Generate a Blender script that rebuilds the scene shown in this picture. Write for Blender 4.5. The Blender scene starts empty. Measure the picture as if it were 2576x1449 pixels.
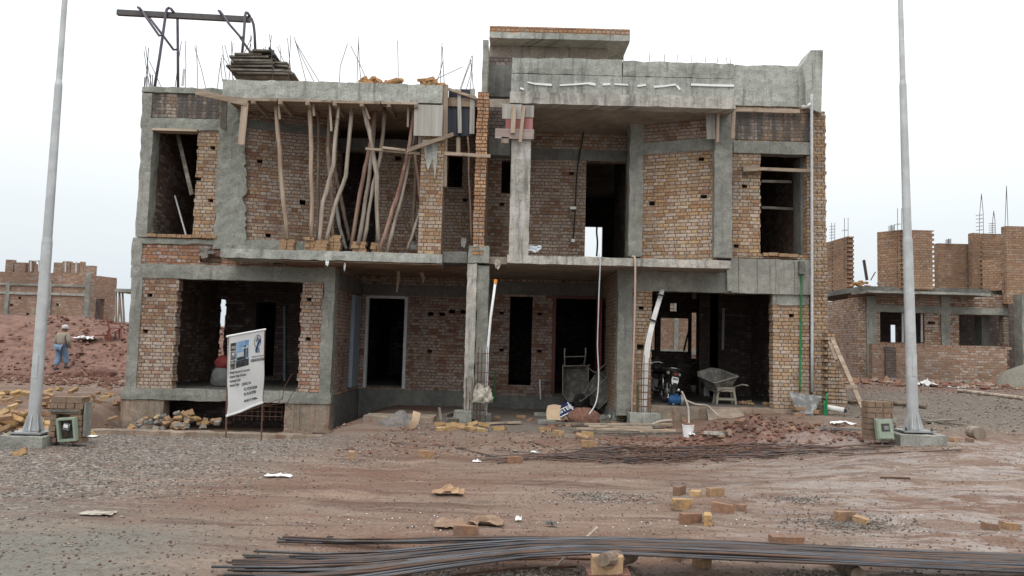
import bpy, bmesh, math, random
from mathutils import Vector, Matrix, noise as mnoise
random.seed(7)
SC = bpy.context.scene
COL = SC.collection
R = math.radians
# ------------------------------------------------------------------ camera
HC, F = 1.74, 1880.0
PITCH, ROLL = math.atan((862 - 724.5) / F), R(1.5)
U0 = Vector((0, -math.sin(PITCH), math.cos(PITCH)))
FW = Vector((0, math.cos(PITCH), math.sin(PITCH)))
RT = Vector((1, 0, 0)) * math.cos(ROLL) + U0 * math.sin(ROLL)
UP = U0 * math.cos(ROLL) - Vector((1, 0, 0)) * math.sin(ROLL)
cd = bpy.data.cameras.new('camera')
cd.sensor_width = 36.0
cd.lens = 36.0 * F / 2576.0
cd.clip_start, cd.clip_end = 0.1, 3000
cam = bpy.data.objects.new('camera', cd)
COL.objects.link(cam)
cam.matrix_world = Matrix((RT, UP, -FW)).transposed().to_4x4()
cam.location = (0, 0, HC)
SC.camera = cam


def P(px, py, Y):
    """a measured point of the photograph (2576 px wide) at depth Y -> world point"""
    d = FW + RT * ((px - 1288) / F) - UP * ((py - 724.5) / F)
    return Vector((0, 0, HC)) + d * (Y / d.y)


def X(px, py, Y): return P(px, py, Y).x
def Z(px, py, Y): return P(px, py, Y).z


# ------------------------------------------------------------------ sky, sun, exposure
SUN_EL, SUN_ROT = R(58), R(200)
w = bpy.data.worlds.new('World')
SC.world = w
w.use_nodes = True
nt = w.node_tree
nt.nodes.clear()
sky = nt.nodes.new('ShaderNodeTexSky')
sky.sky_type = 'NISHITA'
sky.sun_disc = False
sky.sun_elevation, sky.sun_rotation = SUN_EL, SUN_ROT
sky.air_density, sky.dust_density, sky.ozone_density = 1.0, 3.0, 1.0
hs = nt.nodes.new('ShaderNodeHueSaturation')
hs.inputs['Saturation'].default_value = 0.10
nt.links.new(sky.outputs[0], hs.inputs['Color'])
# overcast: even cloud veil, brighter towards the zenith
tc = nt.nodes.new('ShaderNodeTexCoord')
sx = nt.nodes.new('ShaderNodeSeparateXYZ')
nt.links.new(tc.outputs['Generated'], sx.inputs[0])
mr = nt.nodes.new('ShaderNodeMapRange')
mr.inputs['From Min'].default_value, mr.inputs['From Max'].default_value = 0.0, 1.0
mr.inputs['To Min'].default_value, mr.inputs['To Max'].default_value = 0.0, 1.0
nt.links.new(sx.outputs['Z'], mr.inputs['Value'])
cr = nt.nodes.new('ShaderNodeValToRGB')
cr.color_ramp.elements[0].color = (5.0, 5.55, 5.9, 1)
cr.color_ramp.elements[1].color = (16.5, 16.6, 16.8, 1)
e = cr.color_ramp.elements.new(0.15); e.color = (6.1, 6.5, 6.75, 1)
e = cr.color_ramp.elements.new(0.42); e.color = (9.5, 9.8, 10.0, 1)
nt.links.new(mr.outputs[0], cr.inputs[0])
mx = nt.nodes.new('ShaderNodeMix')
mx.data_type = 'RGBA'
mx.inputs[0].default_value = 0.88
nt.links.new(hs.outputs[0], mx.inputs[6])
nt.links.new(cr.outputs[0], mx.inputs[7])
bg = nt.nodes.new('ShaderNodeBackground')
bg.inputs['Strength'].default_value = 0.10
wo = nt.nodes.new('ShaderNodeOutputWorld')
nt.links.new(mx.outputs[2], bg.inputs['Color'])
nt.links.new(bg.outputs[0], wo.inputs[0])
sl = bpy.data.lights.new('sun', 'SUN')
sl.energy, sl.angle, sl.color = 0.6, R(25), (1.0, 0.97, 0.93)
so = bpy.data.objects.new('sun', sl)
COL.objects.link(so)
so.location = (0, -10, 30)
so.rotation_euler = (R(90) - SUN_EL, 0, R(-20))
vs = SC.view_settings
vs.view_transform, vs.look, vs.exposure, vs.gamma = 'Standard', 'None', 0.6, 1.0


# ------------------------------------------------------------------ material helpers
class NT:
    def __init__(s, name):
        s.m = bpy.data.materials.new(name)
        s.m.use_nodes = True
        s.t = s.m.node_tree
        s.b = s.t.nodes['Principled BSDF']
        s.b.inputs['Specular IOR Level'].default_value = 0.25
        s._pos = None

    def n(s, typ, **kw):
        x = s.t.nodes.new(typ)
        for k, v in kw.items(): setattr(x, k, v)
        return x

    def set(s, sock, v):
        if v is None: return
        if isinstance(v, bpy.types.NodeSocket): s.t.links.new(v, sock)
        elif isinstance(v, (tuple, list)) and len(v) == 3 and sock.type == 'RGBA': sock.default_value = (*v, 1)
        else: sock.default_value = v

    def math(s, op, a, b=None, c=None, clamp=False):
        x = s.n('ShaderNodeMath', operation=op, use_clamp=clamp)
        s.set(x.inputs[0], a); s.set(x.inputs[1], b); s.set(x.inputs[2], c)
        return x.outputs[0]

    def geo(s):
        if s._pos is None: s._pos = s.n('ShaderNodeNewGeometry')
        return s._pos

    def pos(s): return s.geo().outputs['Position']

    def opos(s):
        return s.n('ShaderNodeTexCoord').outputs['Object']

    def sep(s, v):
        x = s.n('ShaderNodeSeparateXYZ'); s.set(x.inputs[0], v); return x.outputs

    def comb(s, a, b, c=0.0):
        x = s.n('ShaderNodeCombineXYZ'); s.set(x.inputs[0], a); s.set(x.inputs[1], b); s.set(x.inputs[2], c)
        return x.outputs[0]

    def vscale(s, v, sc):
        x = s.n('ShaderNodeVectorMath', operation='MULTIPLY'); s.set(x.inputs[0], v); x.inputs[1].default_value = sc
        return x.outputs[0]

    def vadd(s, v, sc):
        x = s.n('ShaderNodeVectorMath', operation='ADD'); s.set(x.inputs[0], v); s.set(x.inputs[1], sc)
        return x.outputs[0]

    def noise(s, v, scale, detail=3, rough=0.55, dist=0.0):
        x = s.n('ShaderNodeTexNoise')
        s.set(x.inputs['Vector'], v); x.inputs['Scale'].default_value = scale
        x.inputs['Detail'].default_value = detail; x.inputs['Roughness'].default_value = rough
        x.inputs['Distortion'].default_value = dist
        return x.outputs['Fac']

    def voro(s, v, scale, feat='F1', out='Distance', rand=1.0):
        x = s.n('ShaderNodeTexVoronoi', feature=feat)
        s.set(x.inputs['Vector'], v); x.inputs['Scale'].default_value = scale
        x.inputs['Randomness'].default_value = rand
        return x.outputs[out]

    def white(s, v):
        x = s.n('ShaderNodeTexWhiteNoise', noise_dimensions='3D'); s.set(x.inputs['Vector'], v)
        return x.outputs

    def ramp(s, f, stops, interp='LINEAR'):
        x = s.n('ShaderNodeValToRGB'); cr = x.color_ramp; cr.interpolation = interp
        while len(cr.elements) < len(stops): cr.elements.new(0.5)
        for e, (p, c) in zip(cr.elements, stops):
            e.position = p
            e.color = (*c, 1) if isinstance(c, (tuple, list)) else (c, c, c, 1)
        s.set(x.inputs[0], f)
        return x.outputs[0]

    def step(s, f, a, b):
        x = s.n('ShaderNodeMapRange', interpolation_type='SMOOTHSTEP'); s.set(x.inputs[0], f)
        x.inputs[1].default_value, x.inputs[2].default_value = a, b
        return x.outputs[0]

    def mix(s, f, a, b, mode='MIX'):
        x = s.n('ShaderNodeMix', data_type='RGBA', blend_type=mode)
        s.set(x.inputs[0], f); s.set(x.inputs[6], a); s.set(x.inputs[7], b)
        return x.outputs[2]

    def done(s, col, rough=0.9, height=None, bump=0.4, dist=0.02, metal=0.0, spec=None):
        s.set(s.b.inputs['Base Color'], col)
        s.set(s.b.inputs['Roughness'], rough)
        s.b.inputs['Metallic'].default_value = metal
        if spec is not None: s.b.inputs['Specular IOR Level'].default_value = spec
        if height is not None:
            b = s.n('ShaderNodeBump'); b.inputs['Strength'].default_value = bump; b.inputs['Distance'].default_value = dist
            s.set(b.inputs['Height'], height); s.t.links.new(b.outputs[0], s.b.inputs['Normal'])
        return s.m


def brick_mat(name, cols, mortar=(0.105, 0.092, 0.08), white=0.25, soot=0.25, seed=0.0, course=0.083, wl=0.24, streak=0.0, fine=1.0):
    k = NT(name)
    g = k.geo()
    p = k.sep(g.outputs['Position']); nn = k.sep(g.outputs['Normal'])
    side = k.math('GREATER_THAN', k.math('ABSOLUTE', nn[0]), k.math('ABSOLUTE', nn[1]))
    u = k.math('ADD', k.math('MULTIPLY', p[1], side), k.math('MULTIPLY', p[0], k.math('SUBTRACT', 1.0, side)))
    wob = k.noise(g.outputs['Position'], 1.3, 2)
    wob2 = k.noise(g.outputs['Position'], 9.0, 2)
    z = k.math('ADD', k.math('ADD', p[2], k.math('MULTIPLY', wob, 0.03)), k.math('MULTIPLY', wob2, 0.012))
    zr = k.math('DIVIDE', z, course)
    row = k.math('FLOOR', zr); fz = k.math('FRACT', zr)
    par = k.math('FLOORED_MODULO', row, 2.0)
    r0 = k.white(k.comb(row, seed, 3.3))[0]
    wd = k.math('SUBTRACT', wl, k.math('MULTIPLY', par, wl / 2))
    uu = k.math('DIVIDE', k.math('ADD', k.math('ADD', u, k.math('MULTIPLY', par, wl / 4)), k.math('MULTIPLY', r0, 0.04)), wd)
    uu = k.math('ADD', uu, k.math('MULTIPLY', wob2, 0.12))
    col = k.math('FLOOR', uu); fu = k.math('FRACT', uu)
    rnd = k.white(k.comb(col, row, seed)); rv, rc = rnd[0], k.sep(rnd[1])
    eu = k.math('MULTIPLY', k.math('MINIMUM', fu, k.math('SUBTRACT', 1.0, fu)), wd)
    ez = k.math('MULTIPLY', k.math('MINIMUM', fz, k.math('SUBTRACT', 1.0, fz)), course)
    ed = k.math('ADD', k.math('MINIMUM', eu, ez), k.math('MULTIPLY', k.math('SUBTRACT', k.noise(g.outputs['Position'], 35, 2), 0.5), 0.012))
    mask = k.step(ed, 0.002, 0.011)
    c = k.ramp(rv, [(i / max(1, len(cols) - 1), (cc[0] * 1.25, cc[1] * 1.23, cc[2] * 1.10)) for i, cc in enumerate(cols)])
    f1 = k.noise(g.outputs['Position'], 22, 4, 0.65)
    c = k.mix(1.0, c, k.ramp(f1, [(0.2, 0.62), (0.75, 1.3)]), 'MULTIPLY')
    big = k.noise(k.vadd(g.outputs['Position'], (seed * 3.1, 0, 0)), 0.8, 4, 0.6)
    # lime bloom and mortar smears on single bricks, in drifting patches
    wm = k.math('MULTIPLY', k.step(k.math('ADD', k.math('MULTIPLY', rc[1], 0.55), big), 1.02 - white, 1.25 - white), k.step(f1, 0.3, 0.6))
    c = k.mix(k.math('MULTIPLY', wm, 0.66), c, (0.46, 0.415, 0.37))
    # grey cement wash and soot patches
    sm = k.step(k.noise(k.vadd(g.outputs['Position'], (9.0 + seed, 4.0, 0)), 1.1, 5, 0.65), 0.66 - soot * 0.5, 0.95 - soot * 0.5)
    c = k.mix(k.math('MULTIPLY', sm, 0.55), c, (0.135, 0.118, 0.10))
    # mortar dragged over the faces, hiding joints here and there
    sme = k.noise(k.vadd(g.outputs['Position'], (seed, 7.0, seed * 2)), 2.7, 5, 0.7)
    smk = k.step(sme, 0.565, 0.66)
    c = k.mix(k.math('MULTIPLY', smk, 0.55), c, (0.235, 0.198, 0.16))
    mask = k.math('MAXIMUM', mask, k.math('MULTIPLY', smk, 0.75))
    dmp = k.noise(k.vadd(g.outputs['Position'], (0, 3.0, seed)), 0.45, 4, 0.6)
    c = k.mix(1.0, c, k.ramp(dmp, [(0.35, 0.72), (0.62, 1.12)]), 'MULTIPLY')
    if streak:
        st = k.noise(k.vscale(k.comb(u, p[2], 0.0), (7.0, 0.5, 1.0)), 1.0, 3, 0.6)
        c = k.mix(k.math('MULTIPLY', k.step(st, 0.62 - streak * 0.35, 0.78 - streak * 0.25), 0.85), c, (0.06, 0.058, 0.058))
    mc = k.mix(f1, mortar, tuple(v * 1.5 for v in mortar))
    c = k.mix(mask, mc, c)
    h = k.math('ADD', k.math('MULTIPLY', mask, k.math('ADD', 0.6, k.math('MULTIPLY', rc[2], 0.5))), k.math('MULTIPLY', f1, 0.5))
    return k.done(c, 0.92, h, 0.9, 0.022)


def concrete_mat(name, c0, c1, stain=(0.09, 0.09, 0.085), st=0.4, white=0.0, voids=0.5, boards=0.0):
    k = NT(name); v = k.pos(); p = k.sep(v)
    a = k.noise(v, 0.9, 5, 0.62); b = k.noise(v, 6.0, 5, 0.65); f = k.noise(v, 38, 3, 0.6)
    c0, c1 = [tuple(q * f_ for q, f_ in zip(cc, (1.22, 1.21, 1.14))) for cc in (c0, c1)]
    c = k.mix(k.step(a, 0.33, 0.68), c0, c1)
    c = k.mix(1.0, c, k.ramp(b, [(0.25, 0.72), (0.75, 1.2)]), 'MULTIPLY')
    c = k.mix(1.0, c, k.ramp(f, [(0.3, 0.75), (0.7, 1.18)]), 'MULTIPLY')
    u = k.math('ADD', p[0], k.math('MULTIPLY', p[1], 0.7))
    s1 = k.noise(k.vscale(k.comb(u, p[2], 0.0), (7.0, 0.6, 1.0)), 1.0, 5, 0.65)
    c = k.mix(k.math('MULTIPLY', k.step(s1, 0.62 - 0.25 * st, 0.80 - 0.25 * st), 0.6), c, stain)
    pj = k.noise(k.vscale(k.comb(u, p[2], 7.0), (0.5, 5.0, 1.0)), 1.0, 4, 0.6)
    c = k.mix(k.math('MULTIPLY', k.step(pj, 0.60, 0.72), 0.3), c, stain)
    if white:
        c = k.mix(k.math('MULTIPLY', k.step(k.noise(k.vscale(k.comb(u, p[2], 4.0), (6.0, 1.4, 1.0)), 1.0, 4, 0.6), 0.60 - .2 * white, 0.80 - .2 * white), 0.7), c, (0.52, 0.49, 0.47))
    vd = k.step(k.noise(v, 15, 4, 0.75), 0.66, 0.74)
    vm = k.math('MULTIPLY', vd, k.step(k.noise(v, 2.1, 2), 0.62 - 0.3 * voids, 0.75 - 0.2 * voids))
    c = k.mix(k.math('MULTIPLY', vm, 0.75), c, (0.055, 0.055, 0.052))
    h = k.math('SUBTRACT', k.math('ADD', k.math('MULTIPLY', b, 1.0), k.math('MULTIPLY', f, 0.35)), k.math('MULTIPLY', vm, 0.9))
    if boards:
        ln = k.math('FRACT', k.math('DIVIDE', u, boards))
        lm = k.math('SUBTRACT', 1.0, k.step(k.math('MINIMUM', ln, k.math('SUBTRACT', 1.0, ln)), 0.003, 0.02))
        h = k.math('SUBTRACT', h, k.math('MULTIPLY', lm, 0.7))
        c = k.mix(k.math('MULTIPLY', lm, 0.5), c, stain)
    return k.done(c, 0.88, h, 0.8, 0.03)


def wood_mat(name, c0, c1, axis=2, sc=9.0, dark=0.25):
    k = NT(name); v = k.opos()
    s = [14.0, 14.0, 14.0]; s[axis] = 0.8
    g = k.noise(k.vscale(v, tuple(s)), 1.0 * sc / 9, 4, 0.6, 0.6)
    oi = k.n('ShaderNodeObjectInfo').outputs['Random']
    c = k.mix(k.step(g, 0.3, 0.72), c0, c1)
    c = k.mix(1.0, c, k.ramp(oi, [(0, 0.72), (1, 1.2)]), 'MULTIPLY')
    b = k.noise(v, 3.5, 4, 0.65)
    c = k.mix(k.math('MULTIPLY', k.step(b, 0.62 - dark * .3, 0.8 - dark * .2), 0.7), c, (0.10, 0.085, 0.07))
    return k.done(c, 0.85, g, 0.5, 0.01)


def plain_mat(name, c, rough=0.6, var=0.3, scale=8, metal=0.0, bump=0.2, spec=0.3, c2=None):
    k = NT(name); v = k.opos()
    b = k.noise(v, scale, 4, 0.65)
    if c2: cc = k.mix(k.step(b, 0.42, 0.62), c, c2)
    else: cc = k.mix(1.0, c, k.ramp(b, [(0.25, 1 - var), (0.75, 1 + var * 0.5)]), 'MULTIPLY')
    return k.done(cc, rough, b, bump, 0.01, metal, spec)


M = {}
M['brick_tan'] = brick_mat('brick_tan', [(0.30, 0.185, 0.115), (0.245, 0.14, 0.085), (0.35, 0.24, 0.145), (0.20, 0.105, 0.07), (0.32, 0.21, 0.13), (0.23, 0.16, 0.115)], white=0.36, soot=0.18, seed=1.0)
M['brick_mix'] = brick_mat('brick_mix', [(0.25, 0.15, 0.10), (0.19, 0.095, 0.065), (0.30, 0.205, 0.135), (0.165, 0.08, 0.062), (0.26, 0.17, 0.12), (0.22, 0.12, 0.085)], white=0.46, soot=0.22, seed=2.0)
M['brick_red'] = brick_mat('brick_red', [(0.27, 0.115, 0.065), (0.20, 0.085, 0.055), (0.31, 0.16, 0.09), (0.18, 0.10, 0.075), (0.25, 0.13, 0.09)], white=0.24, soot=0.22, seed=3.0)
M['brick_pale'] = brick_mat('brick_pale', [(0.33, 0.22, 0.145), (0.28, 0.175, 0.115), (0.36, 0.255, 0.175), (0.25, 0.16, 0.11), (0.31, 0.215, 0.15)], white=0.28, soot=0.06, seed=4.0)
M['brick_white'] = brick_mat('brick_white', [(0.30, 0.17, 0.12), (0.24, 0.12, 0.085), (0.33, 0.22, 0.16), (0.22, 0.10, 0.08)], white=0.52, soot=0.12, seed=5.0)
M['brick_dark_shaded'] = brick_mat('brick_dark_shaded', [(0.115, 0.085, 0.082), (0.09, 0.068, 0.068), (0.135, 0.10, 0.097), (0.10, 0.08, 0.08)], mortar=(0.055, 0.053, 0.053), white=0.10, soot=0.3, seed=6.0)  # darkened brick, carries the shade of rooms and recesses in its colour
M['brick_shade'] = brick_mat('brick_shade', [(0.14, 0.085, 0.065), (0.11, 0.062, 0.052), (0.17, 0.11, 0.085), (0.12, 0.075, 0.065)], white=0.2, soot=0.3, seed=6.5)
M['floor_shaded'] = concrete_mat('floor_shaded', (0.07, 0.068, 0.062), (0.11, 0.105, 0.095), st=0.3)  # indoor floors: room shade put into the concrete colour
M['brick_orange'] = brick_mat('brick_orange', [(0.36, 0.205, 0.125), (0.31, 0.16, 0.095), (0.39, 0.245, 0.155), (0.28, 0.155, 0.10)], white=0.12, soot=0.05, seed=7.0)
M['brick_stain'] = brick_mat('brick_stain', [(0.20, 0.135, 0.10), (0.14, 0.10, 0.08), (0.24, 0.16, 0.115)], white=0.22, soot=0.35, seed=8.0, streak=0.75)
M['brick_far'] = brick_mat('brick_far', [(0.25, 0.155, 0.115), (0.215, 0.125, 0.092), (0.28, 0.18, 0.135), (0.22, 0.145, 0.115)], mortar=(0.19, 0.16, 0.14), white=0.2, soot=0.08, seed=9.0)
M['brick_far_light'] = brick_mat('brick_far_light', [(0.27, 0.168, 0.115), (0.23, 0.137, 0.095), (0.295, 0.195, 0.132), (0.205, 0.12, 0.086)], mortar=(0.16, 0.12, 0.1), white=0.08, soot=0.02, seed=10.0)
M['conc'] = concrete_mat('conc', (0.165, 0.167, 0.155), (0.265, 0.265, 0.248), st=0.35)
M['conc_light'] = concrete_mat('conc_light', (0.235, 0.242, 0.228), (0.34, 0.348, 0.33), st=0.45, white=0.15, voids=0.5)
M['conc_wash'] = concrete_mat('conc_wash', (0.25, 0.24, 0.225), (0.42, 0.395, 0.37), st=0.6, white=0.6)
M['conc_green'] = concrete_mat('conc_green', (0.165, 0.17, 0.155), (0.235, 0.24, 0.22), st=0.25, voids=0.9)
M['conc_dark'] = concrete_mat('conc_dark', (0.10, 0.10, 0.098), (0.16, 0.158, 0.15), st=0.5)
M['conc_board'] = concrete_mat('conc_board', (0.21, 0.205, 0.19), (0.30, 0.29, 0.27), st=0.5, boards=0.43)
M['conc_mud'] = concrete_mat('conc_mud', (0.19, 0.165, 0.14), (0.28, 0.22, 0.175), stain=(0.20, 0.10, 0.065), st=0.6)
M['conc_soffit'] = concrete_mat('conc_soffit', (0.21, 0.18, 0.155), (0.30, 0.26, 0.23), st=0.2, boards=1.2)
M['soffit_brown'] = concrete_mat('soffit_brown', (0.17, 0.115, 0.085), (0.26, 0.19, 0.145), st=0.4, boards=1.2)
M['pole_wood'] = wood_mat('pole_wood', (0.21, 0.165, 0.13), (0.40, 0.345, 0.285), 2)
M['pole_bark'] = wood_mat('pole_bark', (0.14, 0.10, 0.075), (0.29, 0.22, 0.165), 2, dark=0.7)
M['pole_red'] = wood_mat('pole_red', (0.22, 0.12, 0.09), (0.36, 0.25, 0.19), 2)
M['plank'] = wood_mat('plank', (0.24, 0.175, 0.125), (0.43, 0.345, 0.265), 0)
M['plank_v'] = wood_mat('plank_v', (0.24, 0.175, 0.125), (0.43, 0.345, 0.265), 2)
M['plank_old'] = wood_mat('plank_old', (0.12, 0.105, 0.088), (0.29, 0.255, 0.21), 0, dark=0.8)
M['plank_grey'] = wood_mat('plank_grey', (0.23, 0.215, 0.19), (0.40, 0.375, 0.34), 2)
M['board_grey'] = wood_mat('board_grey', (0.30, 0.285, 0.25), (0.42, 0.40, 0.36), 2, 5, dark=0.1)
M['board_black'] = wood_mat('board_black', (0.025, 0.027, 0.036), (0.075, 0.078, 0.09), 2, 4, dark=0.1)
M['board_red'] = wood_mat('board_red', (0.24, 0.085, 0.075), (0.33, 0.16, 0.15), 2, 4)
M['rebar'] = plain_mat('rebar', (0.07, 0.062, 0.062), 0.55, 0.4, 6, 0.5, c2=(0.13, 0.085, 0.068))
M['rebar_blue'] = plain_mat('rebar_blue', (0.055, 0.056, 0.063), 0.5, 0.4, 3, 0.4, c2=(0.10, 0.075, 0.064))
M['rebar_steel'] = plain_mat('rebar_steel', (0.10, 0.105, 0.115), 0.42, 0.4, 2, 0.5, c2=(0.07, 0.06, 0.055))
M['rebar_brown'] = plain_mat('rebar_brown', (0.085, 0.058, 0.046), 0.7, 0.4, 3, 0.2, c2=(0.13, 0.075, 0.052))
M['rebar_rust'] = plain_mat('rebar_rust', (0.16, 0.085, 0.055), 0.8, 0.4, 6, 0.2, c2=(0.10, 0.06, 0.045))
M['galv'] = plain_mat('galv', (0.42, 0.43, 0.43), 0.5, 0.16, 2.2, 0.35, c2=(0.52, 0.53, 0.53))
M['steel_paint'] = plain_mat('steel_paint', (0.115, 0.10, 0.125), 0.5, 0.3, 5, 0.3)
M['beam_steel'] = plain_mat('beam_steel', (0.105, 0.10, 0.095), 0.6, 0.35, 5, 0.4)
M['white_pvc'] = plain_mat('white_pvc', (0.66, 0.65, 0.62), 0.5, 0.2, 3)
M['white_pl'] = plain_mat('white_pl', (0.78, 0.78, 0.77), 0.55, 0.12, 4)
M['orange_cap'] = plain_mat('orange_cap', (0.75, 0.30, 0.06), 0.5)
M['green_pipe'] = plain_mat('green_pipe', (0.015, 0.20, 0.065), 0.4, 0.2)
M['pink_hose'] = plain_mat('pink_hose', (0.50, 0.36, 0.28), 0.6, 0.2)
M['grey_hose'] = plain_mat('grey_hose', (0.42, 0.36, 0.31), 0.6, 0.25)
M['black'] = plain_mat('black', (0.018, 0.018, 0.02), 0.45, 0.3)
M['rubber'] = plain_mat('rubber', (0.045, 0.042, 0.04), 0.8, 0.3)
M['chrome'] = plain_mat('chrome', (0.6, 0.6, 0.6), 0.25, 0.2, 5, 0.9)
M['blue_motor'] = plain_mat('blue_motor', (0.02, 0.085, 0.22), 0.5, 0.3)
M['grey_metal'] = plain_mat('grey_metal', (0.30, 0.31, 0.31), 0.5, 0.2, 5, 0.3)
M['frame_grey'] = plain_mat('frame_grey', (0.50, 0.50, 0.51), 0.55, 0.2)
M['frame_blue'] = plain_mat('frame_blue', (0.24, 0.285, 0.33), 0.5, 0.2)
M['red_door'] = plain_mat('red_door', (0.20, 0.035, 0.03), 0.6, 0.3)
M['brown_frame'] = plain_mat('brown_frame', (0.14, 0.055, 0.045), 0.6, 0.3)
M['barrow'] = plain_mat('barrow', (0.13, 0.12, 0.105), 0.75, 0.4, 6, 0.1, c2=(0.26, 0.24, 0.21))
M['barrow_light'] = plain_mat('barrow_light', (0.25, 0.235, 0.20), 0.8, 0.3, 6)
M['cement_stain'] = plain_mat('cement_stain', (0.14, 0.14, 0.135), 0.85, 0.3, 5, c2=(0.30, 0.30, 0.29))
M['beige'] = plain_mat('beige', (0.27, 0.245, 0.19), 0.7, 0.2)
M['meter_green'] = plain_mat('meter_green', (0.27, 0.32, 0.245), 0.6, 0.15)
M['meter_dark'] = plain_mat('meter_dark', (0.06, 0.05, 0.045), 0.35, 0.3)
M['meter_glass'] = plain_mat('meter_glass', (0.22, 0.23, 0.23), 0.2, 0.3, spec=0.5)
M['vinyl'] = plain_mat('vinyl', (0.77, 0.775, 0.76), 0.6, 0.06, 3)
M['ink_black'] = plain_mat('ink_black', (0.035, 0.037, 0.045), 0.6)
M['ink_blue'] = plain_mat('ink_blue', (0.03, 0.075, 0.18), 0.6)
M['ink_grey'] = plain_mat('ink_grey', (0.22, 0.23, 0.24), 0.6)
M['pic_sky'] = plain_mat('pic_sky', (0.16, 0.34, 0.56), 0.5, c2=(0.35, 0.50, 0.66), scale=2)
M['pic_pale'] = plain_mat('pic_pale', (0.62, 0.66, 0.68), 0.5)
M['pic_dark'] = plain_mat('pic_dark', (0.035, 0.04, 0.045), 0.5, c2=(0.09, 0.085, 0.08), scale=20)
M['pic_room'] = plain_mat('pic_room', (0.12, 0.11, 0.10), 0.5, c2=(0.42, 0.40, 0.37), scale=9)
M['skin'] = plain_mat('skin', (0.25, 0.135, 0.085), 0.6, 0.15)
M['sweater'] = plain_mat('sweater', (0.27, 0.235, 0.19), 0.95, 0.2, 30)
M['trouser'] = plain_mat('trouser', (0.16, 0.235, 0.34), 0.9, 0.25, 10)
M['cap'] = plain_mat('cap', (0.48, 0.47, 0.46), 0.9, 0.2)
M['shoe'] = plain_mat('shoe', (0.06, 0.05, 0.05), 0.7, 0.2)
M['hair'] = plain_mat('hair', (0.10, 0.09, 0.085), 0.8, 0.2)
M['sack_white'] = plain_mat('sack_white', (0.66, 0.66, 0.65), 0.8, 0.2, 10)
M['sack_dirty'] = plain_mat('sack_dirty', (0.40, 0.37, 0.31), 0.9, 0.4, 14, c2=(0.24, 0.21, 0.17))
M['sack_grey'] = plain_mat('sack_grey', (0.15, 0.155, 0.15), 0.9, 0.3, 10)
M['cloth_red'] = plain_mat('cloth_red', (0.20, 0.04, 0.035), 0.9, 0.3, 10)
M['bag_blue'] = plain_mat('bag_blue', (0.015, 0.025, 0.12), 0.6, 0.3)
M['print_blue'] = plain_mat('print_blue', (0.05, 0.12, 0.42), 0.6, c2=(0.55, 0.6, 0.66), scale=25)
M['plastic_clear'] = plain_mat('plastic_clear', (0.52, 0.56, 0.60), 0.4, 0.25)
M['cardboard'] = plain_mat('cardboard', (0.36, 0.235, 0.14), 0.9, 0.35, 7)
M['paper_brown'] = plain_mat('paper_brown', (0.27, 0.185, 0.13), 0.9, 0.4, 7)
M['leather'] = plain_mat('leather', (0.43, 0.315, 0.21), 0.85, 0.2, 6)
M['mud'] = plain_mat('mud', (0.135, 0.066, 0.047), 0.95, 0.45, 14, bump=0.6, c2=(0.195, 0.105, 0.076))
M['mud_dark'] = plain_mat('mud_dark', (0.095, 0.048, 0.036), 0.95, 0.4, 10, bump=0.6, c2=(0.15, 0.078, 0.058))
M['cement_heap'] = plain_mat('cement_heap', (0.13, 0.125, 0.12), 0.95, 0.4, 10, bump=0.8, c2=(0.20, 0.17, 0.15))
M['sand_heap'] = plain_mat('sand_heap', (0.20, 0.19, 0.155), 0.95, 0.3, 12, bump=0.5)
M['chair_red'] = plain_mat('chair_red', (0.22, 0.075, 0.055), 0.6, 0.3)
M['foliage'] = plain_mat('foliage', (0.06, 0.085, 0.05), 0.9)


def block_mat(name, c0, c1, c2, dirt=0.3):
    k = NT(name); v = k.opos()
    oi = k.n('ShaderNodeObjectInfo').outputs['Random']
    c = k.ramp(oi, [(0, c0), (0.5, c1), (1, c2)])
    a = k.noise(v, 18, 4, 0.7)
    c = k.mix(1.0, c, k.ramp(a, [(0.25, 0.6), (0.75, 1.2)]), 'MULTIPLY')
    c = k.mix(k.math('MULTIPLY', k.step(k.noise(k.vadd(v, k.comb(oi, oi, oi)), 9, 3), 0.62 - dirt * .3, 0.7), 0.7), c, (0.15, 0.12, 0.10))
    return k.done(c, 0.93, a, 0.7, 0.012)


M['block_yellow'] = block_mat('block_yellow', (0.46, 0.30, 0.135), (0.38, 0.235, 0.115), (0.50, 0.345, 0.18))
M['block_tan'] = block_mat('block_tan', (0.36, 0.23, 0.13), (0.30, 0.185, 0.11), (0.42, 0.28, 0.165))
M['block_dull'] = block_mat('block_dull', (0.25, 0.175, 0.115), (0.215, 0.145, 0.10), (0.28, 0.20, 0.135), .6)
M['brick_porch'] = brick_mat('brick_porch', [(0.23, 0.12, 0.085), (0.165, 0.078, 0.06), (0.26, 0.15, 0.11), (0.15, 0.07, 0.058), (0.21, 0.115, 0.09)], white=0.50, soot=0.2, seed=2.6)
M['block_brown'] = block_mat('block_brown', (0.25, 0.14, 0.09), (0.29, 0.17, 0.11), (0.21, 0.125, 0.085))
M['stone_grey'] = block_mat('stone_grey', (0.17, 0.17, 0.165), (0.24, 0.22, 0.2), (0.3, 0.27, 0.22))


# ------------------------------------------------------------------ mesh helpers
ORG = {}


def org(o):
    v = Vector((0, 0, 0))
    while o is not None:
        v = v + ORG.get(o.name, Vector((0, 0, 0))); o = o.parent
    return v


def props(o, label=None, cat=None, group=None, kind=None):
    if label: o['label'] = label
    if cat: o['category'] = cat
    if group: o['group'] = group
    if kind: o['kind'] = kind
    return o


def thing(name, label, cat, loc=(0, 0, 0), group=None):
    o = bpy.data.objects.new(name, None)
    o.empty_display_size = 0.2
    COL.objects.link(o)
    o.location = loc
    ORG[o.name] = Vector(loc)
    return props(o, label, cat, group)


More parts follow.
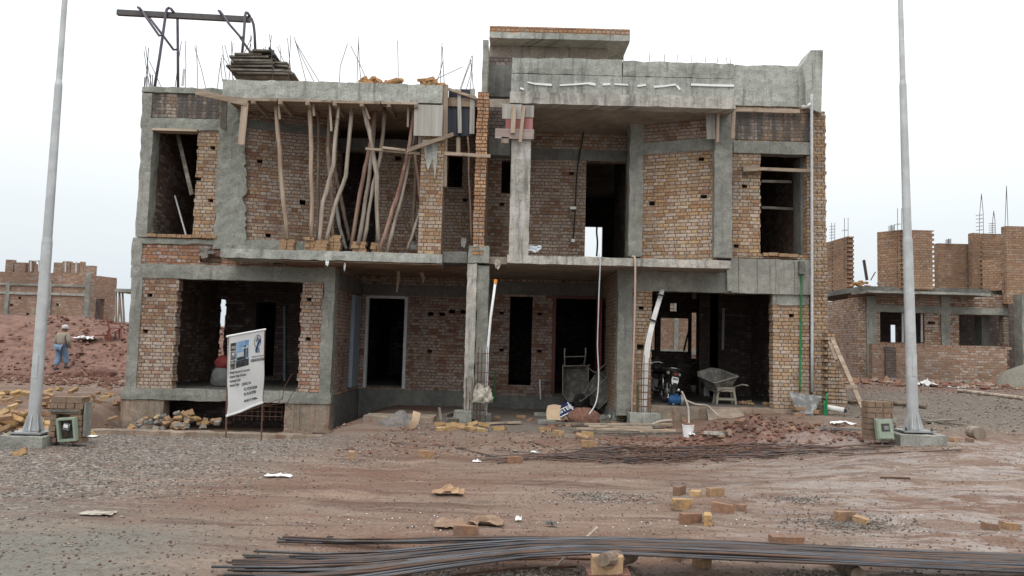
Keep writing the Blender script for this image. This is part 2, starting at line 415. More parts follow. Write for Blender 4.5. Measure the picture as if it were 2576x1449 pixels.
class MB:
    def __init__(s): s.v, s.f, s.m, s.sm = [], [], [], False

    def add(s, vs, fs, mi=0):
        b = len(s.v)
        s.v += [Vector(a) for a in vs]
        s.f += [tuple(b + i for i in f) for f in fs]
        s.m += [mi] * len(fs)
        return s

    def box(s, x0, x1, y0, y1, z0, z1, mi=0):
        if x0 > x1: x0, x1 = x1, x0
        if y0 > y1: y0, y1 = y1, y0
        if z0 > z1: z0, z1 = z1, z0
        v = [(x0, y0, z0), (x1, y0, z0), (x1, y1, z0), (x0, y1, z0), (x0, y0, z1), (x1, y0, z1), (x1, y1, z1), (x0, y1, z1)]
        return s.add(v, [(0, 3, 2, 1), (4, 5, 6, 7), (0, 1, 5, 4), (1, 2, 6, 5), (2, 3, 7, 6), (3, 0, 4, 7)], mi)

    def obox(s, c, sx, sy, sz, mat=None, mi=0):
        """box of full sizes centred on c, turned by mat (3x3)"""
        v = []
        for k in (-1, 1):
            for a, b in ((-1, -1), (1, -1), (1, 1), (-1, 1)):
                p = Vector((a * sx / 2, b * sy / 2, k * sz / 2))
                v.append(Vector(c) + (mat @ p if mat else p))
        return s.add(v, [(0, 3, 2, 1), (4, 5, 6, 7), (0, 1, 5, 4), (1, 2, 6, 5), (2, 3, 7, 6), (3, 0, 4, 7)], mi)

    def rbox(s, x0, x1, y0, y1, z0, z1, st=0.16, amp=0.010, mi=0, edge=0.0):
        """box with a fine skin whose points wander a little: cast concrete, broken edges"""
        if x0 > x1: x0, x1 = x1, x0
        if y0 > y1: y0, y1 = y1, y0
        if z0 > z1: z0, z1 = z1, z0
        n = [max(1, min(70, int(round((b - a) / st)))) for a, b in ((x0, x1), (y0, y1), (z0, z1))]
        idx, vs, fs = {}, [], []
        lo, sz = Vector((x0, y0, z0)), Vector((x1 - x0, y1 - y0, z1 - z0))

        def vid(i, j, k):
            t = (i, j, k)
            if t not in idx:
                p = lo + Vector((sz.x * i / n[0], sz.y * j / n[1], sz.z * k / n[2]))
                q = mnoise.noise_vector(p * 5.3) * amp + mnoise.noise_vector(p * 17.0) * amp * 0.6
                ne = (i in (0, n[0])) + (j in (0, n[1])) + (k in (0, n[2]))
                if edge and ne >= 2:
                    c = lo + sz * 0.5
                    e = max(0.0, mnoise.noise(p * 4.1) + 0.15) * edge
                    for a in range(3):
                        if (a == 0 and i in (0, n[0])) or (a == 1 and j in (0, n[1])) or (a == 2 and k in (0, n[2])):
                            q[a] += -math.copysign(e, p[a] - c[a])
                idx[t] = len(vs); vs.append(p + q)
            return idx[t]
        for i in range(n[0]):
            for k in range(n[2]):
                fs.append((vid(i, 0, k), vid(i + 1, 0, k), vid(i + 1, 0, k + 1), vid(i, 0, k + 1)))
                fs.append((vid(i, n[1], k + 1), vid(i + 1, n[1], k + 1), vid(i + 1, n[1], k), vid(i, n[1], k)))
            for j in range(n[1]):
                fs.append((vid(i, j + 1, 0), vid(i + 1, j + 1, 0), vid(i + 1, j, 0), vid(i, j, 0)))
                fs.append((vid(i, j, n[2]), vid(i + 1, j, n[2]), vid(i + 1, j + 1, n[2]), vid(i, j + 1, n[2])))
        for j in range(n[1]):
            for k in range(n[2]):
                fs.append((vid(0, j, k + 1), vid(0, j + 1, k + 1), vid(0, j + 1, k), vid(0, j, k)))
                fs.append((vid(n[0], j, k), vid(n[0], j + 1, k), vid(n[0], j + 1, k + 1), vid(n[0], j, k + 1)))
        return s.add(vs, fs, mi)

    def tube(s, pts, r, n=8, mi=0, caps=True):
        """tube through pts; r a number or one radius per point"""
        pts = [Vector(p) for p in pts]
        rs = r if isinstance(r, (list, tuple)) else [r] * len(pts)
        vs, fs = [], []
        ref = None
        for i, p in enumerate(pts):
            t = (pts[min(i + 1, len(pts) - 1)] - pts[max(i - 1, 0)]).normalized()
            if ref is None:
                ref = t.cross(Vector((0, 0, 1)) if abs(t.z) < 0.9 else Vector((1, 0, 0))).normalized()
            ref = (ref - t * ref.dot(t)).normalized()
            b = t.cross(ref)
            for j in range(n):
                a = 2 * math.pi * j / n
                vs.append(p + (ref * math.cos(a) + b * math.sin(a)) * rs[i])
        for i in range(len(pts) - 1):
            for j in range(n):
                k = (j + 1) % n
                fs.append((i * n + j, i * n + k, (i + 1) * n + k, (i + 1) * n + j))
        if caps:
            fs.append(tuple(range(n - 1, -1, -1)))
            fs.append(tuple(range((len(pts) - 1) * n, len(pts) * n)))
        return s.add(vs, fs, mi)

    def bar(s, a, b, wx, wy, mi=0, up=(0, 1, 0)):
        """squared timber from a to b; wx across, wy along 'up'"""
        a, b = Vector(a), Vector(b)
        t = (b - a).normalized()
        uy = Vector(up); uy = (uy - t * uy.dot(t)).normalized(); ux = uy.cross(t)
        vs = []
        for p in (a, b):
            for i, j in ((-1, -1), (1, -1), (1, 1), (-1, 1)): vs.append(p + ux * i * wx / 2 + uy * j * wy / 2)
        return s.add(vs, [(0, 3, 2, 1), (4, 5, 6, 7), (0, 1, 5, 4), (1, 2, 6, 5), (2, 3, 7, 6), (3, 0, 4, 7)], mi)

    def lathe(s, prof, c=(0, 0, 0), n=16, mi=0, axis='z'):
        """prof: (radius, height) list turned round an axis through c"""
        vs, fs = [], []
        for r, h in prof:
            for j in range(n):
                a = 2 * math.pi * j / n
                q = (r * math.cos(a), r * math.sin(a), h)
                if axis == 'y': q = (q[0], q[2], q[1])
                if axis == 'x': q = (q[2], q[0], q[1])
                vs.append(Vector(c) + Vector(q))
        for i in range(len(prof) - 1):
            for j in range(n):
                k = (j + 1) % n
                fs.append((i * n + j, i * n + k, (i + 1) * n + k, (i + 1) * n + j))
        if prof[0][0] > 1e-4: fs.append(tuple(range(n - 1, -1, -1)))
        if prof[-1][0] > 1e-4: fs.append(tuple(range((len(prof) - 1) * n, len(prof) * n)))
        return s.add(vs, fs, mi)

    def poly(s, pts, y0, y1, mi=0):
        """outline (x, z) pushed from depth y0 to y1"""
        n = len(pts)
        v = [(x, y0, z) for x, z in pts] + [(x, y1, z) for x, z in pts]
        f = [tuple(range(n)), tuple(range(2 * n - 1, n - 1, -1))] + [(i, i + n, (i + 1) % n + n, (i + 1) % n) for i in range(n)]
        return s.add(v, f, mi)

    def grid(s, fn, nu, nv, mi=0):
        vs = [fn(i / nu, j / nv) for j in range(nv + 1) for i in range(nu + 1)]
        fs = [(j * (nu + 1) + i, j * (nu + 1) + i + 1, (j + 1) * (nu + 1) + i + 1, (j + 1) * (nu + 1) + i) for j in range(nv) for i in range(nu)]
        return s.add(vs, fs, mi)

    def wall(s, T, u0, u1, z0, z1, th, holes=(), mi=0):
        """wall with real openings. T(u, d, z) -> world; holes (ua, ub, za, zb)"""
        us = sorted({round(a, 4) for h in holes for a in h[:2] if u0 < a < u1} | {u0, u1})
        zs = sorted({round(a, 4) for h in holes for a in h[2:4] if z0 < a < z1} | {z0, z1})

        def solid(i, k):
            if not (0 <= i < len(us) - 1 and 0 <= k < len(zs) - 1): return False
            uc, zc = (us[i] + us[i + 1]) / 2, (zs[k] + zs[k + 1]) / 2
            return not any(h[0] < uc < h[1] and h[2] < zc < h[3] for h in holes)
        idx, vs, fs = {}, [], []

        def vid(i, d, k):
            t = (i, d, k)
            if t not in idx: idx[t] = len(vs); vs.append(T(us[i], th * d, zs[k]))
            return idx[t]
        for i in range(len(us) - 1):
            for k in range(len(zs) - 1):
                if not solid(i, k): continue
                fs.append((vid(i, 0, k), vid(i + 1, 0, k), vid(i + 1, 0, k + 1), vid(i, 0, k + 1)))
                fs.append((vid(i, 1, k + 1), vid(i + 1, 1, k + 1), vid(i + 1, 1, k), vid(i, 1, k)))
                if not solid(i - 1, k): fs.append((vid(i, 1, k), vid(i, 0, k), vid(i, 0, k + 1), vid(i, 1, k + 1)))
                if not solid(i + 1, k): fs.append((vid(i + 1, 0, k), vid(i + 1, 1, k), vid(i + 1, 1, k + 1), vid(i + 1, 0, k + 1)))
                if not solid(i, k - 1): fs.append((vid(i, 1, k), vid(i + 1, 1, k), vid(i + 1, 0, k), vid(i, 0, k)))
                if not solid(i, k + 1): fs.append((vid(i, 0, k + 1), vid(i + 1, 0, k + 1), vid(i + 1, 1, k + 1), vid(i, 1, k + 1)))
        return s.add(vs, fs, mi)

    def build(s, name, mats, parent=None, smooth=False, label=None, cat=None, group=None, kind=None, origin=None):
        me = bpy.data.meshes.new(name)
        off = org(parent) if parent else (Vector(origin) if origin is not None else Vector((0, 0, 0)))
        me.from_pydata([tuple(v - off) for v in s.v], [], s.f)
        if not isinstance(mats, (list, tuple)): mats = [mats]
        for m in mats: me.materials.append(M[m] if isinstance(m, str) else m)
        if len(mats) > 1: me.polygons.foreach_set('material_index', s.m)
        if smooth: me.polygons.foreach_set('use_smooth', [True] * len(me.polygons))
        me.update()
        o = bpy.data.objects.new(name, me)
        COL.objects.link(o)
        if parent: o.parent = parent
        elif origin is not None: o.location = origin; ORG[o.name] = Vector(origin)
        return props(o, label, cat, group, kind)


def islands(mb, name, *a, **kw):
    """one object for every connected piece"""
    par = list(range(len(mb.v)))

    def find(i):
        while par[i] != i: par[i] = par[par[i]]; i = par[i]
        return i
    for f in mb.f:
        r0 = find(f[0])
        for q in f[1:]: par[find(q)] = r0
    g = {}
    for i, f in enumerate(mb.f): g.setdefault(find(f[0]), []).append(i)
    for fs in g.values():
        m = MB(); mp = {}
        for i in fs:
            t = []
            for q in mb.f[i]:
                if q not in mp: mp[q] = len(m.v); m.v.append(mb.v[q])
                t.append(mp[q])
            m.f.append(tuple(t)); m.m.append(mb.m[i])
        m.build(name, *a, **kw)


def flat(Y): return lambda u, d, z: Vector((u, Y + d, z))
def sidew(x, sgn=1): return lambda u, d, z: Vector((x + d * sgn, u, z))


def slanted(a, b):
    """u runs from plan point a to plan point b, depth to the left-hand rear"""
    a, b = Vector((a[0], a[1], 0)), Vector((b[0], b[1], 0))
    t = (b - a).normalized(); nrm = Vector((-t.y, t.x, 0))
    if nrm.y < 0: nrm = -nrm
    return (lambda u, d, z: a + t * u + nrm * d + Vector((0, 0, z))), (b - a).length


CRS = 0.083


def teeth(ua, ub, za, zb, jl=0.05, jr=0.05, steps=3, rng=random):
    """an opening whose brick sides stick out unevenly course by course"""
    out = []
    k0, k1 = math.floor(za / CRS), math.ceil(zb / CRS)
    for k in range(k0, k1):
        a, b = max(za, k * CRS), min(zb, (k + 1) * CRS)
        if b - a < 0.003: continue
        out.append((ua + rng.randrange(steps) * jl / steps, ub - rng.randrange(steps) * jr / steps, a, b))
    return out


def hole(px, py, Y, wd=0.12, h=0.083):
    p = P(px, py, Y)
    k = round((p.z - CRS / 2) / CRS) * CRS
    return (p.x - wd / 2, p.x + wd / 2, k, k + h)


def copy_tree(o, parent=None):
    c = o.copy(); COL.objects.link(c)
    if parent: c.parent = parent
    for ch in list(o.children): copy_tree(ch, c)
    return c


# ------------------------------------------------------------------ ground
def S(t):
    t = max(0.0, min(1.0, t)); return t * t * (3 - 2 * t)


def gz(x, y, fine=True):
    z = 0.33 * S((x - 2.5) / 4.0) * S((y - 8.0) / 4.0)
    z += 0.50 * S((y - 13.5) / 9.0) * S((x - 7.6) / 1.5)
    z -= 0.46 * S((y - 12.6) / 2.6) * S((-2.9 - x) / 1.6) * S((x + 9.6) / 1.0)
    z += 2.25 * S((y - 27.5) / 8.5) * S((-8.2 - x) / 2.5) * (0.82 + 0.18 * S((-x - 16) / 8))
    z += 0.12 * S((y - 14) / 6) * S((-9.0 - x) / 1.5)
    # heaps of red spoil in front of the right-hand house
    for cx, cy, rx, ry, h in ((4.35, 12.9, 0.7, 0.5, 0.34), (3.55, 13.3, 0.55, 0.45, 0.24), (5.1, 12.5, 0.55, 0.45, 0.17), (2.6, 12.7, .6, .4, .13), (1.6, 12.2, 1.0, 0.5, 0.10), (-0.4, 12.0, 1.4, 0.5, 0.06), (-4.6, 16.2, 0.5, 0.35, 0.22), (6.9, 12.0, 0.9, 0.6, 0.05)):
        d = ((x - cx) / rx) ** 2 + ((y - cy) / ry) ** 2
        if d < 9: z += h * math.exp(-d) * (1 + (.55 * mnoise.fractal(Vector((x, y, 1)) * 4.2, .8, 2.1, 3) if fine else 0))
    if fine:
        p = Vector((x, y, 0))
        a = 0.018 + 0.05 * S((y - 26) / 4) * S((-8 - x) / 2)
        if abs(x) < 14 and y < 22: a += 0.045 * S((y - 11.0) / 1.2) * S((x + 2.5) / 2) * (1 - .6 * S((y - 14.2) / 1))
        z += mnoise.fractal(p * 0.55, 1.0, 2.0, 3) * 0.03 * S((30 - y) / 10)
        z += mnoise.fractal(p * 2.3, 1.0, 2.0, 4) * a
        z += mnoise.fractal(Vector((x * 1.1, y * 3.2, 2.0)), 1.0, 2.0, 4) * 0.010 * S((11 - y) / 3)
        for yr, sl_ in ((6.9, .05), (8.55, .06), (9.7, -.04)):
            d = (y - yr - sl_ * x - .25 * mnoise.noise(Vector((x * .25, yr, 0)))) / .13
            if abs(d) < 3: z -= .030 * math.exp(-d * d) * (.6 + .8 * mnoise.noise(Vector((x * .7, yr, 5)))) - .014 * math.exp(-(abs(d) - 1.7) ** 2 * 2)
        if y > 26 and x < -8:
            z += (mnoise.fractal(p * 1.1 + Vector((5, 0, 0)), 0.8, 2.1, 5) * 0.22 + abs(mnoise.noise(p * 3.1)) * 0.12) * S((y - 27) / 3) * S((-8 - x) / 2)
    return z


def gp(px, py, zoff=0.0):
    """where a sight line through a measured point meets the ground"""
    d = FW + RT * ((px - 1288) / F) - UP * ((py - 724.5) / F)
    y = 4.0
    while y < 60:
        p = Vector((0, 0, HC)) + d * (y / d.y)
        if p.z <= gz(p.x, p.y, False) + zoff: return Vector((p.x, p.y, gz(p.x, p.y)))
        y += 0.04
    return Vector((0, 20, 0))


def axis(lo, hi, st, far, grow=1.18):
    a = [lo]
    while a[-1] < hi: a.append(a[-1] + st)
    s_ = st
    while a[-1] < far: s_ *= grow; a.append(a[-1] + s_)
    s_ = st; b = [lo]
    while b[0] > -far: s_ *= grow; b.insert(0, b[0] - s_)
    return b[:-1] + a


gx = axis(-12.0, 12.0, 0.085, 900)
gy = axis(4.0, 21.0, 0.085, 900, 1.05)
gy = [v for v in gy if v > -60]
g = MB()
nx = len(gx)
g.v = [Vector((x, y, gz(x, y))) for y in gy for x in gx]
g.f = [(j * nx + i, j * nx + i + 1, (j + 1) * nx + i + 1, (j + 1) * nx + i) for j in range(len(gy) - 1) for i in range(nx - 1)]
g.m = [0] * len(g.f)


def ground_mat():
    k = NT('ground'); v = k.pos(); p = k.sep(v)
    st = k.vscale(v, (0.55, 1.6, 1.0))
    n1 = k.noise(st, 0.55, 5, 0.62, 0.6)
    n2 = k.noise(v, 2.6, 5, 0.68)
    n3 = k.noise(v, 26, 4, 0.7)
    n4 = k.noise(k.vscale(v, (1.2, 6.0, 1)), 1.0, 5, 0.68, 0.4)
    c = k.mix(k.step(n1, 0.36, 0.64), (0.155, 0.090, 0.063), (0.205, 0.150, 0.115))
    c = k.mix(k.math('MULTIPLY', k.step(n4, 0.52, 0.72), 0.55), c, (0.30, 0.235, 0.185))
    # gravel areas: left foreground sweep and a band at the right rear
    gl = k.math('ADD', k.math('MULTIPLY', p[0], 0.62), k.math('MULTIPLY', p[1], -0.16))
    gl = k.math('ADD', gl, k.math('MULTIPLY', n2, 1.6))
    gm = k.math('SUBTRACT', 1.0, k.step(gl, -3.6, -2.2))
    gm = k.math('MULTIPLY', gm, k.step(k.math('ADD', p[1], k.math('MULTIPLY', n2, 2.0)), 7.3, 8.8))
    gm = k.math('MULTIPLY', gm, k.math('SUBTRACT', 1.0, k.step(p[1], 13.2, 14.6)))
    gr = k.math('MULTIPLY', k.step(p[1], 14.0, 16.0), k.step(p[0], 6.5, 8.5))
    g2 = k.math('MULTIPLY', k.math('SUBTRACT', 1.0, k.step(k.math('ADD', p[1], n2), 5.9, 6.5)), k.step(k.math('ADD', p[0], n2), -0.6, 0.6))
    gm = k.math('MAXIMUM', gm, k.math('MAXIMUM', k.math('MULTIPLY', gr, 0.7), k.math('MULTIPLY', g2, 0.8)))
    peb = k.voro(v, 26, out='Color'); pd = k.voro(v, 26)
    pc = k.ramp(k.sep(peb)[0], [(0, (0.085, 0.072, 0.062)), (0.6, (0.175, 0.15, 0.128)), (1, (0.33, 0.30, 0.26))])
    c = k.mix(k.math('MULTIPLY', gm, k.step(n2, 0.25, 0.55)), c, pc)
    # grey-green cement drag in the near left corner, dark stain by the banner
    gg = k.math('MULTIPLY', k.math('SUBTRACT', 1.0, k.step(k.math('ADD', p[1], k.math('MULTIPLY', n1, 2.4)), 7.6, 9.0)), k.math('SUBTRACT', 1.0, k.step(p[0], -3.4, -1.6)))
    c = k.mix(k.math('MULTIPLY', gg, 0.85), c, (0.145, 0.145, 0.125))
    rg_ = k.math('MULTIPLY', k.step(p[1], 12.5, 15.0), k.step(p[0], 6.6, 8.0))
    c = k.mix(k.math('MULTIPLY', rg_, 0.6), c, (0.13, 0.115, 0.092))
    rr_ = k.math('MULTIPLY', k.step(k.math('ADD', p[1], k.math('MULTIPLY', n2, 3.0)), 20.6, 22.2), k.step(p[0], 6.8, 8.0))
    c = k.mix(k.math('MULTIPLY', rr_, 0.8), c, (0.16, 0.085, 0.062))
    # house apron: cement dust
    ap = k.math('MULTIPLY', k.step(p[1], 14.0, 15.2), k.math('SUBTRACT', 1.0, k.step(k.math('ABSOLUTE', k.math('SUBTRACT', p[0], 0.6)), 1.9, 2.7)))
    c = k.mix(k.math('MULTIPLY', ap, 0.85), c, (0.15, 0.13, 0.11))
    # red spoil: left hill and the heaps
    hill = k.math('MULTIPLY', k.step(p[1], 25.0, 28.0), k.math('SUBTRACT', 1.0, k.step(p[0], -9.5, -7.0)))
    rd = k.mix(k.step(n2, 0.3, 0.7), (0.105, 0.052, 0.040), (0.225, 0.125, 0.092))
    sp = k.math('MULTIPLY', k.step(k.math('ADD', p[1], k.math('MULTIPLY', n2, 1.5)), 12.6, 13.1), k.math('SUBTRACT', 1.0, k.step(k.math('ADD', p[1], n2), 14.2, 15.0)))
    sp = k.math('MULTIPLY', sp, k.math('MULTIPLY', k.step(p[0], 2.0, 3.2), k.math('SUBTRACT', 1.0, k.step(p[0], 5.4, 6.6))))
    c = k.mix(k.math('MAXIMUM', hill, k.math('MULTIPLY', sp, 0.9)), c, rd)
    # wet red-brown ruts and drag marks along the road
    rt = k.noise(k.vscale(v, (0.30, 2.6, 1.0)), 1.0, 5, 0.66, 0.5)
    near = k.math('SUBTRACT', 1.0, k.step(p[1], 10.5, 12.5))
    rm = k.math('MULTIPLY', k.math('MULTIPLY', k.step(rt, 0.53, 0.63), near), k.math('SUBTRACT', 1.0, k.math('MULTIPLY', gm, 0.8)))
    c = k.mix(k.math('MULTIPLY', rm, 0.85), c, (0.105, 0.056, 0.039))
    r3 = k.noise(k.vadd(k.vscale(v, (0.35, 2.2, 1.0)), (3.0, 8.0, 0)), 1.0, 4, 0.6, 0.4)
    c = k.mix(k.math('MULTIPLY', k.math('MULTIPLY', k.step(r3, 0.56, 0.66), near), 0.55), c, (0.275, 0.195, 0.145))
    r2 = k.noise(k.vscale(v, (1.4, 5.0, 1.0)), 1.3, 6, 0.75, 0.8)
    c = k.mix(k.math('MULTIPLY', k.step(r2, 0.53, 0.64), 0.6), c, (0.085, 0.060, 0.046))
    # pale wet slurry, right side of the road
    wet = k.math('MULTIPLY', k.step(k.math('ADD', k.math('MULTIPLY', p[0], 0.5), k.math('MULTIPLY', n4, 2.4)), 1.7, 3.4), k.math('SUBTRACT', 1.0, k.step(p[1], 11.0, 14.0)))
    w2 = k.noise(k.vadd(k.vscale(v, (1.0, 3.4, 1.0)), (2.0, 4.0, 0)), 1.0, 7, 0.74, 1.2)
    wet2 = k.math('MULTIPLY', wet, k.step(w2, 0.44, 0.58))
    c = k.mix(k.math('MULTIPLY', wet2, 0.7), c, (0.30, 0.262, 0.235))
    c = k.mix(k.math('MULTIPLY', k.math('MULTIPLY', wet, k.step(k.noise(k.vscale(v, (0.4, 1.6, 1)), 1.7, 5, 0.7), 0.58, 0.68)), 0.6), c, (0.12, 0.095, 0.08))
    c = k.mix(1.0, c, k.ramp(n3, [(0.25, 0.66), (0.75, 1.22)]), 'MULTIPLY')
    c = k.mix(k.math('MULTIPLY', k.step(k.noise(v, 11, 4, 0.75), 0.56, 0.68), 0.6), c, (0.085, 0.055, 0.042))
    # small pale grit everywhere
    gs = k.math('MULTIPLY', k.math('SUBTRACT', 1.0, k.step(k.voro(v, 17), 0.10, 0.17)), k.step(n2, 0.45, 0.6))
    c = k.mix(k.math('MULTIPLY', gs, 0.55), c, (0.36, 0.32, 0.28))
    rough = k.math('SUBTRACT', k.math('SUBTRACT', 0.95, k.math('MULTIPLY', rm, 0.4)), k.math('MULTIPLY', wet2, 0.5))
    h = k.math('ADD', k.math('MULTIPLY', n2, 0.8), k.math('ADD', k.math('MULTIPLY', n3, 0.5), k.math('MULTIPLY', k.math('MULTIPLY', gm, k.math('SUBTRACT', 1.0, pd)), 0.8)))
    return k.done(c, rough, h, 0.9, 0.035, spec=0.35)


M['ground'] = ground_mat()
g.build('ground', 'ground', smooth=True, kind='structure', label='muddy building site ground with gravel patches and red spoil')


# ------------------------------------------------------------------ the two unfinished houses
YW, YB, YR, YE = 17.2, 16.3, 20.2, 27.0       # facade, balcony front, porch rear wall, house rear
XL, XM, XR = X(330, 700, YW), X(1207, 430, YB), X(2062, 600, YW)
xPL, xPR = X(838, 850, YW), X(1552, 850, YW)   # porch side walls
ZF0L, ZF0R = Z(440, 978, YW), Z(1790, 1022, YW)
ZS1 = Z(830, 631, YB)                          # first floor, top of slab
ZS1b = Z(830, 655, YB)
ZS1R, ZS1bR = Z(1556, 648, YB), Z(1556, 669, YB)
ZRl, ZRbl = Z(830, 206, YB), Z(830, 252, YB)   # left roof beam
ZRb = Z(1566, 268, YB)                         # right roof soffit
LH = thing('unfinished_house', 'unplastered brick house with timber props under its upper balcony and rebar on the roof', 'house', (XL, YW, 0))
RH = thing('unfinished_house', 'brick house with finished concrete parapet and open garage', 'house', (XM, YW, 0))


def rb(mb, px0, px1, py0, py1, Y0, Y1, st=0.16, amp=0.010, edge=0.02, pyx=None):
    ym = (py0 + py1) / 2 if pyx is None else pyx
    xm = (px0 + px1) / 2
    return mb.rbox(X(px0, ym, Y0), X(px1, ym, Y0), Y0, Y1, Z(xm, py1, Y0), Z(xm, py0, Y0), st, amp, 0, edge)


def H(px0, px1, py0, py1, Y):
    ym, xm = (py0 + py1) / 2, (px0 + px1) / 2
    return (X(px0, ym, Y), X(px1, ym, Y), Z(xm, py1, Y), Z(xm, py0, Y))


# ---- left house, ground floor
z_lint, z_lt = Z(585, 705, YW), Z(585, 668, YW)
a = H(441, 752, 705, 978, YW)
op = teeth(a[0] - .02, a[1] + .04, ZF0L, z_lint, .05, .06)
x0, x1 = X(350, 840, YW), X(808, 840, YW)
mb = MB().wall(flat(YW), x0, x1, ZF0L, z_lint, .23, op + [hole(377, 741, YW), hole(365, 837, YW), hole(777, 757, YW), hole(775, 852, YW)])
islands(mb, 'brick_wall', 'brick_mix', LH)
MB().wall(flat(YW - .004), X(756, 840, YW), X(809, 840, YW), ZF0L + .01, z_lint - .6, .02, [hole(777, 757, YW), hole(775, 852, YW)]).build('limed_brick_face', 'brick_white', LH)
mb = MB(); rb(mb, 322, 351, 668, 978, YW - .03, YW + .3, edge=.03, pyx=830); mb.build('corner_column', 'conc', LH)
mb = MB(); rb(mb, 807, 838, 668, 1000, YW - .03, YW + .3, edge=.035, pyx=830); mb.build('column', 'conc', LH)
mb = MB(); mb.rbox(X(330, 690, YW), xPL + .0, YW - .025, YW + .25, z_lint, z_lt, .14, .012, 0, .02); mb.build('lintel_beam', 'conc', LH)
mb = MB().wall(flat(YW + .005), X(357, 640, YW), xPL, z_lt, Z(450, 600, YW), .22, [hole(530, 655, YW, .5, .14), hole(700, 662, YW, .25, .083)]); mb.build('spandrel_wall', 'brick_red', LH)
mb = MB(); rb(mb, 330, 357, 596, 668, YW - .03, YW + .3); mb.build('corner_column', 'conc', LH)
mb = MB(); rb(mb, 357, 556, 601, 615, YW - .03, YW + .2, .12, .018, .03); mb.build('floor_band', 'conc_green', LH)
mb = MB(); mb.rbox(XL - .05, xPL + .02, YW - .06, YW + .25, Z(560, 1010, YW), ZF0L, .15, .012, 0, .025); mb.build('plinth_beam', 'conc', LH)
mb = MB(); mb.rbox(XL - .06, X(412, 1030, YW), YW - .03, YW + .3, -.75, Z(560, 1010, YW), .18, .015, 0, .03)
mb.build('foundation', 'conc_mud', LH)
mb = MB(); mb.rbox(X(716, 1040, YW), xPL, YW - .03, YW + .3, -.85, Z(560, 1010, YW), .18, .015, 0, .03)
mb.build('foundation', 'conc_mud', LH)
# porch side wall and rear wall (left half)
zso = ZS1b + .0
mb = MB().wall(sidew(xPL, -1), YW + .28, YR, ZF0L - .1, zso, .23, [(18.95, 19.75, ZF0L, Z(896, 742, 19.2))]); mb.build('porch_side_wall', 'brick_porch', LH)
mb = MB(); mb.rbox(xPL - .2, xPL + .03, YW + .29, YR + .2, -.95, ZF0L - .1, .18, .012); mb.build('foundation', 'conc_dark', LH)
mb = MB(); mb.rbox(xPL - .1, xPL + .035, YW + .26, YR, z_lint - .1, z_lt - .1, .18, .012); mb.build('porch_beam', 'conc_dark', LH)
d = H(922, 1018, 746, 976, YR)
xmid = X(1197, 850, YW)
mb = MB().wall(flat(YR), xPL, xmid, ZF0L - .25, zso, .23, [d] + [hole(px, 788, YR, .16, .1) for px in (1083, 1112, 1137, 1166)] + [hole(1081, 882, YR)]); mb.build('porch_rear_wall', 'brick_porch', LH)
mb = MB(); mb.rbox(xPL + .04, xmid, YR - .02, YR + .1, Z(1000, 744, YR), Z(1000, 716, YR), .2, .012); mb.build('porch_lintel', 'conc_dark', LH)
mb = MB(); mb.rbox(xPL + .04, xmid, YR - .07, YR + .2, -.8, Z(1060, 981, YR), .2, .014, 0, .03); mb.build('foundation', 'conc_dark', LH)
fr = MB()
for q in ((d[0] - .05, d[0] + .03, d[2], d[3]), (d[1] - .03, d[1] + .05, d[2], d[3])): fr.box(q[0], q[1], YR - .035, YR + .1, q[2], q[3])
fr.box(d[0] + .03, d[1] - .03, YR - .03, YR + .1, d[3] - .05, d[3] + .02)
df = fr.build('door_frame', 'frame_grey', LH)
fb = MB().box(xPL + .01, xPL + .10, 18.97, 19.72, ZF0L + .02, Z(896, 742, 19.2) - .01); fb.build('steel_door_leaf', 'frame_blue', LH)
# rebar grid in the basement opening
gr = MB()
for i in range(9): gr.tube([P(590 + i * 15, 1014, YW + .12), P(588 + i * 15, 1058, YW + .12)], .008, 5)
for j in (1020, 1033, 1045): gr.tube([P(585, j, YW + .10), P(712, j + 4, YW + .10)], .008, 5)
for (p0, p1, p2) in (((700, 1005), (640, 1028), (560, 1040)), ((725, 1012), (660, 1022), (600, 1030)), ((710, 1002), (700, 1012), (640, 1020))):
    gr.tube([P(*p0, YW - .25), P(*p1, YW - .05), P(*p2, YW + .3)], .007, 5)
gr.build('basement_rebar_grid', 'rebar_rust', LH)
gr = MB()
gr.tube([P(762, 965, YW - .2), P(735, 990, YW - .3), P(720, 1020, YW - .2), P(735, 1030, YW - .1)], .008, 5)
gr.tube([P(735, 940, YW - .5), P(715, 975, YW - .35), P(710, 1005, YW - .15)], .009, 5)
for px in (738, 752): gr.tube([P(px + 4, 1010, YW - .1), P(px, 1080, YW - .12)], .006, 5)
gr.build('foundation_starter_bar', 'rebar_rust', LH)

# ---- left house: balcony slab, first floor
sl = MB(); sl.rbox(X(553, 640, YB), X(1112, 650, YB), YB, YW + .1, ZS1b, ZS1, .14, .012, 0, .02)
sl.build('balcony_slab', 'conc_light', LH)
sl = MB(); sl.box(XL + .1, XM - .02, YW + .12, YE, ZS1b + .003, ZS1 - .003); sl.build('floor_slab', 'soffit_brown', LH)
sl = MB(); sl.rbox(X(700, 655, YB), X(1112, 650, YB), YB + .05, YW + .1, ZS1b - .035, ZS1b - .012, .3, .004); sl.build('soffit_shuttering', 'soffit_brown', LH)
sl = MB(); rb(sl, 1113, 1176, 632, 661, YB + .12, YW, .12, .012, .02); sl.build('edge_beam', 'conc_dark', LH)
sl = MB(); rb(sl, 560, 800, 604, 630, YW - .05, YW + .1, .12, .014, .02); sl.build('upstand', 'conc', LH)
zt = Z(450, 222, YW)
w1 = H(377, 488, 327, 591, YW)
op = teeth(w1[0], w1[1] + .05, w1[2], w1[3], 0.001, .04)
mb = MB().wall(flat(YW), X(360, 450, YW), X(546, 450, YW), Z(450, 600, YW), zt - .04, .23, op + [hole(535, 375, YW), hole(500, 447, YW), hole(530, 502, YW)])
islands(mb, 'brick_wall', 'brick_tan', LH)
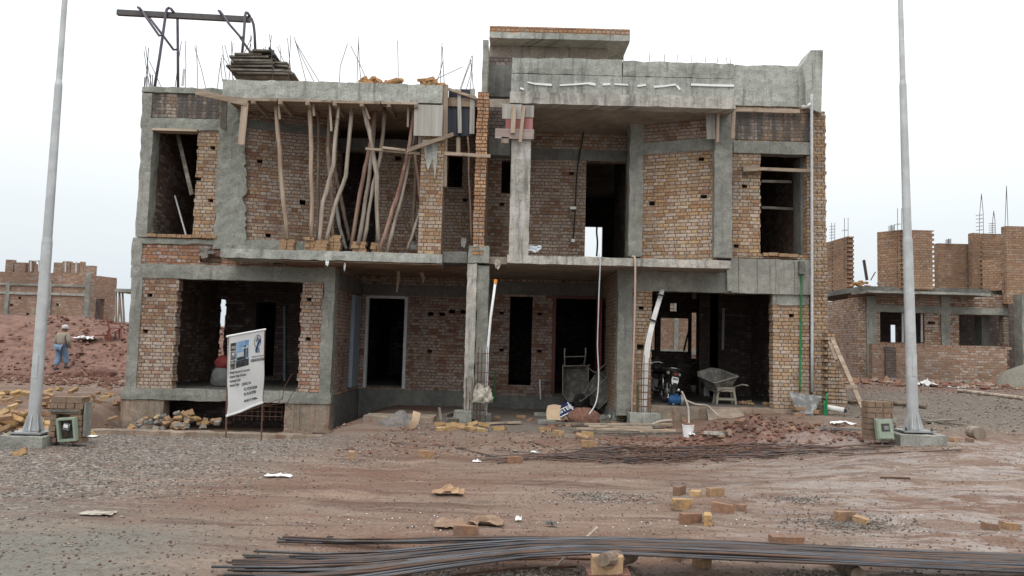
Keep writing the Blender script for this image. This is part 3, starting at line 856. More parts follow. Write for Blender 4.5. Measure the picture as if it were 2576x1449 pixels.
mb = MB().wall(flat(YW - .006), X(381, 265, YW), X(553, 265, YW), Z(450, 297, YW), Z(450, 233, YW), .02); mb.build('brick_panel', 'brick_stain', LH)
mb = MB(); rb(mb, 347, 377, 318, 596, YW - .05, YW + .3, pyx=460, edge=.03); mb.build('corner_column', 'conc', LH)
mb = MB(); rb(mb, 355, 381, 233, 318, YW - .04, YW + .3, edge=.03); mb.build('corner_column', 'conc', LH)
mb = MB(); rb(mb, 354, 556, 297, 326, YW - .035, YW + .25, .12, .013, .02); mb.build('lintel_beam', 'conc_green', LH)
mb = MB(); rb(mb, 356, 560, 219, 234, YW - .05, YW + .28, .12, .013, .03); mb.build('roof_band', 'conc_green', LH)
mb = MB().box(w1[0], w1[1] + .02, YW - .06, YW + .2, w1[3] - .035, w1[3] + .02); mb.build('lintel_shuttering', 'plank', LH)
# sill course of bricks
mb = MB()
xx = X(372, 595, YW)
while xx < X(545, 595, YW):
    ww = random.choice((.115, .115, .23)); mb.obox((xx + ww / 2, YW + .06, Z(450, 594, YW) + random.uniform(-.006, .006)), ww - .01, .25 + random.uniform(-.03, .03), .075); xx += ww
mb.build('sill_course', 'block_tan', LH)
# rough column with a ragged plaster tongue
mb = MB(); rb(mb, 545, 612, 250, 628, YW - .045, YW + .25, .10, .018, .03, pyx=440); mb.build('column', 'conc_green', LH)
pts = []
for i in range(41):
    py = 335 + i * 7; q = P(618 + 14 * mnoise.noise(Vector((i * .23, 3, 0))) + 9 * mnoise.noise(Vector((i * .8, 7, 0))) - (8 if i < 6 else 0), py, YW - .03); pts.append((q.x, q.z))
q0, q1 = P(606, 335, YW), P(600, 615, YW)
mb = MB().poly([(q1.x, q1.z), *pts[::-1], (q0.x, q0.z)], YW - .055, YW + .02); mb.build('plaster_tongue', 'conc_green', LH)
# oblique bay wall
T, L = slanted((X(612, 440, YW), YW + .02), (X(846, 440, YW + .65), YW + .65))
zb0, zb1 = Z(630, 322, YW), Z(630, 300, YW)
mb = MB().wall(T, 0, L, ZS1 - .02, ZRbl, .23, [(.28, .40, ZS1 + 26 * CRS - .005, ZS1 + 27 * CRS), (1.28, 1.42, ZS1 + 15 * CRS, ZS1 + 16.4 * CRS), (.55, .67, ZS1 + 5 * CRS, ZS1 + 6 * CRS)]); mb.build('bay_wall', 'brick_mix', LH)
mb = MB()
for i in range(10):
    u0, u1 = L * i / 10, L * (i + 1) / 10
    v = [T(u0, -.02, zb0), T(u1, -.02, zb0), T(u1, -.02, zb1), T(u0, -.02, zb1)] + [T(u0, .1, zb0), T(u1, .1, zb0), T(u1, .1, zb1), T(u0, .1, zb1)]
    mb.add(v, [(0, 1, 2, 3), (7, 6, 5, 4), (0, 4, 5, 1), (3, 2, 6, 7)] + ([(0, 3, 7, 4)] if i == 0 else []) + ([(1, 5, 6, 2)] if i == 9 else []))
mb.build('bay_lintel', 'conc_dark', LH)
# recessed wall with dark doorway and small window
YU = 18.5
dh = H(852, 948, 380, 632, YU); wh = H(1127, 1163, 390, 471, YU)
mb = MB().wall(flat(YU), X(790, 450, YU), XM, ZS1 - .01, ZRbl + .2, .23, [(dh[0], dh[1], ZS1 - .01, dh[3]), H(905, 1052, 268, 372, YU), H(852, 905, 300, 352, YU), wh, hole(1001, 403, YU, .16, .12), hole(992, 556, YU, .14), hole(1170, 499, YU), hole(1063, 470, YU)])
mb.build('recess_wall', 'brick_mix', LH)
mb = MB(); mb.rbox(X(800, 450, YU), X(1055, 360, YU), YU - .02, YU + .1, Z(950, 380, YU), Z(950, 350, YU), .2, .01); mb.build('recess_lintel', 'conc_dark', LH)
# brick pier at the balcony corner
mb = MB().wall(flat(YB + .02), X(1056, 480, YB), X(1113, 480, YB), ZS1 - .005, Z(1085, 335, YB), .46); mb.build('balcony_pier', 'brick_tan', LH)
pts = [P(*q, YB) for q in ((1064, 352), (1098, 352), (1100, 400), (1094, 452), (1088, 400), (1076, 430), (1068, 390))]
MB().poly([(q.x, q.z) for q in pts][::-1], YB + .006, YB + .03).build('lime_stain', 'conc_light', LH)
# roof: upstand beam, slab
mb = MB(); mb.rbox(X(559, 225, YB), X(1114, 235, YB), YB, YB + .28, ZRbl, ZRl, .11, .014, 0, .03); mb.build('roof_beam', 'conc_light', LH)
mb = MB(); mb.box(X(559, 225, YB) + .02, XM - .03, YB + .26, YE, ZRbl + .02, ZRbl + .22)
mb.box(XL + .05, X(559, 225, YB) + .021, YW + .22, YE, ZRbl + .021, ZRbl + .219); mb.build('roof_slab', 'soffit_brown', LH)
# dividing wall end of fresh orange bricks, brick by brick
mb = MB(); zz = Z(1200, 640, YB); k = 0
zt2 = Z(1210, 236, YB)
while zz < zt2:
    x0 = X(1195, 430, YB) + random.uniform(-.008, .008) + (.0 if zz < Z(1200, 300, YB) else .012)
    if zz > Z(1210, 336, YB) or k % 2: parts_ = [(0, .118), (.128, .128 + .115)]
    else: parts_ = [(0, .24)]
    for p0, p1 in parts_:
        j = random.uniform(-.008, .008); mb.box(x0 + p0 + j * .4, x0 + p1 + j * .3, YB + .02 + j, YB + .25, zz, zz + .074)
    mb.box(x0 + .006, x0 + .23, YB + .032, YB + .25, zz + .074, zz + .083)
    zz += .083; k += 1
mb.build('party_wall_end', 'brick_orange', LH)
mb = MB().wall(sidew(X(1195, 430, YB) + .005, 1), YB + .25, YE, ZS1 - .02, ZRl - .05, .235); mb.build('party_wall', 'brick_tan', LH)
mb = MB(); rb(mb, 1178, 1231, 617, 662, YB + .02, YB + .6, .1, .014, .03); mb.build('bearing_block', 'conc', LH)

# ---- shell of both houses: outer walls, floors, rear walls, partitions
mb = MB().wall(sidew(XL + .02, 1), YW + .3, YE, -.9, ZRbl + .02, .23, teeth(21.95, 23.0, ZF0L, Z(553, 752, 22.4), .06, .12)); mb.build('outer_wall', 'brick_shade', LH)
mb = MB().wall(flat(18.6), XL + .25, xPL - .2, -.95, ZF0L - .12, .2); mb.build('basement_wall', 'brick_dark_shaded', LH)
mb = MB().box(XL + .25, xPL - .2, YW + .05, 18.59, -.62, -.60); mb.build('basement_floor', 'brick_dark_shaded', LH)
sl = MB().box(XL + .25, xPL - .24, YW + .24, YE, ZF0L - .12, ZF0L - .005); sl.box(xPL - .24, xmid, YR + .24, YE, ZF0L - .121, ZF0L - .006); sl.build('ground_floor', 'floor_shaded', LH)
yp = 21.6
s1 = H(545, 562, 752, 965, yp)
mb = MB().wall(flat(yp), XL + .26, xPL - .24, ZF0L, ZS1b, .23, teeth(s1[0] - .03, s1[1] + .03, s1[2], s1[3], .05, .05) + [H(640, 690, 760, 975, yp)]); mb.build('partition_wall', 'brick_dark_shaded', LH)
mb = MB().wall(flat(YE - .23), XL + .26, xmid, -.6, ZRbl, .23, [H(520, 600, 700, 975, YE)]); mb.build('rear_wall', 'brick_dark_shaded', LH)
mb = MB().wall(sidew(xPL - .47, 1), YW + .24, YE - .24, ZF0L, ZS1b, .23, [(19.0, 19.7, ZF0L, 2.7)]); mb.build('partition_wall', 'brick_dark_shaded', LH)
mb = MB().wall(flat(20.6), XL + .26, XM, ZS1, ZRbl + .02, .23, [(X(440, 450, 20.6), X(520, 450, 20.6), ZS1, ZS1 + 2.2)]); mb.build('partition_wall', 'brick_dark_shaded', LH)
mb = MB().wall(sidew(X(545, 450, YW), 1), YW + .26, 20.6, ZS1, ZRbl + .02, .2); mb.build('partition_wall', 'brick_dark_shaded', LH)
MB().bar(P(716, 770, yp - .1), P(716, 970, yp - .1), .07, .07).build('door_frame', 'frame_blue', LH)

# ---- right house, ground floor
mb = MB(); rb(mb, 1553, 1591, 688, 1046, YW - .03, YW + .3, .13, .014, .03, pyx=860); mb.build('column', 'conc', RH)
g1 = H(1639, 1942, 733, 1025, YW)
zgl = Z(1790, 736, YW)
mb = MB().wall(flat(YW), X(1591, 860, YW), X(2036, 860, YW), ZF0R - .12, zgl, .25, teeth(g1[0] - .01, g1[1] + .03, ZF0R - .12, zgl, .02, .03) + [hole(1613, 777, YW), hole(1611, 878, YW, .16, .12), hole(1991, 797, YW)])
islands(mb, 'brick_wall', 'brick_pale', RH)
mb = MB(); rb(mb, 1943, 2034, 738, 768, YW - .02, YW + .1, .12, .01, .02); mb.build('bearing_pad', 'conc', RH)
mb = MB(); mb.rbox(X(1553, 700, YW), X(1837, 710, YW), YW - .02, YW + .25, zgl, ZS1bR, .15, .011, 0, .015); mb.build('garage_lintel', 'conc', RH)
mb = MB(); mb.rbox(X(1837, 700, YW), X(2036, 700, YW), YW - .07, YW + .25, zgl - .0, Z(1940, 652, YW), .15, .011, 0, .015); mb.build('garage_beam', 'conc_board', RH)
mb = MB(); rb(mb, 1829, 1842, 668, 733, YW - .09, YW - .02, .1, .006, .02); mb.build('beam_joint', 'conc_light', RH)
st = MB(); st.rbox(X(1592, 1035, YW - .15), X(2040, 1035, YW), YW - .2, YW + .3, -.1, ZF0R - .02, .15, .014, 0, .03); st.build('garage_step', 'conc_mud', RH)
st = MB(); st.box(xPR + .25, X(2040, 900, YW), YW + .27, YE, ZF0R - .15, ZF0R - .004); st.box(xmid, xPR + .25, YR + .02, YE, ZF0R - .16, ZF0R - .006); st.build('ground_floor', 'floor_shaded', RH)
st = MB(); st.add([(X(1790, 1035, 16.6), YW - .2, ZF0R - .03), (X(1870, 1035, 16.6), YW - .2, ZF0R - .03), (X(1890, 1035, 16.6), 16.1, .02), (X(1770, 1035, 16.6), 16.1, .02), (X(1790, 1035, 16.6), YW - .2, -.1), (X(1870, 1035, 16.6), YW - .2, -.1)], [(0, 3, 2, 1), (0, 4, 3), (1, 2, 5)]); st.build('garage_ramp', 'conc_mud', RH)
# pillar between the two porches (two cast halves)
mb = MB(); rb(mb, 1170, 1195, 663, 1048, YB + .04, YB + .5, .13, .01, .02, pyx=850); mb.build('porch_pillar', 'conc_wash', LH)
mb = MB(); rb(mb, 1195.6, 1226, 668, 1048, YB + .10, YB + .5, .13, .012, .03, pyx=850); mb.build('porch_pillar', 'conc', RH)
mb = MB(); mb.rbox(X(1197, 1060, YB) - .02, X(1226, 1060, YB) + .06, YB - .05, YB + .55, -.15, Z(1200, 1042, YB), .12, .014, 0, .04); mb.build('pillar_footing', 'conc', RH)
# porch rear wall (right half) with window and door
w2, d2 = H(1281, 1338, 746, 969, YR), H(1392, 1506, 746, 1003, YR)
mb = MB().wall(flat(YR), xmid + .001, xPR + .2, -.05, ZS1bR, .23, [w2, d2, hole(1358, 790, YR), hole(1357, 880, YR), hole(1262, 790, YR), hole(1262, 878, YR)]); mb.build('porch_rear_wall', 'brick_porch', RH)
mb = MB(); mb.rbox(xmid + .002, xPR, YR - .025, YR + .1, Z(1400, 744, YR), Z(1400, 712, YR), .2, .01); mb.build('porch_lintel', 'conc_dark', RH)
mb = MB(); mb.rbox(xmid + .003, xPR, YR - .06, YR + .15, -.2, ZF0R - .08, .2, .01); mb.build('foundation', 'conc_dark', RH)
fr = MB()
for q in ((d2[0] - .04, d2[0] + .05), (d2[1] - .05, d2[1] + .04)): fr.box(q[0], q[1], YR - .04, YR + .12, ZF0R, d2[3])
fr.box(d2[0] + .05, d2[1] - .05, YR - .04, YR + .12, d2[3] - .06, d2[3] + .02)
fr.build('door_frame', 'brown_frame', RH)
dl = MB(); dl.box(xPR - .16, xPR - .11, YR - 1.0, YR - .05, ZF0R - .06, d2[3] - .08)
for zz in (.35, 1.25): dl.box(xPR - .175, xPR - .161, YR - .92, YR - .13, ZF0R + zz, ZF0R + zz + .75)
dl.build('door_leaf', 'red_door', RH)
mb = MB().wall(sidew(xPR, 1), YW + .28, YR, -.05, ZS1bR, .23, [(17.95, 18.2, 1.35, 1.44)]); mb.build('porch_side_wall', 'brick_pale', RH)
mb = MB(); mb.rbox(xPR - .03, xPR + .1, YW + .27, YR, -.1, .22, .2, .012); mb.build('foundation', 'conc', RH)
# right boundary wall end, brick by brick, and the stepped stub
mb = MB(); zz = .1; k = 0
zt3 = Z(2062, 282, YW - .1)
xa = X(2044, 640, YW - .1); xb = X(2078, 640, YW - .1)
while zz < zt3:
    ex = .03 * S((Z(2060, 480, YW) - zz) / 3) + random.uniform(-.010, .010)
    if k % 4 == 1: ex += .014
    if k % 2: prt = [(xa, xa + .118), (xa + .128, xb + ex)]
    else: prt = [(xa, xa + .205), (xa + .215, xb + ex)]
    for p0, p1 in prt:
        j = random.uniform(-.008, .008); mb.box(p0, p1, YW - .1 + j, YW + .13, zz, zz + .074)
    mb.box(xa + .004, xb - .01, YW - .09, YW + .13, zz + .074, zz + .083)
    zz += .083; k += 1
mb.build('boundary_wall_end', 'brick_pale', RH)
mb = MB().wall(sidew(xa + .004, 1), YW + .13, YE, 0, zt3 - .02, .25); mb.build('boundary_wall', 'brick_mix', RH)
mb = MB(); zz = .0; k = 0
while zz < 2.1:
    xe = X(2130, 1050, YW - .2) + (X(2084, 860, YW - .2) - X(2130, 1050, YW - .2)) * (zz / 2.1)
    xs = xb - .08
    yy = random.uniform(-.012, .012)
    xx = xs - .02 + (.06 if k % 2 else 0)
    while xx < xe + (.04 if k % 2 else -.02):
        mb.box(xx, min(xx + .225, xe + .1), YW - .28 + yy, YW + .1, zz, zz + .074); xx += .235
    zz += .083; k += 1
mb.build('stepped_stub_wall', 'brick_pale', RH)

# ---- right house: first floor
mb = MB(); mb.rbox(X(1275, 650, YB), X(1839, 660, YB), YB, YW + .1, ZS1bR, ZS1R, .13, .012, 0, .02); mb.build('balcony_slab', 'conc_wash', RH)
mb = MB(); mb.box(XM + .03, X(2040, 650, YW), YW + .12, YE, ZS1bR + .003, ZS1R - .004); mb.box(XM + .03, X(1275, 650, YB), YB + .3, YW + .12, ZS1bR + .004, ZS1R - .02); mb.build('floor_slab', 'conc_soffit', RH)
mb = MB(); mb.rbox(X(1276, 650, YB) + .03, X(1838, 660, YB) - .03, YB + .04, YW - .05, ZS1bR - .006, ZS1bR + .02, .3, .002); mb.build('balcony_soffit', 'conc_soffit', RH)
mb = MB(); rb(mb, 1283, 1333, 300, 650, YB + .03, YB + .45, .13, .011, .02, pyx=500); mb.build('balcony_column', 'conc_wash', RH)
YV = 18.5
d3 = H(1473, 1576, 406, 642, YV); w3 = H(1261, 1290, 402, 486, YV)
mb = MB().wall(flat(YV), XM + .1, X(1590, 500, YV), ZS1R - .01, ZRb + .1, .23, [(d3[0], d3[1], ZS1R - .01, d3[3]), w3, hole(1438, 434, YV), hole(1262, 517, YV), hole(1575, 330, YV)])
mb.build('recess_wall', 'brick_mix', RH)
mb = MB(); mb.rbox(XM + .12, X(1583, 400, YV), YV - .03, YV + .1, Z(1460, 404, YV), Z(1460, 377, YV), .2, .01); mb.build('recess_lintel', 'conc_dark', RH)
mb = MB(); rb(mb, 1228, 1284, 345, 390, YB + .75, YB + 1.0, .12, .012, .02); mb.build('porch_beam', 'conc_dark', RH)
mb = MB().wall(flat(YB + .8), XM + .12, X(1300, 300, YB), Z(1250, 345, YB + .8), Z(1250, 270, YB + .8), .2); mb.build('brick_infill', 'brick_dark_shaded', RH)
# bay: rear column, oblique wall, front column
YC1, YC2 = YW - .35, YW + .45
mb = MB(); rb(mb, 1583, 1619, 290, 645, YC2 - .04, YC2 + .4, .13, .015, .03, pyx=460); mb.build('column', 'conc', RH)
mb = MB().wall(sidew(X(1600, 500, YC2), 1), YC2 + .38, YV, ZS1R, ZRb + .05, .2); mb.build('bay_return_wall', 'brick_dark_shaded', RH)
T, L = slanted((X(1612, 480, YC2), YC2), (X(1806, 480, YC1), YC1 + .12))
zz0 = ZS1R
hs_ = [(1.35, 1.48, zz0 + 29 * CRS, zz0 + 30 * CRS), (.2, .34, zz0 + 17 * CRS, zz0 + 18.3 * CRS), (1.4, 1.55, zz0 + 18.3 * CRS, zz0 + 19.4 * CRS), (1.72, 1.83, zz0 + 11 * CRS, zz0 + 12.3 * CRS), (1.72, 1.84, zz0 + 3.3 * CRS, zz0 + 4.5 * CRS)]
mb = MB().wall(T, 0, L, ZS1R - .01, ZRb + .05, .23, hs_); mb.build('bay_wall', 'brick_tan', RH)
zl0, zl1 = Z(1708, 381, (YC1 + YC2) / 2), Z(1708, 352, (YC1 + YC2) / 2)
mb = MB().wall(lambda u, d, z: T(u, d - .02, z), 0, L, zl0, zl1, .1); mb.build('bay_lintel', 'conc', RH)
mb = MB().wall(lambda u, d, z: T(u, d - .008, z), .02, L, zl1, ZRb - .02, .05); mb.build('bay_brick_panel', 'brick_mix', RH)
mb = MB(); rb(mb, 1797, 1843, 275, 648, YC1 - .02, YW + .1, .13, .015, .02, pyx=500); mb.build('column', 'conc', RH)
w4 = H(1914, 2031, 388, 641, YW)
mb = MB().wall(flat(YW), X(1843, 500, YW), X(2041, 500, YW), Z(1940, 650, YW), Z(1940, 270, YW), .23, teeth(w4[0] - .02, w4[1], w4[2], w4[3], .03, .001) + [hole(1873, 470, YW), hole(1852, 620, YW)])
islands(mb, 'brick_wall', 'brick_tan', RH)
MB().wall(flat(YW - .008), X(1850, 315, YW), X(2036, 315, YW), Z(1940, 354, YW), Z(1940, 282, YW), .03).build('stained_brick_panel', 'brick_stain', RH)
mb = MB(); rb(mb, 1845, 2040, 356, 387, YW - .035, YW + .24, .13, .01, .015); mb.build('window_lintel', 'conc', RH)
mb = MB(); mb.rbox(X(2012, 500, YW + .3), X(2012, 500, YW + .3) + .22, YW + .24, YW + .7, w4[2], w4[3], .15, .01); mb.build('window_jamb', 'conc_dark', RH)
mb = MB()
xx = X(1918, 640, YW)
while xx < X(2005, 640, YW):
    ww = random.choice((.115, .23)); mb.obox((xx + ww / 2, YW + .05, Z(1960, 646, YW) + random.uniform(0, .05)), ww - .01, .27, .075, Matrix.Rotation(random.uniform(-.06, .06), 3, 'Z')); xx += ww
mb.build('broken_sill', 'block_tan', RH)
# roof edge
z1 = Z(1566, 149, YB); z2 = Z(1566, 191, YB); z3 = Z(1566, 239, YB)
xs = (X(1286, 200, YB), X(1566, 200, YB), X(1848, 200, YB))
mb = MB()
for i in (0, 1):
    mb.rbox(xs[i] + .004, xs[i + 1] - .004, YB + .02, YB + .22, z2 + .006, z1 - (.02 if i else 0), .12, .008, 0, .035)
    mb.rbox(xs[i] + .004, xs[i + 1] - .004, YB + .025, YB + .22, z3 + .01, z2, .14, .007, 0, .006)
mb.build('parapet', 'conc_light', RH)
mb = MB(); mb.rbox(xs[0] - .02, xs[2] + .02, YB - .04, YB + .3, ZRb, z3 + .004, .13, .009, 0, .02); mb.build('roof_fascia', 'conc_wash', RH)
mb = MB(); mb.box(xs[0], xs[2], YB + .3, YV + .2, ZRb + .004, ZRb + .16); mb.build('roof_overhang', 'conc_soffit', RH)
mb = MB(); mb.box(XM + .14, X(2040, 300, YW), YW + .2, YE, ZRb + .006, ZRb + .155); mb.build('roof_slab', 'conc_soffit', RH)
mb = MB(); rb(mb, 1849, 2036, 164, 268, YW - .05, YW + .2, .13, .011, .035); mb.build('parapet', 'conc_light', RH)
mb = MB()
q = [P(*p, YW - .2) for p in ((2066, 284), (2034, 272), (2027, 262), (2020, 160), (2040, 126), (2071, 126))]
mb.poly([(v.x, v.z) for v in q][::-1], YW - .2, YW + .35); mb.build('parapet_fin', 'conc_light', RH)
mb = MB(); rb(mb, 1213, 1227, 100, 236, YB + .1, YB + .9, .13, .012, .02); mb.build('roof_fin', 'conc', RH)
mb = MB(); rb(mb, 1226, 1286, 163, 243, YB + .8, YB + 1.0, .13, .012, .02); mb.build('roof_upstand', 'conc_dark', RH)
mb = MB().wall(flat(YB + .95), X(1226, 155, YB + 1), X(1288, 155, YB + 1), Z(1255, 166, YB + 1), Z(1255, 145, YB + 1), .2); mb.build('broken_brick_course', 'brick_dark_shaded', RH)
# white packing strips showing in the fascia joint
mb = MB()
for pts in (((1327, 207), (1345, 211), (1370, 213), (1388, 214)), ((1408, 215), (1440, 213), (1480, 210), (1498, 213)), ((1516, 213), (1535, 212)), ((1545, 212), (1580, 214)), ((1603, 217), (1625, 214)), ((1645, 219), (1670, 217), (1700, 213)), ((1702, 215), (1710, 226)), ((1738, 213), (1790, 215), (1846, 216)), ((1308, 222), (1318, 225))):
    for a_, b_ in zip(pts[:-1], pts[1:]): mb.bar(P(*a_, YB + .015), P(*b_, YB + .015), random.uniform(.03, .055), .03)
islands(mb, 'packing_strip', 'white_pl', RH)
# projecting stair-tower roof
YK = 18.2
mb = MB(); mb.rbox(X(1231, 86, YK), X(1585, 95, YK), YK, YK + 4.5, Z(1407, 99, YK), Z(1407, 84, YK), .2, .01, 0, .015); mb.build('stair_tower_roof', 'conc_light', RH)
mb = MB().wall(flat(YK + .03), X(1231, 86, YK), X(1585, 95, YK), Z(1407, 84, YK) - .002, Z(1407, 68, YK), .23); mb.build('stair_tower_parapet', 'brick_orange', RH)
mb = MB().wall(flat(YK + .5), X(1231, 130, YK + .5), X(1530, 130, YK + .5), ZRb + .1, Z(1407, 99, YK) - .01, .2); mb.build('stair_tower_wall', 'conc_soffit', RH)
# starter stubs along the right-hand parapet
mb = MB()
for px, h in ((1289, 26), (1343, 14), (1380, 13), (1414, 10), (1440, 8), (1475, 18), (1511, 13), (1533, 13), (1555, 10), (1568, 24), (1634, 17), (1671, 14), (1703, 14), (1739, 15), (1775, 12), (1805, 11), (1829, 10), (1838, 9)):
    y0 = 142 + (px - 1287) * .023
    mb.tube([P(px, y0 + 4, YB + .12), P(px - random.choice((-1, 1, 4)), y0 - h, YB + .12)], .007, 5)
islands(mb, 'parapet_starter_bar', 'rebar', RH)
# interior of the right house
zb_ = -.1
yk = 22.6
ws = [H(1662, 1735, 800, 884, yk), H(1686, 1706, 762, 783, yk), H(1640, 1650, 800, 880, yk)]
mb = MB().wall(flat(yk), xPR + .24, X(1740, 850, yk), 0, ZS1bR, .23, ws); mb.build('partition_wall', 'brick_dark_shaded', RH)
mb = MB().wall(sidew(X(1755, 850, yk), 1), 21.2, yk + .2, 0, ZS1bR, .23); mb.build('partition_wall', 'brick_dark_shaded', RH)
mb = MB().wall(flat(21.2), X(1755, 850, 21.2) + .05, X(2040, 850, YW), 0, ZS1bR, .22); mb.build('partition_wall', 'brick_dark_shaded', RH)
mb = MB().wall(sidew(X(1530, 850, 21), 1), YR + .3, YE - .3, 0, ZS1bR, .2); mb.build('partition_wall', 'brick_dark_shaded', RH)
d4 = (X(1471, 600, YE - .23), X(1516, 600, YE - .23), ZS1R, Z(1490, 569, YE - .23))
mb = MB().wall(flat(YE - .23), xmid, X(2040, 850, YW), -.2, ZRb, .23, [d4, H(1600, 1790, 785, 900, YE - .23), H(1660, 1740, 740, 786, YE - .23)]); mb.build('rear_wall', 'brick_dark_shaded', RH)
mb = MB().wall(flat(21.5), X(1600, 500, YC2) + .25, X(2040, 600, YW), ZS1R, ZRb, .2); mb.build('partition_wall', 'brick_dark_shaded', RH)
mb = MB().wall(sidew(X(1576, 500, YV) + .1, 1), YV + .3, 21.5, ZS1R, ZRb, .2); mb.build('partition_wall', 'brick_dark_shaded', RH)
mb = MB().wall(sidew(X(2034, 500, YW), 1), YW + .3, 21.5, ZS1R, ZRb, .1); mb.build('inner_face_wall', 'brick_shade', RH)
mb = MB().wall(sidew(X(2030, 900, YW), 1), YW + .3, 21.2, ZF0R, ZS1bR, .1); mb.build('inner_face_wall', 'brick_dark_shaded', RH)
mb = MB(); mb.bar(P(1820, 775, 21.15), P(1818, 880, 21.15), .07, .01); mb.build('wall_conduit_chase', 'frame_grey', RH)


# ------------------------------------------------------------------ lamp poles, meter piers, banner
def lamp_pole(base, top, steps, Y, label, foot):
    b = P(*base, Y); t = P(*top, Y); t = b + (t - b) * 1.25
    r = thing('street_lamp_pole', label, 'pole', (b.x, b.y, b.z), None)
    ax = (t - b).normalized(); Lp = (t - b).length
    fx = MB(); fx.rbox(b.x - foot, b.x + foot, Y - .32, Y + .32, gz(b.x, Y) - .25, b.z - .05, .12, .012, 0, .03); fx.build('footing', 'conc', r)
    pl = MB().box(b.x - .25, b.x + .25, Y - .22, Y + .22, b.z - .03, b.z - .005)
    pl.build('base_plate', 'grey_metal', r)
    bo = MB()
    for sx in (-1, 1):
        for sy in (-1, 1): bo.lathe([(.022, -.05), (.022, .012), (.012, .012), (.012, .05)], (b.x + sx * .2, Y + sy * .17, b.z - .005), 8)
    bo.build('anchor_bolt', 'rebar', r)
    gs = MB()
    for k in range(8):
        m = Matrix.Rotation(k * math.pi / 4 + .2, 3, 'Z')
        v = [m @ Vector(q) for q in ((.07, -.005, 0), (.148, -.005, 0), (.148, -.005, .03), (.086, -.005, .25), (.07, -.005, .25), (.07, .005, 0), (.148, .005, 0), (.148, .005, .03), (.086, .005, .25), (.07, .005, .25))]
        gs.add([q + b for q in v], [(0, 1, 2, 3, 4), (9, 8, 7, 6, 5), (1, 6, 7, 2), (2, 7, 8, 3), (3, 8, 9, 4), (0, 5, 6, 1)])
    gs.build('gusset', 'galv', r)
    pts, rs = [], []
    for f0, f1, r0, r1 in steps:
        pts += [b + ax * Lp * f0, b + ax * Lp * (f1 - .004)]; rs += [r0, r1]
    mb = MB().tube(pts, rs, 20); mb.build('pole_shaft', 'galv', r, smooth=False)
    hd = MB().obox(b + ax * Lp * .115 + Vector((.01, -.083, 0)), .07, .012, .34); hd.build('access_door', 'galv', r)
    return r


lamp_pole((84, 1083), (163, 0), ((0, .345, .086, .074), (.35, .64, .066, .054), (.646, 1, .043, .036)), 11.4, 'tall galvanised pole on concrete footing beside the brick pier at the mud hill', .34)
lamp_pole((2297, 1080), (2265, 0), ((0, .345, .086, .074), (.35, .64, .066, .054), (.646, 1, .043, .036)), 11.9, 'tall galvanised pole in front of the far roofless brick house', .36)


def meter_pier(px0, px1, py0, py1, Y, label, niche):
    x0, x1 = X(px0, (py0 + py1) / 2, Y), X(px1, (py0 + py1) / 2, Y); zt, zb = Z((px0 + px1) / 2, py0, Y), Z((px0 + px1) / 2, py1, Y) - .05
    r = thing('meter_pier', label, 'pier', ((x0 + x1) / 2, Y, zb))
    mb = MB(); z = zb; k = 0
    if niche: n0, n1, m0, m1 = x0 + .10, x1 - .17, zb + .05, zt - .19
    while z < zt - .03:
        w_ = 0
        x = x0 + (0 if k % 2 else -.0)
        while x < x1 - .02:
            e = min(x + (.225 if k % 2 else .112), x1)
            if niche and z > m0 - .08 and z < m1 - .03:
                for a_, b_ in ((x0, n0), (n1, x1)):
                    if x < a_ + .001 or (x >= n1 - .12 and x < n1): pass
                x = e + .01; continue
            j = random.uniform(-.008, .008)
            mb.box(x + j * .5, e + j * .5, Y + j, Y + .22, z, z + .075); x = e + .01
        if niche and z > m0 - .08 and z < m1 - .03:
            for a_, b_ in ((x0, n0), (n1, x1)):
                j = random.uniform(-.009, .009); mb.box(a_ + j, b_ + j, Y + j, Y + .22, z, z + .075)
            mb.box(n0, n1, Y + .14, Y + .22, z, z + .075)
        else:
            mb.box(x0 + .01, x1 - .01, Y + .015, Y + .21, z + .072, z + .085)
        z += .085; k += 1
    mb.build('brick_courses', 'block_dull', r)
    if niche:
        sh = MB(); sh.box(x0 - .01, n1 + .12, Y - .03, Y + .2, zb + .46, zb + .485); sh.box(x0 + .03, n1 + .10, Y - .025, Y + .2, m1 + .02, m1 + .04); sh.build('shelf_slab', 'conc_dark', r)
        sd = MB(); sd.rbox(x1 + .010, x1 + .035, Y + .02, Y + .20, zb + .1, zt - .03, .1, .008); sd.build('side_plaster', 'conc', r)
    else:
        cp = MB(); cp.rbox(x0 + .08, x1 + .05, Y - .06, Y + .2, (zt + zb) / 2 + .02, (zt + zb) / 2 + .045, .1, .006); cp.build('shelf_slab', 'conc_light', r)
    return r, (x0, x1, zb, zt)


M['block_pier'] = brick_mat('block_pier', [(0.36, 0.235, 0.14), (0.30, 0.18, 0.115), (0.40, 0.27, 0.165), (0.25, 0.15, 0.10)], white=.1, soot=.15, seed=12, course=.085, fine=1)
YP1, YP2 = 11.3, 11.7
meter_pier(124, 206, 1007, 1106, YP1, 'brick meter pier with two shelves beside the pole at the mud hill', True)
meter_pier(2184, 2247, 1012, 1100, YP2, 'low brick meter pier behind the closed green box', False)


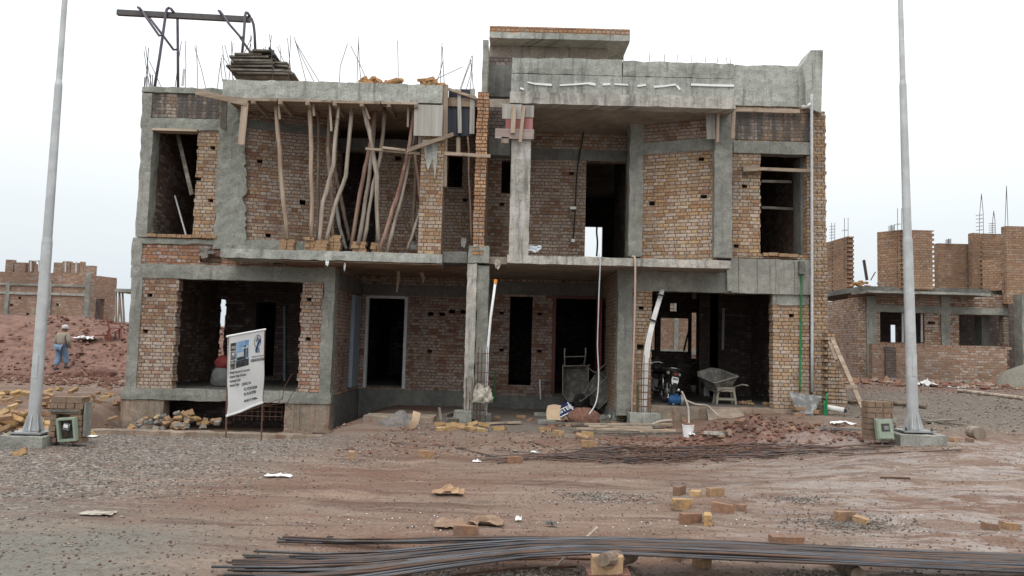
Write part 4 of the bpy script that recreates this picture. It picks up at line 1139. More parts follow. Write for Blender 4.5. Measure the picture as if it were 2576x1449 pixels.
def meter_box(c, wd, h, dp, mat, label, closed):
    r = thing('meter_box', label, 'meter box', c)
    c = Vector(c)

    def q(x, y, z): return c + mat @ Vector((x, y, z))
    if closed:
        mb = MB().obox(q(0, 0, h / 2), wd, dp, h, mat); mb.build('case', 'meter_green', r)
        mb = MB().obox(q(0, -dp / 2 - .008, h / 2), wd * .86, .014, h * .9, mat); do = mb.build('door', 'meter_green', r)
        mb = MB().obox(q(0, -dp / 2 - .018, h * .62), wd * .5, .008, h * .40, mat); mb.build('meter_window', 'meter_dark', do)
        mb = MB().obox(q(.01, -dp / 2 - .024, h * .60), wd * .28, .006, h * .2, mat); mb.build('meter_dial', 'meter_glass', do)
        mb = MB().obox(q(wd * .36, -dp / 2 - .018, h * .4), .012, .01, .05, mat); mb.build('latch', 'chrome', do)
    else:
        mb = MB()
        for sx in (-1, 1): mb.obox(q(sx * (wd / 2 - .016), 0, h / 2), .032, dp, h, mat)
        mb.obox(q(0, 0, h - .014), wd - .064, dp, .028, mat); mb.obox(q(0, 0, .014), wd - .064, dp, .028, mat)
        mb.build('case', 'meter_green', r)
        mb = MB().obox(q(0, dp / 2 - .01, h / 2), wd - .064, .012, h - .056, mat); mb.build('back_plate', 'meter_dark', r)
        mb = MB().obox(q(0, .0, h * .62), .09, .05, .10, mat @ Matrix.Rotation(.35, 3, 'Y')); mm = mb.build('electricity_meter', 'meter_glass', r)
        mb = MB().obox(q(0, -.035, h * .66), .065, .012, .045, mat @ Matrix.Rotation(.35, 3, 'Y')); mb.build('dial_cover', 'white_pl', mm)
        mb = MB().tube([q(-.02, 0, h * .55), q(-.05, -.02, h * .45), q(.0, 0, h * .3), q(-.06, -.01, h * .2)], .006, 5); mb.build('loose_wire', 'rebar_rust', r)
    return r


p0 = P(163, 1111, YP1 - .12)
meter_box((p0.x, YP1 - .03, p0.z), .27, .345, .09, Matrix.Rotation(R(-5), 3, 'Y') @ Matrix.Rotation(R(6), 3, 'X'), 'open pale green meter box leaning inside the shelved brick pier', False)
p0 = P(2230, 1106, YP2 - .18)
meter_box((p0.x, YP2 - .14, p0.z), .235, .29, .11, Matrix.Rotation(R(-6), 3, 'X') @ Matrix.Rotation(R(-3), 3, 'Y') @ Matrix.Rotation(R(-8), 3, 'Z'), 'closed pale green meter box leaning against the low brick pier', True)

# banner on two steel posts
ba, bb = P(570, 1045, 13.7), P(661, 1012, 14.95)
ta, tb = P(573, 846, 13.7), P(665, 829, 14.95)
bn = thing('site_banner', 'white contractor banner with blue logo on two steel posts before the ground floor window', 'banner', (ba.x, ba.y, gz(ba.x, ba.y)))
ax_ = (tb - ta); ax_.z = 0; Wb = ax_.length; ux = ax_.normalized(); nb = Vector((ux.y, -ux.x, 0))


def bpt(u, v, off=0.0):
    """u 0..1 across, v 0..1 up"""
    p = (ba.lerp(bb, u)).lerp(ta.lerp(tb, u), v)
    wv = .018 * math.sin(u * 7 + v * 3) * (1 - v) + .022 * math.sin(v * 9 + u * 4) * (1 - v) ** 1.5
    return p + nb * (off + wv)


mb = MB().grid(lambda u, v: bpt(u, v), 24, 30); mb.build('vinyl_sheet', 'vinyl', bn, smooth=True)
mb = MB(); mb.tube([bpt(-.02, 1.0), bpt(1.03, 1.0)], .02, 8); mb.build('top_hem_roll', 'vinyl', bn)
mb = MB(); mb.tube([bpt(i / 10, .0) + Vector((0, 0, -.008)) for i in range(11)], .022, 8); mb.build('bottom_hem_roll', 'vinyl', bn)
for (b0, t0) in ((ba, ta), (bb, tb)):
    mb = MB(); mb.tube([(b0.x + .005, b0.y + .03, gz(b0.x, b0.y) - .2), (t0.x, t0.y + .03, t0.z)], .016, 8); mb.build('post', 'rebar_rust', bn)


def bpanel(name, mat, u0, u1, v0, v1, off, nu=6, nv=8):
    mb = MB().grid(lambda u, v: bpt(u0 + (u1 - u0) * u, v0 + (v1 - v0) * v, off), nu, nv)
    return mb.build(name, mat, bn)


bpanel('picture_sky', 'pic_sky', .22, .56, .62, .905, .004)
bpanel('picture_lawn', 'pic_dark', .22, .56, .565, .655, .005)
bpanel('picture_building', 'pic_pale', .24, .42, .70, .76, .0055)
bpanel('picture_building', 'pic_dark', .24, .42, .66, .70, .0055)
bpanel('picture_building', 'pic_dark', .425, .475, .65, .84, .006)
bpanel('picture_building', 'pic_pale', .48, .54, .66, .83, .0055)
bpanel('picture_building', 'pic_dark', .49, .53, .67, .80, .0065)
bpanel('picture_building', 'pic_pale', .36, .54, .80, .815, .0067)
bpanel('picture_room', 'pic_dark', .07, .21, .80, .90, .004)
bpanel('picture_room', 'pic_room', .08, .20, .82, .86, .006)
bpanel('picture_room', 'pic_room', .07, .21, .685, .79, .004)
bpanel('picture_room', 'pic_pale', .10, .17, .74, .775, .006)
bpanel('picture_room', 'pic_room', .065, .205, .56, .675, .004)
bpanel('picture_room', 'pic_dark', .09, .18, .60, .63, .006)


def btext(s, u, v, h, mat, squeeze=1.0, bold=0.0, align='LEFT'):
    cu = bpy.data.curves.new('lettering', 'FONT')
    cu.body = s; cu.size = h; cu.align_x = align; cu.offset = bold * h; cu.extrude = .0008
    cu.materials.append(M[mat])
    o = bpy.data.objects.new('lettering', cu)
    COL.objects.link(o); o.parent = bn
    p = bpt(u, v, .008); p1 = bpt(min(1.3, u + .1), v, .008)
    xa_ = (p1 - p).normalized(); za_ = (bpt(u, min(1, v + .05), .008) - p).normalized(); na = xa_.cross(za_).normalized()
    za_ = na.cross(xa_)
    m = Matrix((xa_ * squeeze, (bpt(u, v + .04) - bpt(u, v)).normalized(), na)).transposed().to_4x4()
    m.translation = p - org(bn)
    o.matrix_local = m
    return o


btext('STS', .80, .705, .125, 'ink_blue', .75, .02, 'CENTER')
btext('STRUCTURE TECH SOLUTIONS', .80, .645, .042, 'ink_grey', .72, .01, 'CENTER')
btext('DESIGN SOLUTIONS', .80, .59, .075, 'ink_black', .70, .02, 'CENTER')
for i, t in enumerate(('+Design Execution & Construction', '+Exterior Design & Elevation', '+Landscape Design', '+Interior Design')):
    btext(t, .05, .515 - i * .055, .066, 'ink_black', .70, .012)
btext('CONTACT NOW', .56, .305, .072, 'ink_black', .70, .012, 'CENTER')
btext('+92-316-7551453, +92 307-5555264', .54, .235, .074, 'ink_black', .66, .012, 'CENTER')
btext('+92-333-6467130, +92-332-7077007', .53, .17, .074, 'ink_black', .66, .012, 'CENTER')
btext('OVERSEAS BLOCK PARK VIEW CITY ISLAMABAD', .52, .085, .064, 'ink_black', .66, .012, 'CENTER')
# round emblem: ring, three towers, sweeping bands
mb = MB(); cu_, cv_ = .80, .86
ring = [bpt(cu_ + .095 * math.cos(t * math.pi / 12), cv_ + .085 * math.sin(t * math.pi / 12), .007) for t in range(24)]
mb.tube(ring + [ring[0], ring[1]], .006, 6); mb.build('emblem_ring', 'ink_grey', bn)
for du, h0, h1 in ((-.045, -.01, .035), (-.02, -.005, .06), (.005, 0, .075), (.03, 0, .05), (.055, .01, .03)):
    bpanel('emblem_tower', 'ink_grey', cu_ + du - .008, cu_ + du + .008, cv_ + h0, cv_ + h1, .007, 1, 2)
for k in range(3):
    mb = MB(); mb.tube([bpt(cu_ + .09 - t * .02 - k * .012 * t / 4, cv_ + .0 - .0042 * t * t + k * .012, .008) for t in range(0, 7)], .006, 6); mb.build('emblem_band', 'ink_blue', bn)
for k in range(3): bpanel('emblem_tower', 'ink_blue', cu_ + .0 + k * .032, cu_ + .016 + k * .032, cv_ - .065 + k * .012, cv_ - .01, .0075, 1, 2)


# ------------------------------------------------------------------ timber props under the left roof beam
def zig(pts, Y0, Y1, r0, r1, mat, name, label, cat='prop', group=None, n=8):
    """crooked round pole through measured points (bottom first)"""
    m = len(pts)
    ps = [P(x_, y_, Y0 + (Y1 - Y0) * i / (m - 1)) for i, (x_, y_) in enumerate(pts)]
    out, rs = [], []
    for i in range(m - 1):
        for t in range(4):
            q = ps[i].lerp(ps[i + 1], t / 4); f_ = (i + t / 4) / (m - 1)
            out.append(q + mnoise.noise_vector(q * 2.3) * .022 + mnoise.noise_vector(q * 7) * .008); rs.append((r0 + (r1 - r0) * f_) * (1 + .28 * mnoise.noise(q * 5)))
    out.append(ps[-1]); rs.append(r1)
    mb = MB().tube(out, rs, n)
    return mb.build(name, mat, smooth=True, label=label, cat=cat, group=group, origin=ps[0])


def z3(*pts): return [(x_ * .3241 + 771.4, y_ * .3241 + 201.2) for x_, y_ in pts]


PG = 'timber props holding up the left roof beam'
props_ = [
    ([(722, 602), (705, 420), (692, 246)], 16.45, 16.5, .062, .055, 'plank_v', 'leftmost squared prop, slanting across the pale bay brickwork'),
    ([(784, 597), (783, 420), (780, 246)], 16.6, 16.6, .055, .055, 'plank_v', 'straight upright squared prop, second from the left'),
    (z3((85, 1250), (92, 700), (90, 215)), 16.95, 17.0, .05, .045, 'pole_bark', 'dark bark-covered upright prop close behind the second squared prop'),
    (z3((100, 1262), (128, 950), (208, 660), (245, 195)), 16.5, 16.55, .055, .05, 'pole_wood', 'pale peeled prop that bows to the right on its way up'),
    (z3((198, 1215), (200, 920), (165, 560), (180, 180)), 16.75, 16.8, .06, .055, 'pole_bark', 'knotty prop standing on the tall brick packer'),
    (z3((335, 1250), (262, 900), (215, 640)), 17.3, 17.2, .055, .045, 'pole_bark', 'short leaning prop ending halfway behind the knotty prop'),
    (z3((308, 1312), (262, 1160), (232, 980)), 17.0, 17.2, .05, .045, 'plank_grey', 'grey stub of a prop leaning in the dark doorway'),
    (z3((148, 1250), (215, 1000), (308, 745), (350, 195)), 16.65, 16.6, .055, .055, 'pole_wood', 'prop with a sharp elbow leaning across the dark doorway'),
    (z3((340, 1310), (438, 750), (500, 480), (545, 190)), 16.7, 16.75, .06, .05, 'pole_red', 'reddish grey prop leaning right beside the dark doorway'),
    (z3((402, 1278), (478, 800), (510, 520), (540, 200)), 16.5, 16.9, .06, .045, 'pole_wood', 'pale straight prop in front of the reddish grey one'),
    (z3((440, 1272), (518, 820), (572, 600), (612, 205)), 16.6, 16.8, .055, .05, 'pole_wood', 'long pale prop crossing behind the forked bent prop'),
    (z3((556, 1250), (546, 750), (500, 480), (440, 165)), 16.45, 16.5, .06, .06, 'pole_wood', 'bent prop leaning left at its top, upright at its foot'),
    (z3((570, 1322), (700, 900), (790, 560), (835, 220)), 16.45, 16.5, .05, .045, 'pole_red', 'long slanting prop with red painted marks'),
    (z3((626, 1322), (760, 800), (832, 430)), 16.5, 16.6, .05, .045, 'pole_wood', 'slanting prop just under the red marked one'),
    (z3((786, 1312), (840, 1150), (882, 1010)), 16.8, 16.9, .045, .045, 'pole_wood', 'short pale prop foot beside the brick balcony pier'),
    (z3((882, 940), (868, 760), (842, 580)), 16.75, 16.75, .045, .045, 'pole_red', 'reddish upper stub beside the brick balcony pier'),
    (z3((838, 1250), (738, 1030), (660, 800), (598, 560)), 17.9, 17.9, .04, .035, 'pole_bark', 'thin dim prop far back against the recessed brick wall'),
    (z3((822, 1240), (850, 700), (850, 430)), 17.3, 17.3, .05, .05, 'pole_bark', 'dark upright prop half behind the brick balcony pier'),
]
for pts, y0, y1, r0, r1, m_, lb in props_:
    pr_ = zig(pts, y0, y1, r0 * .86, r1 * .84, m_, 'timber_prop', lb, 'prop', PG)
    if 'red painted' in lb:
        for (u, v_) in ((700, 880), (715, 845), (748, 720), (770, 640)):
            c_ = P(*z3((u, v_))[0], 16.42); rg_ = MB().tube([c_ + Vector((.034 * math.cos(t * .785), -.03, .05 * math.sin(t * .785) + .02 * math.cos(t * .785))) for t in range(7)], .007, 5)
            rg_.build('paint_mark', 'red_door', pr_)
# painted red marks: short bands round the marked prop
zig(z3((1281, 1272), (1265, 850), (1250, 440)), 16.55, 16.6, .022, .020, 'pole_red', 'scaffold_pole', 'thin straight pole standing before the small dark window', 'pole')


def packer(px0, px1, py0, py1, Y, label):
    x0, x1 = X(px0, py1, Y), X(px1, py1, Y); zb = ZS1; zt = Z((px0 + px1) / 2, py0, Y)
    mb = MB(); z = zb + .012
    while z < zt:
        j = random.uniform(-.02, .02); k = random.random() < .5
        if k: mb.box(x0 + j, (x0 + x1) / 2 - .004, Y - .02 + j, Y + .2, z, z + .075); mb.box((x0 + x1) / 2 + .004, x1 + j, Y + j * .5, Y + .2, z, z + .075)
        else: mb.box(x0 + j, x1 + j, Y + j, Y + .2, z, z + .075)
        z += .08
    mb.build('brick_packer', 'block_tan', label=label, cat='bricks', group='brick packers under the props', origin=((x0 + x1) / 2, Y, zb))


packer(703, 738, 602, 628, 16.42, 'small stack of bricks under the leftmost squared prop')
packer(769, 792, 598, 612, 16.58, 'single brick under the second squared prop')
packer(792, 822, 606, 630, 16.45, 'brick stack under the pale bowed prop')
packer(821, 855, 596, 630, 16.7, 'tallest brick stack under the knotty prop')
packer(886, 920, 613, 630, 16.5, 'brick stack under the pale straight prop')
packer(933, 960, 612, 630, 16.6, 'brick stack topped by a short plank end')
# heads, wedges and bracing boards


def board(a, b, wd, th, Y0, Y1, mat, name, label, cat='board', group=None, up=(0, 1, 0)):
    a, b = P(*a, Y0), P(*b, Y1)
    return MB().bar(a, b, wd, th, 0, up).build(name, mat, label=label, cat=cat, group=group, origin=a)


for i, (a_, b_, lb) in enumerate((((700, 250), (704, 300), 'short wedge board beside the head of the leftmost prop'), ((788, 246), (790, 292), 'short board nailed at the head of the second prop'),
                    ((829, 250), (834, 330), 'narrow board hanging beside the bowed prop head'), ((853, 252), (850, 298), 'short dark board at the head of the elbow prop'), ((912, 250), (930, 300), 'split board at the head of the bent prop'), ((1027, 268), (1026, 320), 'board hanging in the dark near the grey form panel'))):
    board(a_, b_, .045, .03, 16.42, 16.42, 'plank_v', 'wedge_board', lb, 'board', 'short boards nailed at the prop heads')
for (a_, b_, lb) in (((655, 250), (690, 262), 'prop head block'), ):
    pass
board((493, 231), (622, 260), .13, .035, 16.20, 16.24, 'plank', 'bracing_plank', 'long pale plank sloping from the brick panel to the roof beam', 'plank')
board((564, 250), (562, 326), .155, .03, 16.26, 16.9, 'plank_grey', 'hanging_board', 'grey cement-stained board hanging below the sloping plank', 'board')
board((617, 258), (607, 364), .15, .035, 16.25, 16.27, 'plank_v', 'hanging_board', 'brown board hanging from the end of the sloping plank', 'board')
board((920, 374), (1056, 387), .06, .05, 16.35, 16.35, 'plank', 'ledger_board', 'horizontal board tied across the slanting props', 'plank')
board((962, 371), (1020, 378), .05, .04, 16.30, 16.30, 'plank', 'ledger_board', 'short batten lying on the horizontal board across the props', 'plank')
board((1024, 379), (1141, 338), .085, .06, 16.22, 16.24, 'plank', 'raker_board', 'diagonal timber rising across the brick balcony pier', 'plank')
board((1118, 386), (1234, 393), .075, .05, 16.22, 16.22, 'plank', 'through_board', 'horizontal timber passing across the orange brick wall end', 'plank')
mb = MB(); q0, q1 = P(1043, 263, YB - .04), P(1112, 343, YB - .04)
mb.box(q0.x, q1.x, YB - .05, YB - .012, q1.z, q0.z); mb.build('plywood_sheet', 'board_grey', label='square grey plywood form panel on the balcony pier', cat='panel', origin=((q0.x + q1.x) / 2, YB - .03, q1.z))
board((1122, 214), (1118, 470), .10, .07, 16.4, 16.4, 'plank_v', 'form_post', 'tall split post beside the black form panels', 'post')
board((1113, 214), (1112, 300), .05, .06, 16.4, 16.4, 'plank_v', 'form_post', 'thin splintered lath left of the tall split post', 'post')
for (u0, u1, lb) in ((1129, 1157, 'black form panel next to the tall split post'), (1158, 1188, 'black form panel next to the orange brick wall end')):
    q0, q1 = P(u0, 224, 16.6), P(u1, 342, 16.6)
    MB().box(q0.x, q1.x, 16.6, 16.62, q1.z, q0.z).build('plywood_sheet', 'board_black', label=lb, cat='panel', group='black form panels', origin=((q0.x + q1.x) / 2, 16.6, q1.z))
board((1155, 226), (1157, 335), .085, .04, 16.55, 16.55, 'plank_grey', 'form_batten', 'upright batten down the middle of the black panels', 'batten')
board((1189, 224), (1187, 337), .11, .04, 16.55, 16.55, 'plank_grey', 'form_batten', 'upright batten at the right edge of the black panels', 'batten')
board((1128, 224), (1198, 247), .06, .04, 16.5, 16.5, 'plank', 'form_batten', 'sloping batten across the top of the black panels', 'batten')
board((1153, 345), (1153, 385), .09, .03, 16.65, 16.65, 'plank_v', 'hanging_board', 'short board hanging below the black panels', 'board')
board((1057, 340), (1056, 362), .07, .05, 16.5, 16.5, 'plank_grey', 'form_post', 'short grey post under the grey plywood panel', 'post')
# shuttering planks under the roof beam
for i, (x0, x1, dy, th) in enumerate(((575, 700, 0, .035), (700, 838, .0, .03), (838, 960, 0, .035), (960, 1056, .0, .03))):
    zz = ZRbl - .035
    for j in range(3):
        xa_, xb_ = X(x0 + 6 * j, 255, YB), X(x1 - 3, 255, YB)
        MB().box(xa_, xb_, YB - .05 + j * .27, YB + .19 + j * .27, zz - th + random.uniform(-.004, .004), zz + .02).build(
            'shuttering_plank', 'plank', label='shuttering plank under the roof beam above the props', cat='plank', group='planks under the left roof beam', origin=((xa_ + xb_) / 2, YB + j * .27, zz))
for i in range(7):
    xx = X(640 + i * 68, 262, YB)
    MB().box(xx - .04, xx + .04, YB - .10, YW - .1, ZRbl - .15, ZRbl - .075).build('shuttering_joist', 'plank_v', label='joist end carrying the shuttering planks of the roof beam', cat='joist', group='joists under the left roof beam', origin=(xx, YB, ZRbl - .15))
# right house: form boards round the column head
for (c, lb, m_, Yo) in (((1264, 1312, 262, 300), 'grey form board highest at the column head', 'board_grey', 0), ((1312, 1343, 265, 296), 'dark grey form board at the top right of the column head', 'plank_grey', 0), ((1272, 1340, 296, 330), 'red form board on the column head', 'board_red', .01), ((1246, 1343, 324, 351), 'wide pinkish form board lowest on the column head', 'board_pink', -.02)):
    q0, q1 = P(c[0], c[2], YB - .03), P(c[1], c[3], YB - .03)
    if m_ == 'board_pink' and m_ not in M: M[m_] = wood_mat('board_pink', (0.26, 0.20, 0.18), (0.38, 0.32, 0.29), 0, 5)
    MB().box(q0.x, q1.x, YB - .045 + Yo, YB - .025 + Yo, q1.z, q0.z).build('form_board', m_, label=lb, cat='board', group='form boards on the column head', origin=((q0.x + q1.x) / 2, YB - .03, q1.z))
board((1293, 268), (1290, 335), .10, .04, 16.2, 16.2, 'plank_v', 'form_batten', 'left upright batten over the red form board', 'batten')
board((1318, 266), (1308, 358), .075, .04, 16.2, 16.2, 'plank_v', 'form_batten', 'right upright batten tapering below the red form board', 'batten')
board((1271, 345), (1270, 360), .16, .03, 16.25, 16.25, 'plank_v', 'form_batten', 'splintered stub below the pinkish form board', 'batten')
board((1786, 282), (1789, 350), .20, .02, 16.7, 16.72, 'plank_grey', 'form_board', 'grey form board between two battens under the parapet', 'board')
board((1806, 282), (1805, 358), .06, .04, 16.6, 16.6, 'plank_v', 'form_batten', 'left batten of the grey form board under the parapet', 'batten')
board((1846, 277), (1842, 348), .08, .05, 16.6, 16.6, 'plank_v', 'form_batten', 'right batten of the grey form board under the parapet', 'batten')
board((1852, 276), (2010, 281), .09, .05, 17.1, 17.1, 'plank', 'edge_plank', 'pinkish plank lying along the top of the stained brick panel', 'plank')
board((1868, 426), (1906, 425), .12, .10, 17.12, 17.12, 'plank', 'scaffold_board', 'short block end on the brick pier beside the upper opening', 'board')
board((1888, 424), (2037, 430), .075, .05, 17.12, 17.12, 'plank', 'scaffold_board', 'pale board fixed across the upper right opening', 'board')
board((1914, 456), (1990, 458), .06, .05, 17.6, 17.9, 'plank_old', 'scaffold_board', 'dim higher rung inside the upper right opening', 'board')
board((1914, 522), (1994, 526), .06, .06, 17.6, 17.9, 'plank_old', 'scaffold_board', 'dim lower rung inside the upper right opening', 'board')
board((447, 335), (483, 490), .09, .05, 17.9, 17.5, 'plank_old', 'leaning_plank', 'dim plank leaning inside the upper left opening', 'plank')
board((440, 492), (470, 598), .03, .03, 17.9, 17.6, 'frame_grey', 'leaning_rod', 'thin pale rod leaning inside the upper left opening', 'rod')

# ------------------------------------------------------------------ on the roofs


def z1p(x_, y_): return (x_ * .2604 + 268.3, y_ * .2604)


bars = [((365, 840), (405, 465)), ((420, 840), (360, 488)), ((440, 835), (376, 450)), ((400, 845), (403, 465)), ((535, 835), (412, 590)), ((660, 835), (722, 400)), ((758, 835), (758, 392)), ((876, 840), (863, 432)), ((960, 840), (850, 458)), ((1068, 845), (1110, 555)), ((1118, 760), (1106, 560)), ((1155, 750), (1120, 440)), ((1225, 745), (1140, 432)), ((1180, 750), (1222, 410)), ((1218, 745), (1205, 398)), ((1240, 690), (1112, 530)),
        ((1325, 760), (1405, 340)), ((1398, 760), (1390, 340)), ((1250, 650), (1395, 370)), ((1510, 765), (1595, 340)), ((1605, 740), (1572, 330)), ((1515, 490), (1512, 460)), ((1530, 490), (1537, 450)), ((1680, 600), (1672, 436)), ((1735, 620), (1650, 455)), ((1750, 770), (1780, 335)), ((1785, 720), (1747, 368)), ((1928, 775), (1812, 360)), ((2008, 778), (1818, 395)), ((2062, 778), (1822, 400)), ((2248, 785), (2256, 640), (2326, 424)), ((2418, 790), (2437, 355)), ((2458, 790), (2435, 400)), ((2530, 790), (2356, 440))]
bars = [tuple(z1p(*q) for q in b) for b in bars]
bars += [((1002, 209), (1000, 102)), ((1108, 212), (1112, 108)), ((1118, 212), (1113, 118)), ((1094, 212), (1115, 150)), ((1157, 218), (1187, 140)), ((1160, 218), (1186, 152)), ((1182, 222), (1189, 140)), ((1191, 222), (1184, 150)), ((1172, 222), (1188, 160)), ((1060, 212), (1164, 168))]
for i, b in enumerate(bars):
    Yb = 17.6 if b[0][0] < 550 else 16.9 + (i % 5) * .25
    pts = [P(x_, y_ + (6 if j == 0 else 0), Yb) for j, (x_, y_) in enumerate(b)]
    if len(pts) == 2: pts = [pts[0], pts[0].lerp(pts[1], .5) + Vector((random.uniform(-.02, .02), 0, 0)), pts[1]]
    MB().tube(pts, .0085, 5).build('roof_starter_bar', 'rebar', LH)
for (px, h) in ((363, 28), (368, 30), (378, 35), (383, 34)):
    MB().tube([P(px, 222, 17.6), P(px + 1, 222 - h, 17.6)], .010, 5).build('roof_starter_bar', 'rebar', LH)
board((459, 216), (463, 174), .05, .02, 17.5, 17.5, 'frame_grey', 'upright_batten', 'short pale batten standing on the left roof edge', 'batten')

ht = thing('lifting_frame', 'dark bent pipe frames carrying a steel beam above the left roof', 'lifting frame', tuple(P(448, 216, 17.9)))


def hp(pts, Y0=17.9, Y1=None, r=.035):
    Y1 = Y0 if Y1 is None else Y1; m = len(pts)
    return [P(*z1p(*q), Y0 + (Y1 - Y0) * i / (m - 1)) for i, q in enumerate(pts)]


a, b = P(*z1p(105, 122), 17.75), P(*z1p(1388, 190), 17.75)
MB().bar(a, b, .13, .1).build('top_beam', 'beam_steel', ht)
for pts, y0, y1 in (([(462, 850), (510, 560), (545, 320), (572, 130), (580, 92), (600, 74), (622, 84), (648, 120)], 17.62, 17.7), ([(690, 850), (688, 480), (685, 190), (672, 165), (640, 140)], 18.2, 18.1),
                    ([(1305, 560), (1325, 340), (1338, 150), (1345, 118), (1362, 122), (1385, 160)], 17.62, 17.7), ([(1437, 510), (1430, 330), (1420, 240), (1402, 185), (1370, 150)], 18.2, 18.1)):
    MB().tube(hp(pts, y0, y1), .034, 8).build('bent_leg', 'steel_paint', ht, smooth=True)
for pts, y0, y1 in (([(340, 105), (300, 68), (318, 75), (420, 220), (508, 345), (545, 335)], 17.6, 17.62), ([(405, 160), (520, 310), (648, 482), (688, 475)], 18.1, 18.2), ([(1110, 140), (1080, 100), (1095, 105), (1190, 240), (1300, 365), (1325, 350)], 17.6, 17.62), ([(1290, 360), (1330, 420), (1400, 522), (1432, 505)], 18.1, 18.2)):
    MB().tube(hp(pts, y0, y1), .030, 8).build('brace_arm', 'steel_paint', ht, smooth=True)

# stack of old planks, bottom to top
st_ = [(1250, 1770, 755), (1290, 1840, 745), (1240, 1690, 735), (1225, 1720, 715), (1240, 1790, 700), (1195, 1640, 680), (1560, 1720, 690), (1230, 1640, 650), (1490, 1760, 640), (1240, 1620, 625), (1430, 1755, 610), (1225, 1600, 590), (1380, 1640, 575), (1260, 1520, 565), (1390, 1640, 550), (1410, 1620, 530), (1400, 1600, 512)]
for i, (u0, u1, y_) in enumerate(st_):
    a, b = P(*z1p(u0, y_), 17.1 + (i % 3) * .06), P(*z1p(u1, y_ + random.uniform(-2, 12)), 17.15 + (i % 2) * .1)
    MB().bar(a, b, .042, .22 + .4 * (i % 2)).build('stacked_plank', 'plank_old', label='weathered plank in the pile stacked on the left roof', cat='plank', group='old planks stacked on the left roof', origin=a)
q = P(*z1p(1560, 500), 17.3)
MB().bar(P(*z1p(1600, 497), 17.1), P(*z1p(1645, 570), 17.1), .05, .5).build('stacked_plank', 'board_black', label='dark panel tipped over the top of the old plank pile', cat='panel', origin=q)


# ------------------------------------------------------------------ far houses
FL = thing('unfinished_house', 'far brick house with roofless upper storey behind the red mud hill', 'house', tuple(P(130, 800, 43)))
YF = 43.0


def fq(x_, y_): return (x_ * .389, y_ * .389 + 603.7)


gzf = 1.2
mb = MB().wall(flat(YF), X(-120, 750, YF), X(222, 750, YF), gzf, Z(110, 686, YF), .3, [hole(28, 770, YF, .2, .15), hole(50, 752, YF, .2, .15), hole(70, 790, YF, .2, .15), hole(145, 770, YF, .2, .15)]); mb.build('brick_wall', 'brick_far', FL)
T, L = slanted((X(222, 750, YF), YF), (X(291, 750, YF + 2.0), YF + 2.0))
k_ = L / 69
mb = MB().wall(T, 0, L, gzf, Z(250, 692, YF), .3, [((241 - 222) * k_, (263 - 222) * k_, Z(250, 814, YF), Z(250, 750, YF))]); mb.build('brick_wall', 'brick_far', FL)
mb = MB()
for (a, b, top) in ((6, 27, 652), (29, 58, 659), (64, 78, 654), (79, 100, 663), (128, 150, 659), (150, 171, 656), (172, 194, 660), (194, 204, 657), (204, 233, 667)):
    mb.box(X(a, 670, YF), X(b, 670, YF) - .02, YF + .25, YF + .5, Z(110, 690, YF), Z((a + b) / 2, top, YF))
islands(mb, 'upper_brick_wall', 'brick_far', FL)
mb = MB()
for (a, b, t, bt) in ((78, 80.5, 656, 683), (98, 101, 656, 683), (165, 169, 658, 685), (192, 194, 659, 686)): mb.bar(P(a, bt, YF + .2), P(a, t, YF + .2), .07, .06)
mb.bar(P(78, 656, YF + .2), P(101, 656.5, YF + .2), .06, .06); mb.build('upper_door_frame', 'frame_grey', FL)
mb = MB(); mb.rbox(X(-120, 716, YF), X(222, 716, YF), YF - .06, YF + .1, Z(110, 720, YF), Z(110, 714, YF), .6, .03); mb.build('concrete_band', 'conc', FL)
mb = MB(); mb.rbox(X(-120, 738, YF), X(222, 738, YF), YF - .06, YF + .1, Z(110, 742, YF), Z(110, 736, YF), .6, .03); mb.build('concrete_band', 'conc_light', FL)
for a, b in ((14, 24), (118, 130), (214, 224)):
    mb = MB(); mb.rbox(X(a, 750, YF), X(b, 750, YF), YF - .07, YF + .1, gzf, Z(a, 686, YF) - (.0 if a > 200 else .5), .5, .03); mb.build('concrete_column', 'conc', FL)
mb = MB().box(X(150, 700, YF), X(284, 700, YF + 3), YF + 3.2, YF + 3.5, gzf, Z(250, 695, YF)); mb.build('inner_wall', 'brick_dark_shaded', FL)
SH = thing('unfinished_house', 'dark open house corner with props beside the left corner column of the big house', 'house', tuple(P(305, 820, 38)))
mb = MB(); mb.box(X(288, 725, 38), X(345, 725, 38), 38, 42, Z(300, 735, 38), Z(300, 726, 38)); mb.box(X(278, 820, 38), X(345, 820, 38), 37.6, 42, Z(300, 826, 38), Z(300, 821, 38)); mb.build('roof_slab', 'conc', SH)
mb = MB(); mb.box(X(289, 780, 38), X(345, 780, 38), 40, 40.3, 1.0, Z(300, 733, 38)); mb.build('brick_wall', 'brick_dark_shaded', SH)
mb = MB()
for a, b in ((297, 301), (307, 300), (313, 308), (292, 292)): mb.tube([P(a, 821, 38.2), P(b, 735, 38.2)], .05, 6)
mb.build('timber_prop', 'pole_wood', SH)

FR_ = thing('unfinished_house', 'far roofless brick house with rebar cages rising from its upper walls', 'house', tuple(P(2360, 960, 25.5)))
Yr = 25.5


def rq(x_, y_): return (x_ * .4861 + 2012.5, y_ * .4861 + 436)


